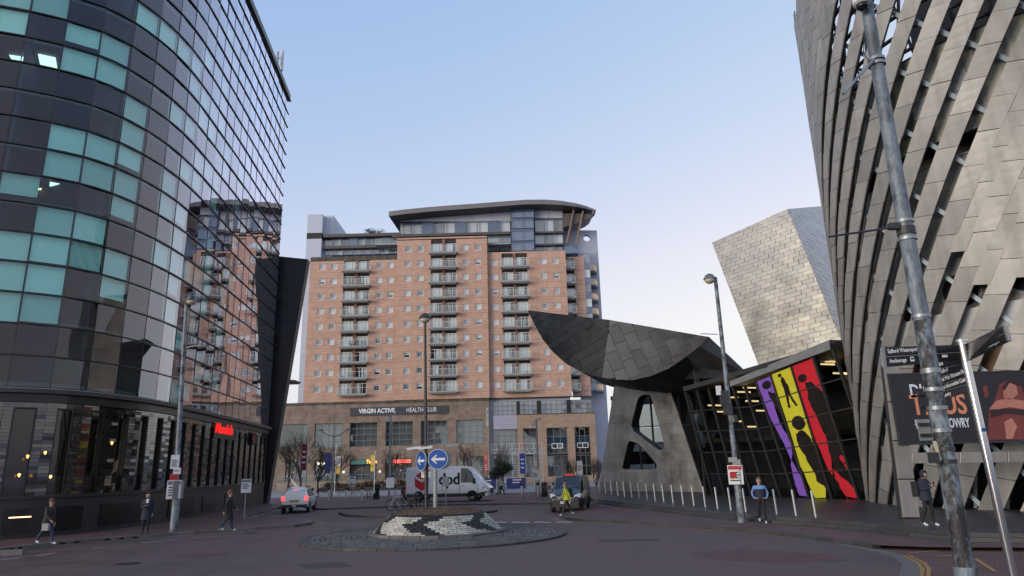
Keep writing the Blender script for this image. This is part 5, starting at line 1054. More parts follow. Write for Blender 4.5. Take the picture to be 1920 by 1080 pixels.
def lamp_post(px, pyb, pxt, pyt, zb, lab, mat_, r0=.15, r1=.08, side=1, sleeve=2.2, base=None, hs=1.0):
    p = G(px, pyb, zb) if base is None else np.asarray(base, float); q = D(pxt, pyt, p[1]); t = thing('lamp_post', lab, 'lamp post', p)
    MB().tube([p, p+(q-p)*.2, q], [r0*.8, r0*.72, r1], 10).build('pole', mat_, t, smooth='auto')
    if sleeve: MB().lathe([(r0*1.0, 0), (r0*1.02, .1), (r0, sleeve), (r0*.75, sleeve+.08)], p, 10).build('sleeve', mat_, t, smooth='auto')
    c = q+(side*.28*hs, -.05, -.12)
    MB().lathe([(.04, .27), (.16, .21), (.26, .07), (.28, 0), (.23, -.02)], c+(0, 0, .02), 16).build('lamp_hood', mat_, t, smooth='auto')
    MB().lathe([(.24, 0), (.22, -.08), (.13, -.16), (.03, -.19)], c, 16).build('lamp_glass', lampglass, t, smooth=True)
    MB().tube([q+(0, 0, -.15), q+(side*.1, 0, .1), c+(0, 0, .2)], .035, 6).build('lamp_arm', mat_, t, smooth=True)
    return t, p, q
toward = lambda p: (lambda d: np.array((d[0], d[1], 0)))(CP-np.asarray(p))
t, p, q = lamp_post(325, 997, 350, 561, .12, 'grey lamp post with stacked notices on the left pavement before the glass office', polep, .17, .085)
ax_ = (q-p)/(q[2]-p[2]); on = lambda z: p+ax_*(z-p[2])
zz_ = lambda py, P=None: ZAT(*(p if P is None else P)[:2], py)
MB().tube([on(zz_(652)), on(zz_(652))+(.75, -.05, .1)], .02, 5).build('bracket_arm', galv, t)
for (px, py, w_, h, f, hd, ln) in [(328, 866, .36, .62, wht, None, 4), (332, 883, .32, .28, wht, None, 2), (326, 896, .34, .4, redp, None, 2), (326, 918, .60, .82, wht, M('grey header', (.18, .19, .22), .5), 4)]:
    c = D(px, py, p[1]-.26); notice(t, c, w_, h, toward(c), f, hd, ln)
c = D(334, 918, p[1]-.2); plate('sign_plate', c, .6, .8, (.9, -.4, 0), sgn_back, t)
# tall dark lamp post on the mound
lp2, p, q = lamp_post(799, 950, 797, 594, .9, 'tall thin dark lamp post rising from the top of the round mound', dkpole, .10, .055, 1, 0, (*(G(799.5, 951, 1.0)[:2]), MH+.1), .01)
# blue arrow signs
def arrow_sign(lab, px, py, pole_px, pole_py, dia, nrm, Yo=0.):
    p = G(pole_px, pole_py, MH+.12); c = D(px, py, p[1]-.12); t = thing('keep_left_sign', lab, 'road sign', p, group=None)
    n = unit(nrm); x = unit(np.cross((0, 0, 1), n)); y = np.cross(n, x); r = dia/2; R_ = lambda k, l: [c+n*l+x*r*k*math.cos(a)+y*r*k*math.sin(a) for a in np.linspace(0, 2*math.pi, 32, endpoint=False)]
    MB().prism(R_(1, 0), -n*.03).build('sign_rim', wht, t); MB().prism(R_(.955, .004), -n*.003).build('sign_face', bluep, t)
    ar = [(-.72, 0), (-.22, .42), (-.06, .42), (-.32, .12), (.72, .12), (.72, -.12), (-.32, -.12), (-.06, -.42), (-.22, -.42)]
    MB().prism([c+n*.009+x*r*a*1.0+y*r*b for a, b in ar], -n*.004).build('arrow', wht, t)
    MB().tube([p+(0, 0, -.1), (p[0], p[1], c[2]+r*.6)], .085 if dia > .85 else .05, 10).build('pole', M('worn grey post', (.3, .31, .29), .6, .1, var=.4, scale=6) if 'worn grey post' not in bpy.data.materials else bpy.data.materials['worn grey post'], t, smooth='auto')
    MB().tube([(p[0], p[1], c[2]), c-n*.03], .03, 6).build('bracket', galv, t)
    return t, c, p, n
t, c, p, n = arrow_sign('large round blue sign with white left arrow facing the camera on the mound', 821, 861, 816, 952, .86, (-.05, -1, 0))
MB().tube([(p[0], p[1], c[2]+.2), (p[0]+.1, p[1], c[2]+.62), (p[0]+.75, p[1]-.25, c[2]+.60)], .025, 6).build('light_arm', galv, t)
MB().obox(np.array((p[0]+.75, p[1]-.25, c[2]+.56)), (.26, .02, .03), (-.01, .09, 0), (0, 0, .05)).build('sign_light', sgn_back, t)
MB().prism([c+(0.12, .3, 0)+np.array((.43*math.cos(a), .1*math.cos(a), .43*math.sin(a))) for a in np.linspace(0, 6.283, 24, endpoint=False)], (0, .03, 0)).build('rear_sign', sgn_back, t)
t, c, p, n = arrow_sign('narrower turned round blue sign with white left arrow at the left of the mound top', 789.5, 864, 800.5, 951.5, .84, (-.8, -.62, 0))
MB().tube([(p[0], p[1], c[2]+.3), (p[0]-.1, p[1]-.1, c[2]+.6), (p[0]-.55, p[1]-.3, c[2]+.52)], .025, 6).build('light_arm', galv, t)
for dx in (-.55, -.05): MB().obox(np.array((p[0]+dx, p[1]-.3, c[2]+.54)), (.3, .03, .03), (-.01, .09, 0), (0, 0, .05)).build('sign_light', wht, t)
c2 = D(798.5, 888, p[1]-.15); notice(t, c2, .40, .34, (0, -1, 0), wht, redp, 2)
# signs on plain poles
def pole_sign(lab, px, pyb, pyt, w_, h, ycen, zb=0., r=.035, face=None, head=None, lines=3, nm='pole_sign', back=False, Yb=None):
    p = G(px, pyb, zb); t = thing(nm, lab, 'sign', p); zt = ZAT(p[0], p[1], pyt)
    MB().tube([p, (p[0], p[1], zt)], r, 8).build('pole', galv, t, smooth='auto'); c = np.array((p[0], p[1], ZAT(p[0], p[1], ycen)))+unit(toward(p))*(r+.02)
    if back: plate('sign_plate', c, w_, h, toward(p), sgn_back, t)
    else: notice(t, c, w_, h, toward(p), face, head, lines)
    return t
pole_sign('white notice on a thin pole beside the kerb past the long coated walker', 457, 977, 902, .52, .72, 911, .12, .04, head=bpy.data.materials['grey header'])
pole_sign('blank white sign plate on a pole behind the parked bicycles', 730.5, 957, 893, .50, .62, 905, .12, .03, lines=0)
pole_sign('small grey sign back on a pole right of the blue arrow signs', 836, 952, 889, .42, .62, 903, .12, .03, back=True)
pole_sign('white notice on a thin pole among the far left bollards', 659.5, 939, 889, .62, .8, 897, 0, .05, head=bluep, lines=2)
pole_sign('white notice on a thin pole beside the far tall camera pole at right', 1005.5, 932, 881, .62, .95, 890, 0, .05, lines=3)
pole_sign('white notice on a pole standing behind the black taxi van', 1090, 935, 868, .45, 1.1, 877, 0, .05, lines=3)
# tall right lamp post
t, p, q = lamp_post(1391, 980, 1341, 520, .1, 'tall grey lamp post with red and white notice on the right pavement', polep, .16, .085, -1, 2.4)
c = D(1379, 890, p[1]-.25); notice(t, c, .60, .78, toward(c), wht, redp, 4); MB().obox(c+np.array((0, -.02, -.02)), (.24, 0, 0), (0, .003, 0), (0, 0, .12)).build('red_block', redp, t, fix=False)
c = D(1389, 891, p[1]-.1); plate('sign_plate', c, .6, .78, (.9, -.45, 0), sgn_back, t)
for (px, py, w_, h) in ((1374, 862, .36, .2), (1381, 866, .3, .2)): c = D(px, py, p[1]-.2); plate('number_plate', c, w_, h, toward(c), sgn_back, t)
bx = D(1358, 746, p[1]); MB().obox(bx, (.16, 0, 0), (0, .14, 0), (0, 0, .3)).obox(bx+(.1, 0, -.5), (.16, 0, 0), (0, .15, 0), (0, 0, .22)).build('control_box', dkpole, t); MB().obox(bx+(-.22, -.02, .32), (.09, 0, 0), (0, .09, 0), (0, 0, .2)).build('camera', wht, t)
aa = D(1346, 627, p[1]); MB().tube([aa, aa+(-.75, 0, .06)], .02, 5).build('bracket_arm', galv, t)
MB().lathe([(.19, 0), (.19, .25), (.17, .3)], bx+(.33, 0, -1.05), 10).build('collar', dkpole, t)
# big foreground pole
b_, tpt = D(1812, 1080, 8.3), D(1618, -30, 8.45); dv = (tpt-b_)/(tpt[2]-b_[2]); base = b_-dv*b_[2]; on = lambda z: base+dv*(z-base[2])
fp = thing('camera_pole', 'big foreground pole in peeling pale blue paint with brackets and a camera at its top', 'pole', base)
peel2 = M('flaked black and blue paint', (.022, .022, .024), .55, .1, var=.3, scale=16, col2=(.24, .29, .34), bump=.6, bscale=30, stretch=(1, 1, .5))
MB().tube([base, on(1.3)], [.125, .122], 20).build('base_sleeve', peel, fp, smooth='auto'); zf = ZAT(*b_[:2], 600); MB().tube([on(1.3), on(zf)], [.100, .098], 20).build('lower_pole', peel2, fp, smooth='auto'); MB().tube([on(zf), on(9.2)], [.098, .078], 20).build('upper_pole', peel, fp, smooth='auto')
fz = lambda py: ZAT(*b_[:2], py)
for py, h, m_ in ((430, .05, dkpole), (412, .02, galv), (445, .02, galv), (592, .02, galv), (112, .02, galv), (103, .02, galv), (695, .03, galv), (730, .022, galv), (765, .022, galv), (807, .022, galv), (842, .022, dkpole), (865, .022, dkpole)):
    z = fz(py); MB().lathe([(.1, -h), (.112, -h), (.112, h), (.1, h)], on(z), 20).build('band', m_, fp, smooth='auto')
pa, pb = D(1690, 424, 8.35), D(1553, 444, 8.2); MB().tube([pa, pb], .014, 6).build('arm', dkpole, fp); MB().obox(pa+(-.1, 0, .0), (.06, 0, 0), (0, .04, 0), (0, 0, .04)).build('arm_clamp', dkpole, fp)
MB().tube([D(1638, 112, 8.35), D(1581, 176, 8.1)], .022, 8).build('stay_rod', galv, fp); MB().tube([on(8.3)+(-.1, 0, 0), on(8.0)+(-.16, 0, 0), on(7.8)+(-.08, 0, 0)], .008, 6).build('cable', blk, fp)
c = D(1616, 6, 8.3); MB().lathe([(.05, .13), (.11, .1), (.12, 0), (.06, -.05)], c, 16).build('camera_body', wht, fp, smooth='auto'); MB().lathe([(.09, -.02), (.08, -.08), (.03, -.11)], c, 16).build('camera_dome', M('dark lens', (.01, .01, .012), .08), fp, smooth=True)
for (px0, px1, py0, py1, m_, rails) in ((1722, 1748, 728, 772, dkpole, 1), (1722, 1753, 786, 826, sgn_back, 1)):
    c = (D(px0, py0, 8.6)+D(px1, py1, 8.6))/2; w_ = (D(px1, py0, 8.6)-D(px0, py0, 8.6))[0]; h = (D(px0, py0, 8.6)-D(px0, py1, 8.6))[2]; MB().obox(c, (w_/2, 0, 0), (0, .01, 0), (0, 0, h/2)).build('sign_back', m_, fp)
    for k in (-.25, .25): MB().obox(c+(.05, -.03, h*k), (w_/2+.05, 0, 0), (0, .018, 0), (0, 0, .018)).build('sign_rail', dkpole, fp)
c = D(1757, 845, 8.2); MB().obox(c, (.02, 0, 0), (0, .004, 0), (-.012, 0, .11)).build('sticker', M('torn cream sticker', (.55, .48, .33), .7, var=.2), fp)
c = D(1760, 858, 8.2); MB().obox(c+(-.06, 0, 0), (.05, 0, 0), (0, .03, 0), (0, 0, .06)).build('junction_box', dkpole, fp)
# fingerpost
YF = 10.2; fb, ft = D(1900, 1080, YF), D(1803, 641, YF); dv2 = (ft-fb)/(ft[2]-fb[2]); fbase = fb-dv2*fb[2]
fg = thing('fingerpost', 'stainless steel fingerpost with black direction boards in the right foreground', 'signpost', fbase)
ss_m = M('polished steel post', (.55, .55, .56), .16, .95, var=.08); blkb = M('black sign board', (.012, .012, .015), .35, var=.1)
MB().tube([fbase, ft], .058, 18).build('post', ss_m, fg, smooth='auto'); MB().lathe([(.085, 0), (.085, .03), (.04, .045)], ft, 18).build('cap', ss_m, fg, smooth='auto')
def finger(pts, lines, size, n_in=None, rev=False):
    P = [np.asarray(p) for p in pts]                      # bottom-near, bottom-far, top-far, top-near as seen
    n = unit(np.cross(P[1]-P[0], P[3]-P[0])); n = n if n @ (CP-P[0]) > 0 else -n
    fo = MB().prism(P, -n*.03).build('finger_board', blkb, fg); mid0, mid1 = (P[0]+P[3])/2, (P[1]+P[2])/2
    return P, n, fo
P, n, fo = finger([D(1663, 688, YF-.25), D(1806, 675, YF), D(1806, 646, YF), D(1659, 651, YF-.25)], None, 0)
xa = unit(P[1]-P[0]); ya = unit(P[3]-P[0]); ya = unit(ya-xa*(ya @ xa))
lp = lambda u, v: P[0]*(1-u)*(1-v)+P[1]*u*(1-v)+P[2]*u*v+P[3]*(1-u)*v
wl = M('white lettering', (.75, .75, .76), .5, var=0)
text('lettering', 'Salford Watersports Centre', wl, fg, lp(.03, .68)+n*.004, xa, ya, .085, .002, bold=.012, sx=.78); text('lettering', 'Anchorage', wl, fg, lp(.04, .18)+n*.004, xa, ya, .085, .002, bold=.012, sx=.78)
MB().prism([lp(.0, .49)+n*.004, lp(1, .49)+n*.004, lp(1, .52)+n*.004, lp(0, .52)+n*.004], -n*.003).build('divider', sgn_back, fg); MB().prism([lp(.72, .27)+n*.004, lp(.79, .25)+n*.004, lp(.79, .4)+n*.004, lp(.72, .42)+n*.004], -n*.003).build('sticker', wl, fg)
def tram(o, s, xa, ya, n):                                 # small tram pictogram
    MB().prism([o+xa*a*s+ya*b*s for a, b in ((-.5, 0), (.5, 0), (.5, .7), (.35, 1), (-.35, 1), (-.5, .7))], -n*.002).build('tram_symbol', wl, fg); MB().prism([o+n*.003+xa*a*s+ya*b*s for a, b in ((-.36, .4), (.36, .4), (.36, .75), (-.36, .75))], -n*.002).build('tram_window', blkb, fg)
tram(lp(.335, .17)+n*.004, .07, xa, ya, n)
MB().prism([P[0]-xa*.0, P[0]-xa*.05, P[3]-xa*.05, P[3]], -n*.04).build('end_cap', sgn_back, fg)
P, n, fo = finger([D(1812, 677, YF), D(1888, 640, YF-1.3), D(1879, 611, YF-1.3), D(1810, 645, YF)], None, 0)
xa = unit(P[1]-P[0]); ya = unit(P[3]-P[0]); ya = unit(ya-xa*(ya @ xa)); lp = lambda u, v: P[0]*(1-u)*(1-v)+P[1]*u*(1-v)+P[2]*u*v+P[3]*(1-u)*v
text('lettering', 'Broadway', wl, fg, lp(.63, .62)+n*.004, xa, ya, .085, .002, bold=.012, sx=.85); text('lettering', 'MediaCityUK', wl, fg, lp(.60, .14)+n*.004, xa, ya, .085, .002, bold=.012, sx=.72); tram(lp(.56, .62)+n*.004, .07, xa, ya, n); tram(lp(.53, .14)+n*.004, .07, xa, ya, n)
MB().prism([P[1], P[1]+xa*.05, P[2]+xa*.05, P[2]], -n*.04).build('end_cap', sgn_back, fg); MB().prism([lp(.0, .49)+n*.004, lp(1, .49)+n*.004, lp(1, .52)+n*.004, lp(0, .52)+n*.004], -n*.003).build('divider', sgn_back, fg)
P, n, fo = finger([D(1761, 752, YF+.9), D(1817, 733, YF+.1), D(1815, 668, YF+.1), D(1746, 680, YF+.9)], None, 0)
xa = unit(P[1]-P[0]); ya = unit(P[3]-P[0]); ya = unit(ya-xa*(ya @ xa)); lp = lambda u, v: P[0]*(1-u)*(1-v)+P[1]*u*(1-v)+P[2]*u*v+P[3]*(1-u)*v
for k, s_ in enumerate(('Metrolink', 'Old Trafford', 'Imperial War Museum North', 'Tourist Information Centre i', 'The Lowry')):
    text('lettering', s_, wl, fg, lp(.03, .83-.195*k)+n*.004, xa, ya, .09, .002, bold=.01, sx=.82)
    if k: MB().prism([lp(.0, .995-.2*k)+n*.004, lp(1, .995-.2*k)+n*.004, lp(1, 1.005-.2*k)+n*.004, lp(0, 1.005-.2*k)+n*.004], -n*.003).build('divider', sgn_back, fg)
c = fbase+dv2*ZAT(*fb[:2], 806); MB().prism([c+(0, -.062, 0)+np.array((.03*math.cos(a), 0, .03*math.sin(a))) for a in np.linspace(0, 6.283, 16, endpoint=False)], (0, -.004, 0)).build('round_sticker', bluep, fg)
# ---------------------------------------------------------------- bollards
first = None; rim_m = M('reflective white band', (.7, .7, .7), .4); ssb = M('steel bollard', (.36, .36, .37), .3, .8, var=.15)
def bollard(px, py, lab, zb, grp):
    global first; p = G(px, py, zb)
    if first is None:
        first = thing('bollard', lab, 'bollard', p, group=grp)
        MB().lathe([(.13, 0), (.13, .12), (.105, .14), (.105, 1.0), (.08, 1.04)], p, 14).build('post', ssb, first, smooth='auto'); MB().lathe([(.125, .97), (.13, 1.0), (.13, 1.16), (.06, 1.22)], p, 14).build('cap', dkpole, first, smooth='auto'); MB().lathe([(.109, .84), (.112, .85), (.112, .94), (.109, .95)], p, 14).build('band', rim_m, first)
        return first
    return copy_tree(first, label=lab, loc=p)
farb = [(585, 941, 'steel bollard with dark cap just right of the white car'), (616, 940, 'steel bollard with dark cap under the double arm street light'), (648, 940, 'steel bollard with dark cap left of the white notice pole in the plaza row'), (678, 939.5, 'steel bollard with dark cap beside the standing bicycle in the plaza'), (741, 938.5, 'steel bollard with dark cap just left of the litter bin and the white van'),
        (979, 933, 'steel bollard with dark cap right of the person in white shirt'), (1009, 932.5, 'steel bollard with dark cap at the foot of the right tall camera pole'), (1039, 932, 'steel bollard with dark cap at the left rear of the black taxi van')]
for px, py, lb in farb: bollard(px, py, lb, .1, 'steel bollards along the far plaza edge')
f2 = None; wp_m = M('pale slim post', (.50, .50, .51), .35, .5, var=.1)
slim = [(1125.5, 925), (1136, 927), (1147, 928.5), (1159, 930), (1171.5, 932), (1185, 934), (1199, 936), (1214, 938), (1229, 940), (1245, 942), (1262.5, 944.5), (1281.5, 947), (1301.5, 949.5), (1323, 952), (1346, 955), (1371, 958), (1399, 961), (1457, 965.5), (1493, 968.5), (1530, 971.5)]
ordn = 'first second third fourth fifth sixth seventh eighth ninth tenth eleventh twelfth thirteenth fourteenth fifteenth sixteenth seventeenth eighteenth nineteenth last'.split()
for k, (px, py) in enumerate(slim):
    p = G(px, py, .32); lab = f'pale slim leaning post, {ordn[k]} from the left in the row along the plinth edge'
    if f2 is None:
        f2 = thing('slim_post', lab, 'bollard', p, group='slim posts along the plinth edge'); MB().lathe([(.05, 0), (.05, .02), (.045, .03)], p, 10).build('foot', dkpole, f2); MB().tube([p+(0, 0, .02), p+(-.05, 0, 1.05)], .045, 12).build('post', wp_m, f2, smooth='auto')
    else: copy_tree(f2, label=lab, loc=p)
f3 = None; cps = [(1560, 930), (1567, 933), (1589, 936), (1610, 930), (1628, 938), (1683, 940), (1478, 921), (1497, 922), (1535, 925)]
cl_ = ['short steel chain post, leftmost of the close pair by the red panel', 'short steel chain post, right one of the close pair by the red panel', 'short steel chain post in front of the red tail shape', 'short steel chain post behind the red tail shape', 'short steel chain post at the left foot of the drum', 'short steel chain post just left of the raking banner post', 'short steel chain post below the purple panel', 'short steel chain post between purple and yellow panels', 'short steel chain post below the yellow panel']
CPs = []
for k, (px, py) in enumerate(cps):
    p = G(px, py, .32); CPs.append(p)
    if f3 is None:
        f3 = thing('chain_post', cl_[k], 'post', p, group='chain posts before the foyer'); MB().tube([p, p+(0, 0, .95)], .035, 8).build('post', ssb, f3, smooth='auto'); MB().lathe([(.05, 0), (.055, .03), (.03, .07)], p+(0, 0, .93), 8).build('cap', ssb, f3)
    else: copy_tree(f3, label=cl_[k], loc=p)
for a, b_, lb in ((1, 2, 'sagging steel chain between posts in front of the red panel'), (4, 5, 'long sagging steel chain between the drum foot and the banner post')):
    A, B = CPs[a]+(0, 0, .88), CPs[b_]+(0, 0, .88); MB().tube([A*(1-f)+B*f-(0, 0, .35*4*f*(1-f)) for f in np.linspace(0, 1, 14)], .014, 5).build('chain', ssb, origin=A, label=lb, category='chain')
# ---------------------------------------------------------------- banner poles, camera poles, double lamp in the plaza
def banner_pole(lab, px, pyb, pyt, cols_, w_, Yd, side=1):
    p = D(px, pyb, Yd); p[2] = 0; t = thing('banner_pole', lab, 'banner', p); zt = ZAT(p[0], p[1], pyt); MB().tube([p, (p[0], p[1], zt)], .06, 8).build('pole', galv, t, smooth='auto')
    for (y0, y1, m_) in cols_:
        z0, z1 = ZAT(p[0], p[1], y1), ZAT(p[0], p[1], y0); MB().obox((p[0]+side*(w_/2+.08), p[1]-.02, (z0+z1)/2), (w_/2, 0, 0), (0, .015, 0), (0, 0, (z1-z0)/2-.005)).build('banner', m_, t, fix=False)
        for k in range(3): MB().obox((p[0]+side*(w_/2+.08), p[1]-.04, z0+(z1-z0)*(.3+.2*k)), (w_*.3, 0, 0), (0, .004, 0), (0, 0, (z1-z0)*.035)).build('print_line', wht if m_ is not wht else blk, t, fix=False)
    return t
mar = M('maroon banner', (.20, .02, .035), .7, var=.15); pub = M('violet blue banner', (.12, .13, .34), .7, var=.15); ora = M('coral banner', (.55, .10, .07), .7, var=.15); bl2 = M('royal blue banner', (.03, .06, .32), .7, var=.15)
banner_pole('maroon banner on a pole left of the plaza near the white car', 573, 925, 800, [(832, 882, mar)], .55, 74, -1)
banner_pole('white over yellow banner on a pole beside the double arm street light', 628, 905, 832, [(855, 874, wht), (875, 889, yelp)], .5, 84)
banner_pole('all yellow banner on a pole before the stone podium', 702, 910, 845, [(853, 873, yelp), (874, 884, yelp)], .48, 92, -1)
banner_pole('coral and white banner on a pole right of the white van', 917, 910, 850, [(850, 866, ora), (866.3, 886, ora)], .6, 98, -1)
banner_pole('royal blue banner on a pole before the stair tower', 987, 915, 838, [(850, 888, bl2)], .7, 92, -1)
def cam_pole(lab, px, pyb, pyt, Yd, r=.1):
    p = D(px, pyb, Yd); p[2] = 0; t = thing('camera_pole', lab, 'pole', p); zt = ZAT(p[0], p[1], pyt); MB().tube([p, (p[0], p[1], zt)], [r, r*.8], 10).build('pole', galv, t, smooth='auto')
    MB().obox((p[0]-.25, p[1], zt-.5), (.22, 0, 0), (0, .12, 0), (0, 0, .14)).build('camera', wht, t); MB().lathe([(.05, .2), (.14, .1), (.12, -.1), (.03, -.18)], (p[0]+.32, p[1], zt+.05), 10).build('dome_camera', wht, t, smooth=True); MB().tube([(p[0]-.3, p[1], zt-.3), (p[0]+.35, p[1], zt+.25)], .03, 5).build('bracket', galv, t)
cam_pole('tall grey camera pole crossing the dark sign board of the podium', 729.5, 938, 776, 62, .11); cam_pole('tall grey camera pole in front of the warm stone block at right', 1010.5, 930, 786, 66, .1)
pv = D(621, 941, 66); pv[2] = 0; t = thing('double_street_light', 'slim street light with two upswept curved arms left of the plaza', 'street light', pv)
zt = ZAT(pv[0], pv[1], 788); z1 = ZAT(pv[0], pv[1], 818); MB().tube([pv, (pv[0], pv[1], zt)], [.13, .04], 10).build('pole', galv, t, smooth='auto')
for s_ in (-1, 1): MB().tube([(pv[0]+s_*1.15*f, pv[1], z1+.45*f*f*1.2) for f in np.linspace(0, 1, 8)], .045, 6).build('arm', galv, t, smooth=True); MB().obox((pv[0]+s_*1.3, pv[1], z1+.58), (.22, 0, .06), (0, .1, 0), (-.01, 0, .05)).build('lamp_head', galv, t)
MB().obox((pv[0]-.45, pv[1]-.05, ZAT(pv[0], pv[1], 868)), (.28, 0, 0), (0, .015, 0), (0, 0, .95)).build('banner', pub, t, fix=False)
# ---------------------------------------------------------------- terrace before the podium, planters, hoardings, stairs
ter = M('terrace stone', (.30, .25, .20), .8, var=.25, scale=1.5, piece=.12)
tw = thing('terrace_wall', 'low pale stone retaining wall with glass rail before the podium restaurants', 'wall', (-22, 112, 0))
x0, x1 = X(519, 905, 112), X(905, 905, 112); zt = 1.25
n = 22
for q in range(n):
    for k in range(2): MB().box(x0+(x1-x0)*q/n+.012, 112, .62*k, x0+(x1-x0)*(q+1)/n-.012, 112.5, .62*k+.61).build('stone_block', ter, tw, fix=False)
MB().box(x0, 112.51, 0, x1, 124.5, 1.2).build('terrace_floor', ter, tw)
rl = MB().box(x0, 112.2, 2.2, x1, 112.27, 2.27)
for q in range(n+1): u = x0+(x1-x0)*q/n; rl.box(u-.03, 112.2, 1.24, u+.03, 112.27, 2.199)
rl.build('railing', galv, tw)
for q in range(n): MB().box(x0+(x1-x0)*q/n+.05, 112.22, 1.3, x0+(x1-x0)*(q+1)/n-.05, 112.24, 2.15).build('glass_panel', g_bal, tw, fix=False)
hedge_m = M('dry brown hedge', (.13, .085, .05), .9, piece=.5, var=.4); hedge_g = M('dark evergreen leaf', (.035, .045, .025), .8, piece=.5, var=.3)
def foliage(name, c, rx, ry, rz, n, s, mat_, parent, **k):
    mb = MB(); c = np.asarray(c, float)
    cl = [rng.normal(0, .45, 3) for _ in range(max(6, n//60))]
    for _ in range(n):
        v = cl[random.randrange(len(cl))]+rng.normal(0, .2, 3); p = c+v*(rx, ry, rz); a, b_ = rng.normal(0, s, 3), rng.normal(0, s, 3); mb.add([p, p+a, p+(a+b_)*.6, p+b_], [(0, 1, 2, 3)])
    return mb.build(name, mat_, parent, fix=False, **k)
for (px, w_, lb) in ((627, 4.2, 'low dry brown hedge at the left of the terrace wall'), (690, 5.2, 'long low dry brown hedge before the terrace wall right of the tall camera pole'), (758, 3.5, 'low dry brown hedge partly hidden behind the white van')):
    c = D(px, 912, 104); c[2] = .75; h = thing('hedge', lb, 'hedge', (c[0], c[1], 0)); foliage('foliage', c, w_*.5, .7, .45, 1500, .14, hedge_m, h); MB().box(c[0]-w_*.55, c[1]-.8, 0, c[0]+w_*.55, c[1]+.8, .5).build('planter', M('dark planter', (.04, .038, .036), .7) if 'dark planter' not in bpy.data.materials else bpy.data.materials['dark planter'], h)
for (pa, pb, ya, yb, lb) in ((897, 930, 898, 918, 'blue hoarding with pale lettering left of the evergreen tree'), (950, 988, 897, 918, 'blue hoarding with pale lettering right of the evergreen tree')):
    a, b_ = D(pa, yb, 92), D(pb, yb, 92); t = thing('hoarding', lb, 'hoarding', ((a[0]+b_[0])/2, 92, 0)); MB().box(a[0], 92, 0, b_[0], 92.15, D(pa, ya, 92)[2]).build('panel', M('indigo hoarding', (.035, .05, .19), .6, var=.12) if 'indigo hoarding' not in bpy.data.materials else bpy.data.materials['indigo hoarding'], t)
    for k in range(2): MB().box(a[0]+(b_[0]-a[0])*.3, 91.97, 1.02-.32*k, a[0]+(b_[0]-a[0])*(.75-.1*k), 91.99, 1.16-.32*k).build('print_line', bpy.data.materials['white lettering'], t, fix=False)
# white fire stairs before the podium entrance
st = thing('metal_staircase', 'white open metal staircase with lattice rails before the podium entrance', 'staircase', D(990, 915, 108)*(1, 1, 0)); wst = M('white painted steel', (.5, .5, .5), .5)
sx0, sx1 = X(961, 880, 108), X(1018, 880, 108)
for px in (961, 975, 1002, 1018): u = X(px, 880, 108); MB().box(u-.06, 108, 0, u+.06, 108.12, 6.2).build('post', wst, st, fix=False)
for (ua, ub) in ((sx0, X(975, 880, 108)), (X(1002, 880, 108), sx1)):
    for k in range(15): MB().box(ua+.07, 108.02, .4+.36*k, ub-.07, 108.9, .45+.36*k).build('tread', wst, st, fix=False)
MB().box(sx0-.4, 107.9, 4.6, sx1+.4, 109.6, 4.75).build('landing', wst, st)
for k in range(14): u = sx0-.4+(sx1-sx0+.8)*k/14; v_ = u+(sx1-sx0+.8)/14; MB().tube([(u, 107.9, 4.85+(.5 if k % 2 else 0)), (v_, 107.9, 4.85+(0 if k % 2 else .5))], .04, 4).build('lattice_bar', wst, st, fix=False)
for z in (4.82, 5.4, 6.2): MB().box(sx0-3.2, 107.95, z, sx1+.4, 108.0, z+.06).build('rail', wst, st, fix=False)
for k in range(9): u = sx0-3.2+.4*k; MB().box(u, 107.96, 4.75, u+.04, 107.99, 6.2).build('baluster', wst, st, fix=False)
ts = thing('terrace_steps', 'dim stone stairway with sloping handrails by the leaning tiled wall', 'steps', D(545, 912, 98)*(1, 1, 0)); a, b_ = X(527, 900, 98), X(556, 900, 98)
for k in range(8): MB().box(a, 98+.35*k, 0, b_-.12*k, 98.35+.35*k, .17*(k+1)).build('step', ter, ts, fix=False)
for o_ in (0, .5, 1.0): MB().tube([(b_+.3, 97.8, .9-o_*.3), (a+.8, 98.2, 2.6-o_*.3)], .05, 5).build('handrail', galv, ts, fix=False)
# cycle hoops and bin
hp = None
for px in (603, 634, 655, 664, 694):
    p = G(px, 938.5, -.03); lb = {603: 'low steel cycle hoop between the two leftmost plaza bollards', 634: 'low steel cycle hoop left of the white notice pole', 655: 'low steel cycle hoop just left of the white notice pole', 664: 'low steel cycle hoop just right of the white notice pole', 694: 'low steel cycle hoop left of the woman in black'}[px]
    if hp is None: hp = MB().tube([p, p+(0, 0, .65), p+(.06, 0, .75), p+(.6, 0, .75), p+(.66, 0, .65), p+(.66, 0, 0)], .03, 6).build('cycle_hoop', ssb, origin=p, smooth='auto', label=lb, category='bike rack', group='cycle hoops in the plaza')
    else: copy_tree(hp, label=lb, loc=p)
def bin_(px, py, lb, zb=.1):
    p = G(px, py, zb); t = thing('litter_bin', lb, 'bin', p); MB().lathe([(.26, 0), (.28, .05), (.28, .95), (.25, 1.0)], p, 12).build('body', blk, t, smooth='auto'); MB().lathe([(.29, 1.0), (.29, 1.06), (.2, 1.2), (.05, 1.24)], p, 12).build('lid', dkpole, t, smooth='auto'); MB().obox(p+(0, -.28, .78), (.16, 0, 0), (0, .01, 0), (0, 0, .09)).build('opening', M('bin red', (.25, .02, .02), .5) if 'bin red' not in bpy.data.materials else bpy.data.materials['bin red'], t)
bin_(757.5, 939, 'black litter bin at the rear of the white van'); bin_(1021, 931, 'black litter bin beside the right tall camera pole')
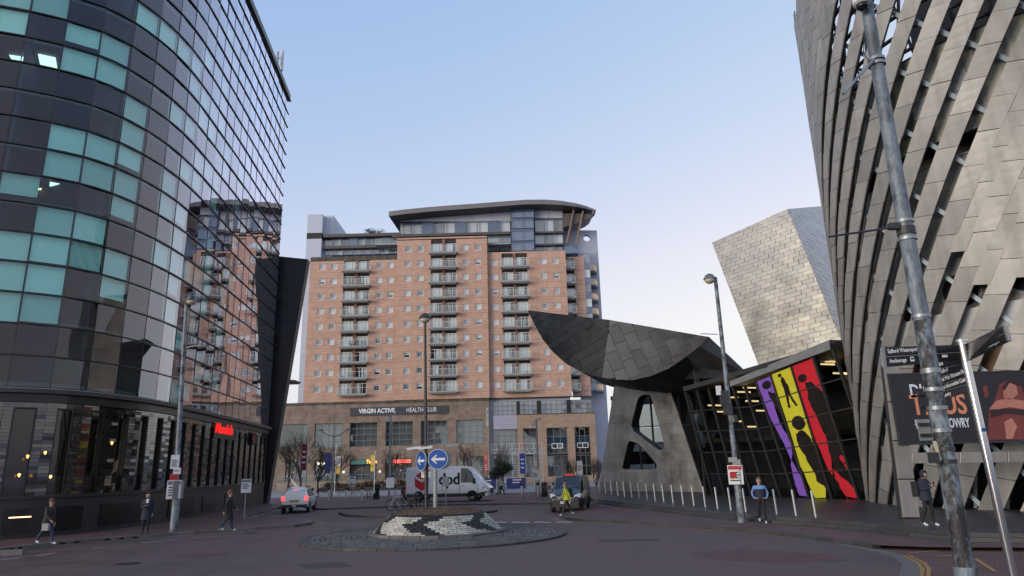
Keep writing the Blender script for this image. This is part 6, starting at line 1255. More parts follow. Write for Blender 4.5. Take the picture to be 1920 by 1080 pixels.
# ---------------------------------------------------------------- trees
bark = M('dark bark', (.035, .028, .024), .9, var=.3, scale=6); bark2 = M('brown bark', (.09, .06, .045), .9, var=.3, scale=6)
def bare_tree(lab, px, Yd, pyt, seed, spread=.55, mat_=None, leaves=None, zb=0., nlev=5, up=.5, stems=1):
    R = random.Random(seed); p = D(px, 905, Yd); p[2] = zb; t = thing('bare_tree' if leaves is None else 'evergreen_tree', lab, 'tree', p); H_ = ZAT(p[0], p[1], pyt)-zb; trunk = MB(); crown = MB(); tips = []
    def grow(a, d, L, r, lev):
        n = 3; pts = [a]; dd = d
        for _ in range(n): dd = unit(dd+np.array([R.gauss(0, .13) for _ in range(3)])+(0, 0, .06)); pts.append(pts[-1]+dd*L/n)
        (trunk if lev == 0 else crown).tube(pts, np.linspace(r, r*.62, n+1), 6 if lev < 2 else 4 if lev < 3 else 3, caps=False)
        if lev >= nlev: tips.append(pts[-1]); return
        for k in range(R.choice((3, 4)) if lev else 5):
            f = R.uniform(.45, 1) if k else 1; i = min(n-1, int(f*n)); b0_ = pts[i]+(pts[i+1]-pts[i])*(f*n-i) if f < 1 else pts[-1]
            th = R.uniform(0, 6.283); nd = unit(dd*(1.0)+np.array((math.cos(th), math.sin(th), 0))*spread*R.uniform(.7, 1.4)+(0, 0, up*.3)); grow(b0_, nd, L*R.uniform(.6, .8), r*.55, lev+1)
    for s_ in range(stems): grow(p, unit(np.array((R.gauss(0, .05+.15*(stems > 1)), R.gauss(0, .05+.1*(stems > 1)), 1))), H_*.30, H_*.018/(1+.5*(stems > 1)), 0)
    trunk.build('trunk', mat_ or bark, t, fix=False); crown.build('crown', mat_ or bark, t, fix=False)
    if leaves:
        mb = MB()
        for tp in tips:
            for _ in range(leaves): c = tp+np.array([R.gauss(0, .22) for _ in range(3)]); a, b_ = np.array([R.gauss(0, .1) for _ in range(3)]), np.array([R.gauss(0, .1) for _ in range(3)]); mb.add([c, c+a, c+a+b_, c+b_], [(0, 1, 2, 3)])
        mb.build('foliage', hedge_g, t, fix=False)
    return t
for a in [('bare tree with dark twiggy crown nearest the leaning tiled wall', 540, 92, 800, 1), ('bare tree with dense dark twigs between tiled wall and maroon banner', 562, 98, 785, 2), ('dark bare tree with a crooked trunk right of the maroon banner', 597, 76, 812, 3), ('bare tree behind the double arm street light', 634, 104, 800, 5)]: bare_tree(*a, spread=.7)
bare_tree('slender upright brown bare tree between two restaurant windows', 746, 100, 826, 6, .28, bark2); bare_tree('small bare tree left of the blue arrow signs', 726, 106, 842, 7, .6, bark2)
bare_tree('bare tree with fine twigs right of the blue arrow signs', 876, 100, 806, 8, .6, bark2); bare_tree('tall thin bare tree above the evergreen tree', 942, 104, 815, 9, .3, bark2)
bare_tree('small dark evergreen tree between the two blue hoardings', 947, 88, 858, 10, .6, bark, 10, nlev=4); bare_tree('upright multi-stemmed brown shrub behind the taxi van', 1074, 92, 840, 11, .22, bark2, stems=4, nlev=4); bare_tree('brown twiggy shrub at the left foot of the canopy leg', 1118, 88, 842, 12, .4, bark2, stems=4, nlev=4)
# distant pale hall and trees seen past the canopy leg
dh = thing('distant_hall', 'pale low building far behind the canopy leg', 'building', (34, 170, 0)); MB().box(19, 168, 0, 70, 190, 7.5).build('wall', white_pn, dh)
for k in range(16): MB().box(20+3*k, 167.9, 2.2, 22.2+3*k, 167.97, 4.6).build('window', room_m, dh, fix=False)
MB().box(18.5, 167.5, 7.51, 70.5, 190.5, 7.9).build('roof', sgn_back, dh)
# ================================================================ vehicles
def veh_frame(p, rz):
    c, s = math.cos(rz), math.sin(rz); return lambda x, y, z: np.array((p[0]+c*x-s*y, p[1]+s*x+c*y, p[2]+z))
car_white = M('white car paint', (.80, .81, .82), .22, var=.04, scale=1, coat=.6); car_black = M('black car paint', (.012, .013, .016), .18, var=.1, coat=.8); plastic = M('dark plastic', (.02, .02, .021), .55, var=.2); rubber = M('rubber tyre', (.013, .013, .013), .8, var=.2)
alloy = M('alloy rim', (.34, .35, .36), .3, .85, var=.1); carglass = M('car glass', (.012, .015, .018), .06, var=.1, spec=.7); redlens = M('red lamp lens', (.45, .012, .015), .15, var=.05); redlit = M('lit brake lamp', (1, .06, .05), emit=.8); headl = M('headlamp lens', (.55, .58, .6), .12, .3); plate_w = M('white number plate', (.7, .7, .68), .5); plate_y = M('yellow number plate', (.65, .48, .08), .5)
def loft_body(T, sts, parent, mat_, name='body'):
    """sts: (x, z_low, z_belt, z_roof, half_low, half_belt, half_roof)"""
    prof = []
    for (x, zl, zb, zr, wl_, wb, wr) in sts:
        h = [(0, zl), (wl_*.93, zl), (wl_, zl+.12), (wl_*1.0, (zl+zb)/2), (wb, zb-.03), (wb*.985, zb+.02), (wr+(wb-wr)*.12, zr-(zr-zb)*.16), (wr*.93, zr-.02), (wr*.5, zr+.012), (0, zr+.016)]
        prof.append([(x, y, z) for y, z in h]+[(x, -y, z) for y, z in h[-2:0:-1]])
    mb = MB(); n = len(prof[0]); m = len(prof); vs = [T(*p) for r in prof for p in r]
    fs = [(i*n+j, i*n+(j+1) % n, (i+1)*n+(j+1) % n, (i+1)*n+j) for i in range(m-1) for j in range(n)]+[tuple(range(n)), tuple(range((m-1)*n, m*n))]
    o = mb.add(vs, fs).build(name, mat_, parent, smooth='auto'); return o, prof
def side_pt(sts, x, t, s, o=.012):                         # point on the flank between belt (t=0) and roof (t=1)
    xs = [a[0] for a in sts]; f = lambda k: np.interp(x, xs, [a[k] for a in sts]); zb, zr, wb, wr = f(2), f(3), f(5), f(6)
    y = wb*.985+(wr+(wb-wr)*.12-wb*.985)*min(t/.84, 1); z = zb+.02+(zr-.16*(zr-zb)-zb-.02)*t/.84
    return (x, s*(y+o), z)
def side_glass(T, sts, poly, s, parent, nm='side_window', m_=None):
    P = [T(*side_pt(sts, x, t, s)) for x, t in poly]; n = unit(np.cross(P[1]-P[0], P[2]-P[0])); MB().prism(P, unit(T(0, s, 0)-T(0, 0, 0))*.006).build(nm, m_ or carglass, parent, fix=False)
def wheels(T, xs, y, r, parent, wd=.22):
    for x in xs:
        for s in (1, -1):
            ax = unit(T(0, s, 0)-T(0, 0, 0)); c = T(x, s*y, r); e1 = unit(T(1, 0, 0)-T(0, 0, 0)); e2 = np.array((0, 0, 1.)); N_ = 22
            circ = lambda R_, o: [c+ax*o+e1*R_*math.cos(a)+e2*R_*math.sin(a) for a in np.arange(N_)*2*math.pi/N_]
            def ringmesh(prs): vs = [p for R_, o in prs for p in circ(R_, o)]; return MB().add(vs, [(i*N_+j, i*N_+(j+1) % N_, (i+1)*N_+(j+1) % N_, (i+1)*N_+j) for i in range(len(prs)-1) for j in range(N_)]+[tuple(range((len(prs)-1)*N_, len(prs)*N_))])
            w_ = ringmesh([(r*.6, -wd), (r*.95, -wd), (r, -wd*.85), (r, -.03), (r*.94, 0), (r*.66, 0), (r*.64, -.02)]).build('wheel', rubber, parent, smooth='auto')
            ringmesh([(r*.655, -.025), (r*.62, -.004), (r*.55, -.03), (r*.2, -.015), (r*.15, .0)]).build('rim', alloy, w_, smooth='auto')
            for q in range(5):
                a = q*2*math.pi/5; d = e1*math.cos(a)+e2*math.sin(a); MB().obox(c+d*r*.38+ax*-.012, d*r*.24, np.cross(d, ax)*r*.05, ax*.012).build('spoke', alloy, w_, fix=False)
def boxT(T, x0, y0, z0, x1, y1, z1):
    c = T((x0+x1)/2, (y0+y1)/2, (z0+z1)/2); return MB().obox(c, T((x1-x0)/2, 0, 0)-T(0, 0, 0), T(0, (y1-y0)/2, 0)-T(0, 0, 0), (0, 0, (z1-z0)/2))
def quadT(T, P, nm, m_, par, ext): return MB().prism([T(*p) for p in P], T(*ext)-T(0, 0, 0)).build(nm, m_, par, fix=False)
# ---- white panel van, seen from its right side
p = (G(765, 940, .1)+G(926, 938.5, .1))/2; rz = math.atan2(*(G(926, 938.5, .1)-G(765, 940, .1))[[1, 0]])*.6; T = veh_frame(p, rz)
van = thing('panel_van', 'long white panel van with red hexagon logo parked on the far brick pavement', 'van', p, rz)
vs_ = [(-3.48, .42, 1.3, 2.62, .93, .97, .86), (-3.42, .36, 1.3, 2.68, .96, 1.0, .9), (-1.5, .34, 1.3, 2.72, .98, 1.01, .91), (1.0, .34, 1.3, 2.72, .98, 1.01, .91), (1.75, .34, 1.32, 2.66, .98, 1.01, .88), (2.15, .34, 1.34, 2.40, .98, 1.0, .80), (2.62, .34, 1.36, 1.86, .97, .98, .78), (2.9, .34, 1.30, 1.47, .96, .95, .72), (3.25, .35, 1.1, 1.28, .93, .90, .66), (3.45, .38, .95, 1.06, .86, .82, .56), (3.52, .42, .8, .86, .74, .72, .5)]
loft_body(T, vs_, van, car_white)
for s in (-1, 1):
    side_glass(T, vs_, [(1.22, .08), (2.5, .05), (2.08, .82), (1.75, .9), (1.22, .9)], s, van); quadT(T, [(-3.35, s*1.0, .36), (3.2, s*.965, .36), (3.2, s*.965, .62), (-3.35, s*1.0, .62)], 'sill_trim', plastic, van, (0, s*.02, 0)); 
    for x0, x1, nm in ((1.12, 1.125, 'door_seam'), (-.3, -.295, 'door_seam'), (2.62, 2.625, 'door_seam')): quadT(T, [(x0, s*1.008, .5), (x1+.02, s*1.008, .5), (x1+.02, s*1.012, 1.3), (x0, s*1.012, 1.3)], nm, plastic, van, (0, s*.006, 0))
    boxT(T, 1.3, s*1.0, 1.16, 1.5, s*1.035, 1.2).build('door_handle', plastic, van); boxT(T, 2.3, s*1.02, 1.35, 2.45, s*1.28, 1.75).build('wing_mirror', plastic, van); quadT(T, [(3.0, s*.93, .85), (3.4, s*.83, .84), (3.38, s*.84, 1.02), (3.05, s*.93, 1.12)], 'headlight', headl, van, (0, s*.03, 0))
    quadT(T, [(2.85, s*.975, .36), (3.5, s*.78, .42), (3.5, s*.78, .8), (3.25, s*.93, .72), (2.85, s*.98, .66)], 'bumper', plastic, van, (0, s*.03, 0)); boxT(T, -3.5, s*.86, 1.0, -3.4, s*.99, 1.5).build('tail_light', redlens, van)
    for q in (-2.35, 2.15):
        ax_ = T(0, s*1.012, 0)-T(0, 0, 0); MB().prism([T(q+.47*math.cos(a), s*.985, max(.36, .36+.47*math.sin(a))) for a in np.linspace(0, math.pi, 14)], T(0, s*.022, 0)-T(0, 0, 0)).build('wheel_arch', black_void, van)
quadT(T, [(2.68, -.78, 1.44), (2.68, .78, 1.44), (2.12, .74, 2.32), (2.12, -.74, 2.32)], 'windscreen', carglass, van, (.03, 0, .03)); boxT(T, 3.42, -.5, .55, 3.55, .5, .95).build('grille', plastic, van)
wheels(T, (-2.35, 2.15), .99, .35, van)
xa, ya, nn = T(1, 0, 0)-T(0, 0, 0), np.array((0, 0, 1.)), T(0, -1, 0)-T(0, 0, 0)
text('letters', 'dpd', blk, van, T(-.62, -1.03, 1.32), xa, ya, 1.25, .008, bold=.025, sx=.95)
hx = lambda u, v: T(-2.05+u, -1.035, 1.62+v); R6 = [(.68*math.cos(a), .78*math.sin(a)) for a in np.arange(6)*math.pi/3+math.pi/6]
MB().prism([hx(*q) for q in R6], nn*.006).build('logo', M('logo red', (.5, .012, .03), .4, var=.04), van, fix=False)
for pts in ([(-.56, .42), (0, .1), (.56, .42), (.56, .22), (0, -.1), (-.56, .22)],): MB().prism([hx(u, v)+nn*.009 for u, v in pts[:2]+pts[4:]], nn*.004).build('logo_stripe', wht, van, fix=False); MB().prism([hx(u, v)+nn*.009 for u, v in (pts[1], pts[2], pts[3], pts[4])], nn*.004).build('logo_stripe', wht, van, fix=False)
for z in (2.70,): boxT(T, -3.3, -.7, z, 1.2, -.66, z+.03).build('roof_rib', car_white, van)
# ---- white estate car seen from behind
p = G(540, 963, 0.0)+(0.1, 2.1, 0); rz = math.radians(97.5); T = veh_frame(p, rz)
suv = thing('parked_car', 'small white off-road car with red brake lights at the left kerb', 'car', p, rz)
ss_ = [(-2.1, .55, .95, 1.0, .72, .80, .66), (-2.06, .42, .95, 1.28, .82, .86, .64), (-1.95, .36, .98, 1.50, .87, .89, .62), (-1.6, .34, .98, 1.63, .89, .90, .62), (-.6, .33, .98, 1.67, .90, .91, .63), (.35, .33, .98, 1.60, .90, .91, .62), (1.0, .33, 1.0, 1.12, .90, .90, .66), (1.6, .34, .95, 1.02, .89, .86, .62), (2.05, .40, .8, .86, .82, .78, .56), (2.15, .46, .7, .74, .7, .7, .5)]
loft_body(T, ss_, suv, car_white)
quadT(T, [(-2.05, -.68, 1.02), (-2.05, .68, 1.02), (-1.92, .6, 1.46), (-1.92, -.6, 1.46)], 'rear_window', carglass, suv, (-.045, 0, .012)); boxT(T, -2.2, -.85, .36, -2.02, .85, .56).build('bumper', plastic, suv); boxT(T, -2.135, -.3, .72, -2.10, .3, .84).build('plate_recess', plastic, suv); boxT(T, -2.15, -.26, .73, -2.136, .26, .83).build('number_plate', plate_y, suv)
boxT(T, -2.156, -.2, .76, -2.151, .2, .80).build('print_line', blk, suv); boxT(T, -2.21, -.12, .44, -2.2, .12, .5).build('lower_plate', wht, suv)
for s in (1, -1):
    boxT(T, -2.13, s*.66, .82, -1.92, s*.86, 1.08).build('tail_light', redlit, suv)
    side_glass(T, ss_, [(-1.75, .12), (-1.15, .06), (-1.15, .78), (-1.6, .74)], s, suv); side_glass(T, ss_, [(-1.08, .06), (-.28, .05), (-.28, .82), (-1.08, .8)], s, suv); side_glass(T, ss_, [(-.2, .05), (.72, .05), (.25, .8), (-.2, .82)], s, suv)
    boxT(T, -1.5, s*.6, 1.66, .2, s*.64, 1.72).build('roof_rail', plastic, suv); boxT(T, .62, s*.9, 1.0, .75, s*1.08, 1.16).build('wing_mirror', car_white, suv)
    for q in (-1.3, 1.32): MB().prism([T(q+.42*math.cos(a), s*.88, max(.33, .33+.42*math.sin(a))) for a in np.linspace(0, math.pi, 14)], T(0, s*.035, 0)-T(0, 0, 0)).build('wheel_arch', plastic, suv)
    for x in (-1.12, -.24, .8): quadT(T, [(x, s*.905, .45), (x+.02, s*.905, .45), (x+.02, s*.917, .97), (x, s*.917, .97)], 'door_seam', plastic, suv, (0, s*.004, 0))
    for x in (-.9, 0.0): boxT(T, x, s*.91, .86, x+.18, s*.935, .9).build('door_handle', car_white, suv)
boxT(T, -1.98, -.14, 1.49, -1.92, .14, 1.52).build('high_brake_light', redlit, suv)
quadT(T, [(1.0, -.64, 1.14), (1.0, .64, 1.14), (.38, .58, 1.58), (.38, -.58, 1.58)], 'windscreen', carglass, suv, (.03, 0, .03)); wheels(T, (-1.3, 1.32), .91, .335, suv, .2)
# ---- black taxi van facing the camera
p = G(1073, 961, 0.0)+(.15, 2.4, 0); rz = math.radians(258); T = veh_frame(p, rz)
tx = thing('taxi_van', 'black taxi van with roof sign facing the camera at the junction', 'van', p, rz)
ts_ = [(-2.4, .42, 1.1, 1.9, .9, .94, .8), (-2.3, .3, 1.1, 1.95, .94, .97, .83), (0.2, .28, 1.1, 1.97, .95, .98, .84), (.75, .28, 1.12, 1.93, .95, .97, .8), (1.55, .28, 1.14, 1.42, .95, .95, .74), (1.75, .28, 1.1, 1.25, .94, .93, .72), (2.2, .3, .95, 1.08, .92, .88, .66), (2.45, .34, .8, .92, .84, .80, .6), (2.52, .42, .7, .74, .76, .74, .5)]
loft_body(T, ts_, tx, car_black); quadT(T, [(1.62, -.74, 1.30), (1.62, .74, 1.30), (.82, .70, 1.88), (.82, -.70, 1.88)], 'windscreen', carglass, tx, (.04, 0, .045))
for s in (1, -1):
    side_glass(T, ts_, [(.0, .05), (1.3, .05), (.72, .82), (0., .88)], s, tx); side_glass(T, ts_, [(-1.1, .05), (-.1, .05), (-.1, .88), (-1.1, .88)], s, tx); side_glass(T, ts_, [(-2.2, .05), (-1.2, .05), (-1.2, .86), (-2.2, .82)], s, tx)
    quadT(T, [(2.43, s*.46, .84), (2.36, s*.86, .80), (2.1, s*.93, 1.0), (2.22, s*.8, 1.04), (2.4, s*.56, .96)], 'headlight', headl, tx, (.05, s*.02, .02)); boxT(T, 1.3, s*1.0, 1.2, 1.42, s*1.26, 1.5).build('wing_mirror', plastic, tx); boxT(T, 2.42, s*.55, .42, 2.54, s*.72, .52).build('fog_light', headl, tx)
    for q in (-1.5, 1.65): MB().prism([T(q+.42*math.cos(a), s*.93, max(.33, .33+.42*math.sin(a))) for a in np.linspace(0, math.pi, 14)], T(0, s*.035, 0)-T(0, 0, 0)).build('wheel_arch', black_void, tx)
boxT(T, 2.44, -.46, .78, 2.5, .46, .88).build('grille', alloy, tx); boxT(T, 2.46, -.78, .30, 2.58, .78, .66).build('bumper', plastic, tx); boxT(T, 2.585, -.27, .50, 2.60, .27, .62).build('number_plate', plate_w, tx); boxT(T, 2.601, -.21, .54, 2.605, .21, .58).build('print_line', blk, tx)
boxT(T, 2.5, .02, .7, 2.54, .34, .92).build('taxi_plate', M('pale yellow plate', (.6, .55, .22), .5), tx); boxT(T, .3, -.42, 1.98, .55, .42, 2.0).build('roof_bar', plastic, tx); boxT(T, .34, -.25, 2.0, .5, .25, 2.13).build('roof_sign', M('taxi sign red', (.55, .05, .03), .4), tx); quadT(T, [(1.55, -.7, 1.33), (1.57, -.7, 1.33), (1.1, -.05, 1.70), (1.08, -.05, 1.70)], 'wiper', plastic, tx, (.05, 0, .055))
wheels(T, (-1.5, 1.65), .96, .335, tx)
# ---- bicycles
def bicycle(lab, px, py, zb, rz, fc, group='bicycles parked behind the roundabout'):
    p = G(px, py, zb); T = veh_frame(p, rz); t = thing('bicycle', lab, 'bicycle', p, rz, group); cm = M('bike frame '+lab[:6], fc, .35, .2) if 'bike frame '+lab[:6] not in bpy.data.materials else bpy.data.materials['bike frame '+lab[:6]]
    for x in (-.52, .52):
        w_ = MB().tube([T(x+.33*math.cos(a), 0, .34+.33*math.sin(a)) for a in np.linspace(0, 2*math.pi, 25)], .022, 6, caps=False).build('wheel', rubber, t, smooth=True)
        sp = MB()
        for a in np.arange(10)*math.pi/5: sp.tube([T(x, 0, .34), T(x+.32*math.cos(a), 0, .34+.32*math.sin(a))], .004, 3)
        sp.build('spokes', alloy, w_, fix=False, kind='stuff'); MB().tube([T(x, -.05, .34), T(x, .05, .34)], .03, 8).build('hub', alloy, w_)
    f = MB(); B_, S_, H1, H2 = T(-.05, 0, .3), T(-.2, 0, .82), T(.36, 0, .82), T(.40, 0, .68)
    for a, b_ in ((B_, S_), (S_, H1), (B_, H2), (H1, H2), (B_, T(-.52, 0, .34)), (S_, T(-.52, 0, .34)), (H2, T(.52, 0, .34))): f.tube([a, b_], .02, 6)
    f.build('frame', cm, t, smooth='auto'); MB().obox(T(-.23, 0, .95), T(.13, 0, 0)-T(0, 0, 0), T(0, .06, 0)-T(0, 0, 0), (0, 0, .03)).build('saddle', plastic, t); MB().tube([S_, T(-.23, 0, .93)], .015, 6).build('seat_post', alloy, t)
    MB().tube([H1, T(.34, 0, .98), T(.38, .1, 1.0), T(.36, .27, 1.0)], .014, 6).tube([T(.34, 0, .98), T(.38, -.1, 1.0), T(.36, -.27, 1.0)], .014, 6).build('handlebar', alloy, t); MB().tube([T(-.05, -.1, .3), T(.1, -.1, .25)], .015, 5).tube([T(-.05, .1, .3), T(-.2, .1, .35)], .015, 5).build('pedals', plastic, t)
    return t
bicycle('white framed bicycle leaning leftmost behind the roundabout mound', 748, 957, .12, math.radians(200), (.6, .6, .6)); bicycle('black bicycle right of the white framed bicycle behind the mound', 763, 957, .12, math.radians(165), (.02, .02, .022)); bicycle('dark bicycle end-on at the rear corner of the white van', 779, 957, .12, math.radians(115), (.02, .02, .02)); bicycle('blue hire bicycle standing end-on among the plaza bollards', 690, 940, -.03, math.radians(80), (.05, .12, .2), 'bicycles in the plaza')
# ================================================================ people
skin_m = M('skin', (.48, .27, .19), .55, var=.08)
cloth = {}
def cmat(n, c, r=.85):
    if n not in cloth: cloth[n] = M(n, c, r, var=.25, scale=9)
    return cloth[n]
def person(lab, p, heading, top, legs, shoes, hair, stride=0., arms=('down', 'down'), coat=None, h=1.75, hat=None, hood=None, lean=0., bend=0., cat='person', group=None, head_yaw=0., slim=1.0, knees=None):
    """heading: direction faced (radians, world); one skinned body, clothes as material zones, coat / hair / hood as children"""
    k = h/1.75; c, s = math.cos(heading), math.sin(heading); T = lambda x, y, z: np.array((p[0]+k*(c*x-s*y), p[1]+k*(s*x+c*y), p[2]+k*z)); t = thing('person', lab, cat, p, heading, group)
    V, R_, E, tag_ = [], [], [], []
    def add(pt, r, par, tg): V.append(T(*pt)); R_.append(r*k if np.isscalar(r) else (r[0]*k, r[1]*k)); tag_.append(tg); i = len(V)-1; (E.append((par, i)) if par is not None else None); return i
    w = slim; drop = .03*abs(stride)/.3
    pel = add((0, 0, .96-drop), (.125*w, .155*w), None, 2); sp1 = add((.01+lean*.3, 0, 1.13-drop), (.115*w, .145*w), pel, 1); ch = add((.01+lean*.7, 0, 1.32-drop), (.125*w, .17*w), sp1, 1); nb = add((lean, 0, 1.45-drop), (.075, .09), ch, 1)
    nk = add((lean+.012, 0, 1.52-drop), .052, nb, 0); cy, sy = math.cos(head_yaw), math.sin(head_yaw); hx_ = lambda x, y, z: (lean+bend*.05+.015+x*cy-y*sy, x*sy+y*cy, z-drop-bend*.02)
    h1 = add(hx_(.012, 0, 1.575), (.07, .062), nk, 0); h2 = add(hx_(.012, 0, 1.645), (.088, .076), h1, 0); h3 = add(hx_(.0, 0, 1.71), (.078, .07), h2, 0)
    add(hx_(.105, 0, 1.625), .013, h2, 0); add(hx_(.01, .082, 1.63), .016, h2, 0); add(hx_(.01, -.082, 1.63), .016, h2, 0)
    hands = []
    for sd, mode in zip((1, -1), arms):
        sh = add((lean*.9, sd*.185*w, 1.405-drop), .062, ch, 1); A = dict(down=((-.02, .225, 1.13), (.03, .235, .89), (.05, .23, .81)), swingf=((.08, .22, 1.15), (.24, .2, .98), (.31, .19, .93)), swingb=((-.13, .22, 1.14), (-.18, .23, .91), (-.19, .22, .83)), phone=((.06, .23, 1.15), (.27, .12, 1.22), (.34, .08, 1.28)), chest=((.05, .24, 1.14), (.25, .06, 1.16), (.31, -.0, 1.19)), pocket=((-.07, .27, 1.15), (.07, .22, .98), (.12, .17, .95)), waist=((-.05, .28, 1.16), (.1, .22, .98), (.15, .15, .97)), carry=((-.02, .23, 1.13), (.03, .25, .88), (.04, .25, .8)))[mode]
        q = lambda a: (a[0]+lean*.6, sd*a[1]*(w if a[1] > .2 else 1), a[2]-drop); el = add(q(A[0]), .047, sh, 1); wr = add(q(A[1]), .034, el, 1); d = unit(np.array(A[2])-A[1]); hd = add(q(A[2]), (.022, .036), wr, 0); hands.append(np.array(q(A[2])))
        side = unit(np.cross(d, (0, 0, 1)) if abs(d[2]) < .8 else (1, 0, 0))
        for f_, ln in zip((-1.5, -.5, .5, 1.5), (.055, .07, .068, .05)):
            b0_ = np.array(A[2])+d*.035+side*f_*.017; i0 = add(q(b0_), .010, hd, 0); i1 = add(q(b0_+d*ln*.6), .009, i0, 0); add(q(b0_+d*ln*.9+np.array((.02, -.005, -.006))), .008, i1, 0)
        th = np.array(A[2])-d*.02+side*.038; i0 = add(q(th), .011, hd, 0); add(q(th+d*.045+side*.012), .009, i0, 0)
    kn = knees or (.0, .0)
    for sd, sw, kb in ((1, stride, kn[0]), (-1, -stride, kn[1])):
        hp_ = add((0, sd*.09, .90-drop), .095*w, pel, 2); bk = .08 if sw < 0 else .03
        kx, ax2 = sw*.5+.03+kb, sw-(bk if stride else 0); az = .09+(.07 if sw < -.1 else .0); kn_ = add((kx, sd*.095, .50-drop*.5), .066, hp_, 2); cf = add(((kx+ax2)/2-.015, sd*.095, .32), .058, kn_, 2); an = add((ax2, sd*.095, az), .042, cf, 2); add((ax2-.05, sd*.095, az-.045), .036, an, 3); md_ = add((ax2+.09, sd*.1, az-.05 if sw >= -.1 else az-.06), (.034, .044), an, 3); add((ax2+.17, sd*.105, az-.058 if sw >= -.1 else az-.075), (.026, .036), md_, 3)
    me = bpy.data.meshes.new('person_body'); base = np.array(p); me.from_pydata([tuple(v-base) for v in V], E, []); o = bpy.data.objects.new('person_body', me); S.collection.objects.link(o); md = o.modifiers.new('skin', 'SKIN'); md.use_smooth_shade = True
    for i, sv in enumerate(me.skin_vertices[0].data): sv.radius = (R_[i], R_[i]) if np.isscalar(R_[i]) else R_[i]; sv.use_root = (i == 0)
    sb = o.modifiers.new('sub', 'SUBSURF'); sb.levels = 1; bpy.context.view_layer.update()
    m2 = bpy.data.meshes.new_from_object(o.evaluated_get(bpy.context.evaluated_depsgraph_get())); bpy.data.objects.remove(o); m2.name = 'body'
    for m_ in (skin_m, top, legs, shoes): m2.materials.append(m_)
    A_ = np.array([np.array(V[a])-base for a, b_ in E]); B_ = np.array([np.array(V[b_])-base for a, b_ in E]); tg = [(tag_[a], tag_[b_]) for a, b_ in E]; ra = np.array([np.mean(R_[b_]) for a, b_ in E])
    for f in m2.polygons:
        c_ = np.array(f.center); AB = B_-A_; u = np.clip(((c_-A_)*AB).sum(1)/((AB*AB).sum(1)+1e-9), 0, 1); d = np.linalg.norm(A_+AB*u[:, None]-c_, axis=1)-ra; i = int(np.argmin(d)); a, b_ = tg[i]; f.material_index = b_ if (u[i] > .45 or a == b_) else a; f.use_smooth = True
    b = link(bpy.data.objects.new('body', m2), t); b.rotation_euler[2] = -heading
    def child(mb, nm, mt, sm=True):
        return mb.build(nm, mt, t, smooth=sm)
    def shell(rings, nm, mt, N_=18):
        vs = []
        for (x, z, rx, ry) in rings: vs += [T(x+rx*math.cos(a), ry*math.sin(a), z) for a in np.arange(N_)*2*math.pi/N_]
        child(MB().add(vs, [(i*N_+j, i*N_+(j+1) % N_, (i+1)*N_+(j+1) % N_, (i+1)*N_+j) for i in range(len(rings)-1) for j in range(N_)]), nm, mt)
    if coat:
        z0, mt = coat; fl = .06*(1.0-z0); shell([(0, z0, .17+fl+abs(stride)*.18*(1 if z0 < .8 else .2), .21+fl), (0, (z0+.98)/2, .165+abs(stride)*.08, .205), (0, .98, .15, .19), (.01, 1.12, .145, .19), (lean*.7, 1.3-drop, .155, .205), (lean*.9, 1.40-drop, .13, .19), (lean, 1.46-drop, .09, .11)], 'coat', mt)
    hc = lambda x, y, z: hx_(x, y, z)
    if hair is not None:
        vs = []; N_ = 14; rows = [(1.60, .094, -.03), (1.66, .102, -.02), (1.71, .100, -.012), (1.75, .082, -.005), (1.78, .045, 0)]
        for (z, r_, x) in rows: vs += [T(*hc(x+r_*math.cos(a)*.95, r_*math.sin(a)*.9, z+(.05 if z < 1.68 and math.cos(a) > .3 else 0)+(.03 if z == 1.66 and math.cos(a) > .3 else 0))) for a in np.arange(N_)*2*math.pi/N_]
        child(MB().add(vs, [(i*N_+j, i*N_+(j+1) % N_, (i+1)*N_+(j+1) % N_, (i+1)*N_+j) for i in range(4) for j in range(N_)]+[tuple(range(4*N_, 5*N_))]), 'hair', hair)
    if hat is not None:
        N_ = 16; vs = []
        for (z, r_) in ((1.66, .108), (1.70, .112), (1.755, .10), (1.80, .06)): vs += [T(*hc(-.005+r_*math.cos(a), r_*.92*math.sin(a), z)) for a in np.arange(N_)*2*math.pi/N_]
        child(MB().add(vs, [(i*N_+j, i*N_+(j+1) % N_, (i+1)*N_+(j+1) % N_, (i+1)*N_+j) for i in range(3) for j in range(N_)]+[tuple(range(3*N_, 4*N_))]), 'hat', hat)
    if hood is not None:
        N_ = 14; vs = []
        for (x, z, r_) in ((.055, 1.66, .105), (.0, 1.665, .125), (-.06, 1.665, .118), (-.11, 1.64, .06)): vs += [T(*hc(x, r_*math.cos(a), z+r_*1.1*math.sin(a))) for a in np.arange(N_)*2*math.pi/N_]
        child(MB().add(vs, [(i*N_+j, i*N_+(j+1) % N_, (i+1)*N_+(j+1) % N_, (i+1)*N_+j) for i in range(3) for j in range(N_)]+[tuple(range(3*N_, 4*N_))]), 'hood', hood)
        shell([(lean-.01, 1.50-drop, .10, .11), (lean-.02, 1.44-drop, .13, .16)], 'collar', hood)
    # eyes and mouth
    fm = MB()
    for y in (.032, -.032): q = T(*hc(.092, y, 1.655)); fm.obox(q, T(.008, 0, 0)-T(0, 0, 0), T(0, .013, 0)-T(0, 0, 0), (0, 0, .006))
    fm.obox(T(*hc(.088, 0, 1.583)), T(.008, 0, 0)-T(0, 0, 0), T(0, .024, 0)-T(0, 0, 0), (0, 0, .005)); child(fm, 'eyes_and_mouth', cmat('dark feature', (.07, .03, .025)), False)
    return t, T, hands
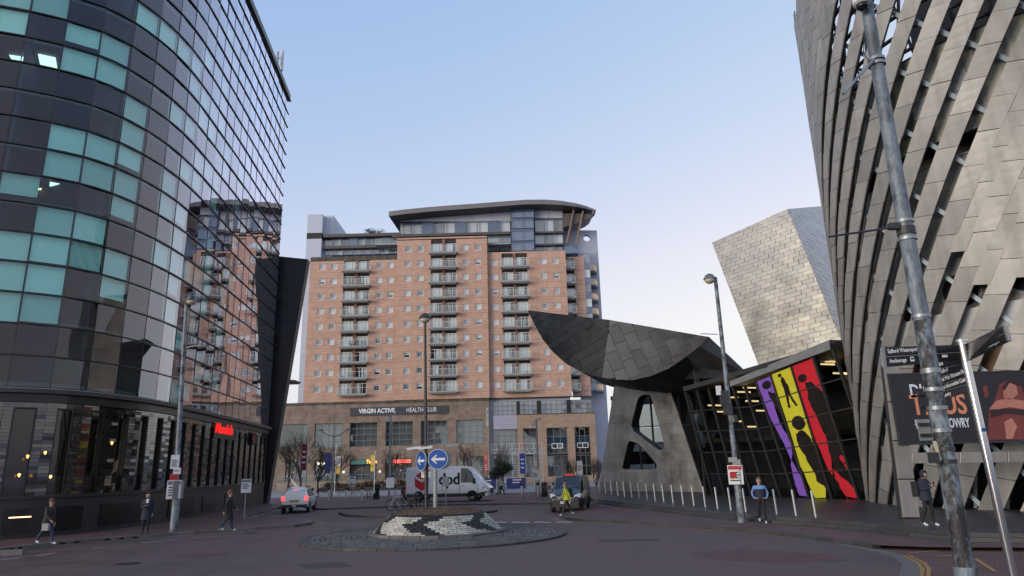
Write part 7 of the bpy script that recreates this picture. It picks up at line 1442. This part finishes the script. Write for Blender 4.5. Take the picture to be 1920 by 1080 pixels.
black_c, navy_c, denim, grey_c = cmat('black cloth', (.014, .014, .016)), cmat('navy cloth', (.02, .025, .045)), cmat('blue denim', (.03, .045, .09)), cmat('dark grey cloth', (.035, .035, .037)); white_s, dark_s = cmat('white shoe', (.6, .6, .6), .6), cmat('dark shoe', (.02, .018, .017), .6)
hair_d, hair_b = cmat('dark hair', (.02, .013, .01), .6), cmat('brown hair', (.10, .06, .035), .6)
g_ = lambda px, py, z: G(px, py, z); ang = math.radians
phone_m = M('black phone', (.01, .01, .012), .15)
def hold(T, hnd, nm, lab, cat, size, mt, heading, dz=0., origin=None):
    c = T(*hnd); co, s_ = math.cos(heading), math.sin(heading); ax = np.array((co, s_, 0)); ay = np.array((-s_, co, 0)); return MB().obox(c+(0, 0, dz), ax*size[0]/2, ay*size[1]/2, (0, 0, size[2]/2)).build(nm, mt, origin=c, label=lab, category=cat)
q = g_(84, 1021, .12); t, T, hd = person('woman in dark padded jacket walking right with a carried bag on the left pavement', q, ang(-12), grey_c, denim, white_s, hair_b, .28, ('carry', 'swingf'), (.78, cmat('brown black padded jacket', (.03, .024, .022))), 1.70, lean=.05, hat=cmat('brown knit hat', (.09, .05, .04)))
b = thing('shopping_bag', 'small pale bag hanging from the hand of the leftmost walker', 'bag', T(.2, -.25, .55)); MB().obox(T(.2, -.26, .68), T(.15, 0, 0)-T(0, 0, 0), T(0, .05, 0)-T(0, 0, 0), (0, 0, .13)).build('pouch', cmat('grey bag', (.25, .25, .26)), b); MB().tube([T(.1, -.26, .8), T(.16, -.23, .93), T(.3, -.26, .8)], .012, 5).build('handle', black_c, b)
q = g_(271, 1002, .12); t, T, hd = person('man in long dark coat and white shirt standing and looking at his phone', q, ang(-70), navy_c, black_c, dark_s, hair_d, .0, ('down', 'chest'), (.62, navy_c), 1.78, bend=1.0); hold(T, hd[1]+(.04, .02, .04), 'phone', 'phone held by the standing man in the long dark coat', 'phone', (.012, .075, .15), phone_m, ang(-70)); MB().prism([T(.165, -.045, 1.3), T(.165, .045, 1.3), T(.12, .06, 1.47), T(.12, -.06, 1.47)], T(.012, 0, 0)-T(0, 0, 0)).build('shirt_front', cmat('white shirt', (.6, .6, .6)), t)
q = g_(426, 996, .12); t, T, hd = person('person in long black coat and rust hat walking right by the left kerb', q, ang(20), black_c, denim, white_s, hair_b, .22, ('swingf', 'swingb'), (.48, black_c), 1.76, hat=cmat('rust hat', (.16, .05, .025)))
q = g_(707, 939, -.03); t, T, hd = person('person in long black clothes with a suitcase standing in the plaza', q, ang(-80), black_c, black_c, dark_s, hair_d, .05, ('chest', 'carry'), (.15, black_c), 1.72)
sc_ = thing('suitcase', 'dark wheeled suitcase beside the person in long black clothes', 'suitcase', T(.0, -.45, 0)+(0.3, 0, 0)); c = T(0, -.45, 0)+(.3, 0, 0); MB().box(c[0]-.2, c[1]-.13, .06, c[0]+.2, c[1]+.13, .62).build('case', black_c, sc_); MB().tube([c+(-.12, 0, .6), c+(-.12, 0, .95), c+(.12, 0, .95), c+(.12, 0, .6)], .015, 6).build('handle', alloy, sc_)
for dx in (-.15, .15): MB().lathe([(.01, -.02), (.035, -.02), (.035, .02), (.01, .02)], c+(dx, .05, .0), 8, axis=0).build('wheel', rubber, sc_)
q = g_(941, 931, -.03); person('person in white shirt and black trousers walking right past the white van', q, ang(-10), cmat('white shirt', (.6, .6, .6)), black_c, white_s, hair_d, .3, ('swingf', 'swingb'), None, 1.76)
q = g_(936, 930, -.03)+(0, 1.2, 0); person('person in dark jacket with a lime vest just behind the one in white shirt', q, ang(-10), cmat('lime vest', (.30, .38, .04)), black_c, dark_s, hair_d, .15, ('swingb', 'swingf'), None, 1.74)
q = g_(1064, 967, .0); t, T, hd = person('man in lime yellow jacket walking left in front of the black taxi van', q, ang(190), cmat('lime yellow jacket', (.36, .42, .035)), grey_c, white_s, hair_b, .33, ('swingb', 'swingf'), (.82, cmat('lime yellow jacket', (.36, .42, .035))), 1.72, hat=cmat('tan cap', (.2, .1, .05)), lean=.06)
bp_ = thing('backpack', 'dark backpack worn by the man in the lime jacket', 'backpack', T(-.2, 0, 1.0)); MB().obox(T(-.22, 0, 1.2), T(.09, 0, 0)-T(0, 0, 0), T(0, .15, 0)-T(0, 0, 0), (0, 0, .23)).build('bag', black_c, bp_); MB().tube([T(-.15, .12, 1.38), T(.05, .13, 1.47), T(.17, .12, 1.3), T(.1, .15, 1.1)], .02, 5).build('strap', black_c, bp_)
q = g_(1431, 981, .1); t, T, hd = person('man in light blue and navy top walking towards the camera on the right pavement', q, ang(-105), cmat('light blue top', (.14, .27, .50)), black_c, white_s, cmat('fair hair', (.2, .13, .08)), .2, ('waist', 'waist'), None, 1.80, slim=1.08)
vst = MB(); N_ = 18; rr = [(0, .94, .165, .205), (.01, 1.1, .158, .195), (.01, 1.25, .165, .20), (.01, 1.3, .162, .2)]
for (x, z, rx, ry) in rr: vst.v += [tuple(T(x+rx*math.cos(a), ry*math.sin(a), z)) for a in np.arange(N_)*2*math.pi/N_]
vst.add([], []); vst.f = [(i*N_+j, i*N_+(j+1) % N_, (i+1)*N_+(j+1) % N_, (i+1)*N_+j) for i in range(3) for j in range(N_)]; vst.m = [0]*len(vst.f); vst.build('navy_panel', navy_c, t, smooth=True)
q = g_(1745, 986, .32); t, T, hd = person('man in hooded navy jacket and white trainers looking at his phone on the plinth', q, ang(-60), navy_c, black_c, white_s, None, .10, ('pocket', 'phone'), (.80, navy_c), 1.78, hood=navy_c, bend=1); hold(T, hd[1]+(.04, .0, .05), 'phone', 'phone held up by the man in the hooded jacket', 'phone', (.012, .075, .15), phone_m, ang(-60))
bp_ = thing('backpack', 'dark backpack on the back of the man in the hooded jacket', 'backpack', T(-.2, 0, 1.0)); MB().obox(T(-.26, .05, 1.15), T(.11, 0, 0)-T(0, 0, 0), T(0, .16, 0)-T(0, 0, 0), (0, 0, .25)).build('bag', black_c, bp_); MB().tube([T(-.2, .12, 1.38), T(.03, .14, 1.47), T(.18, .12, 1.3)], .02, 5).build('strap', black_c, bp_)
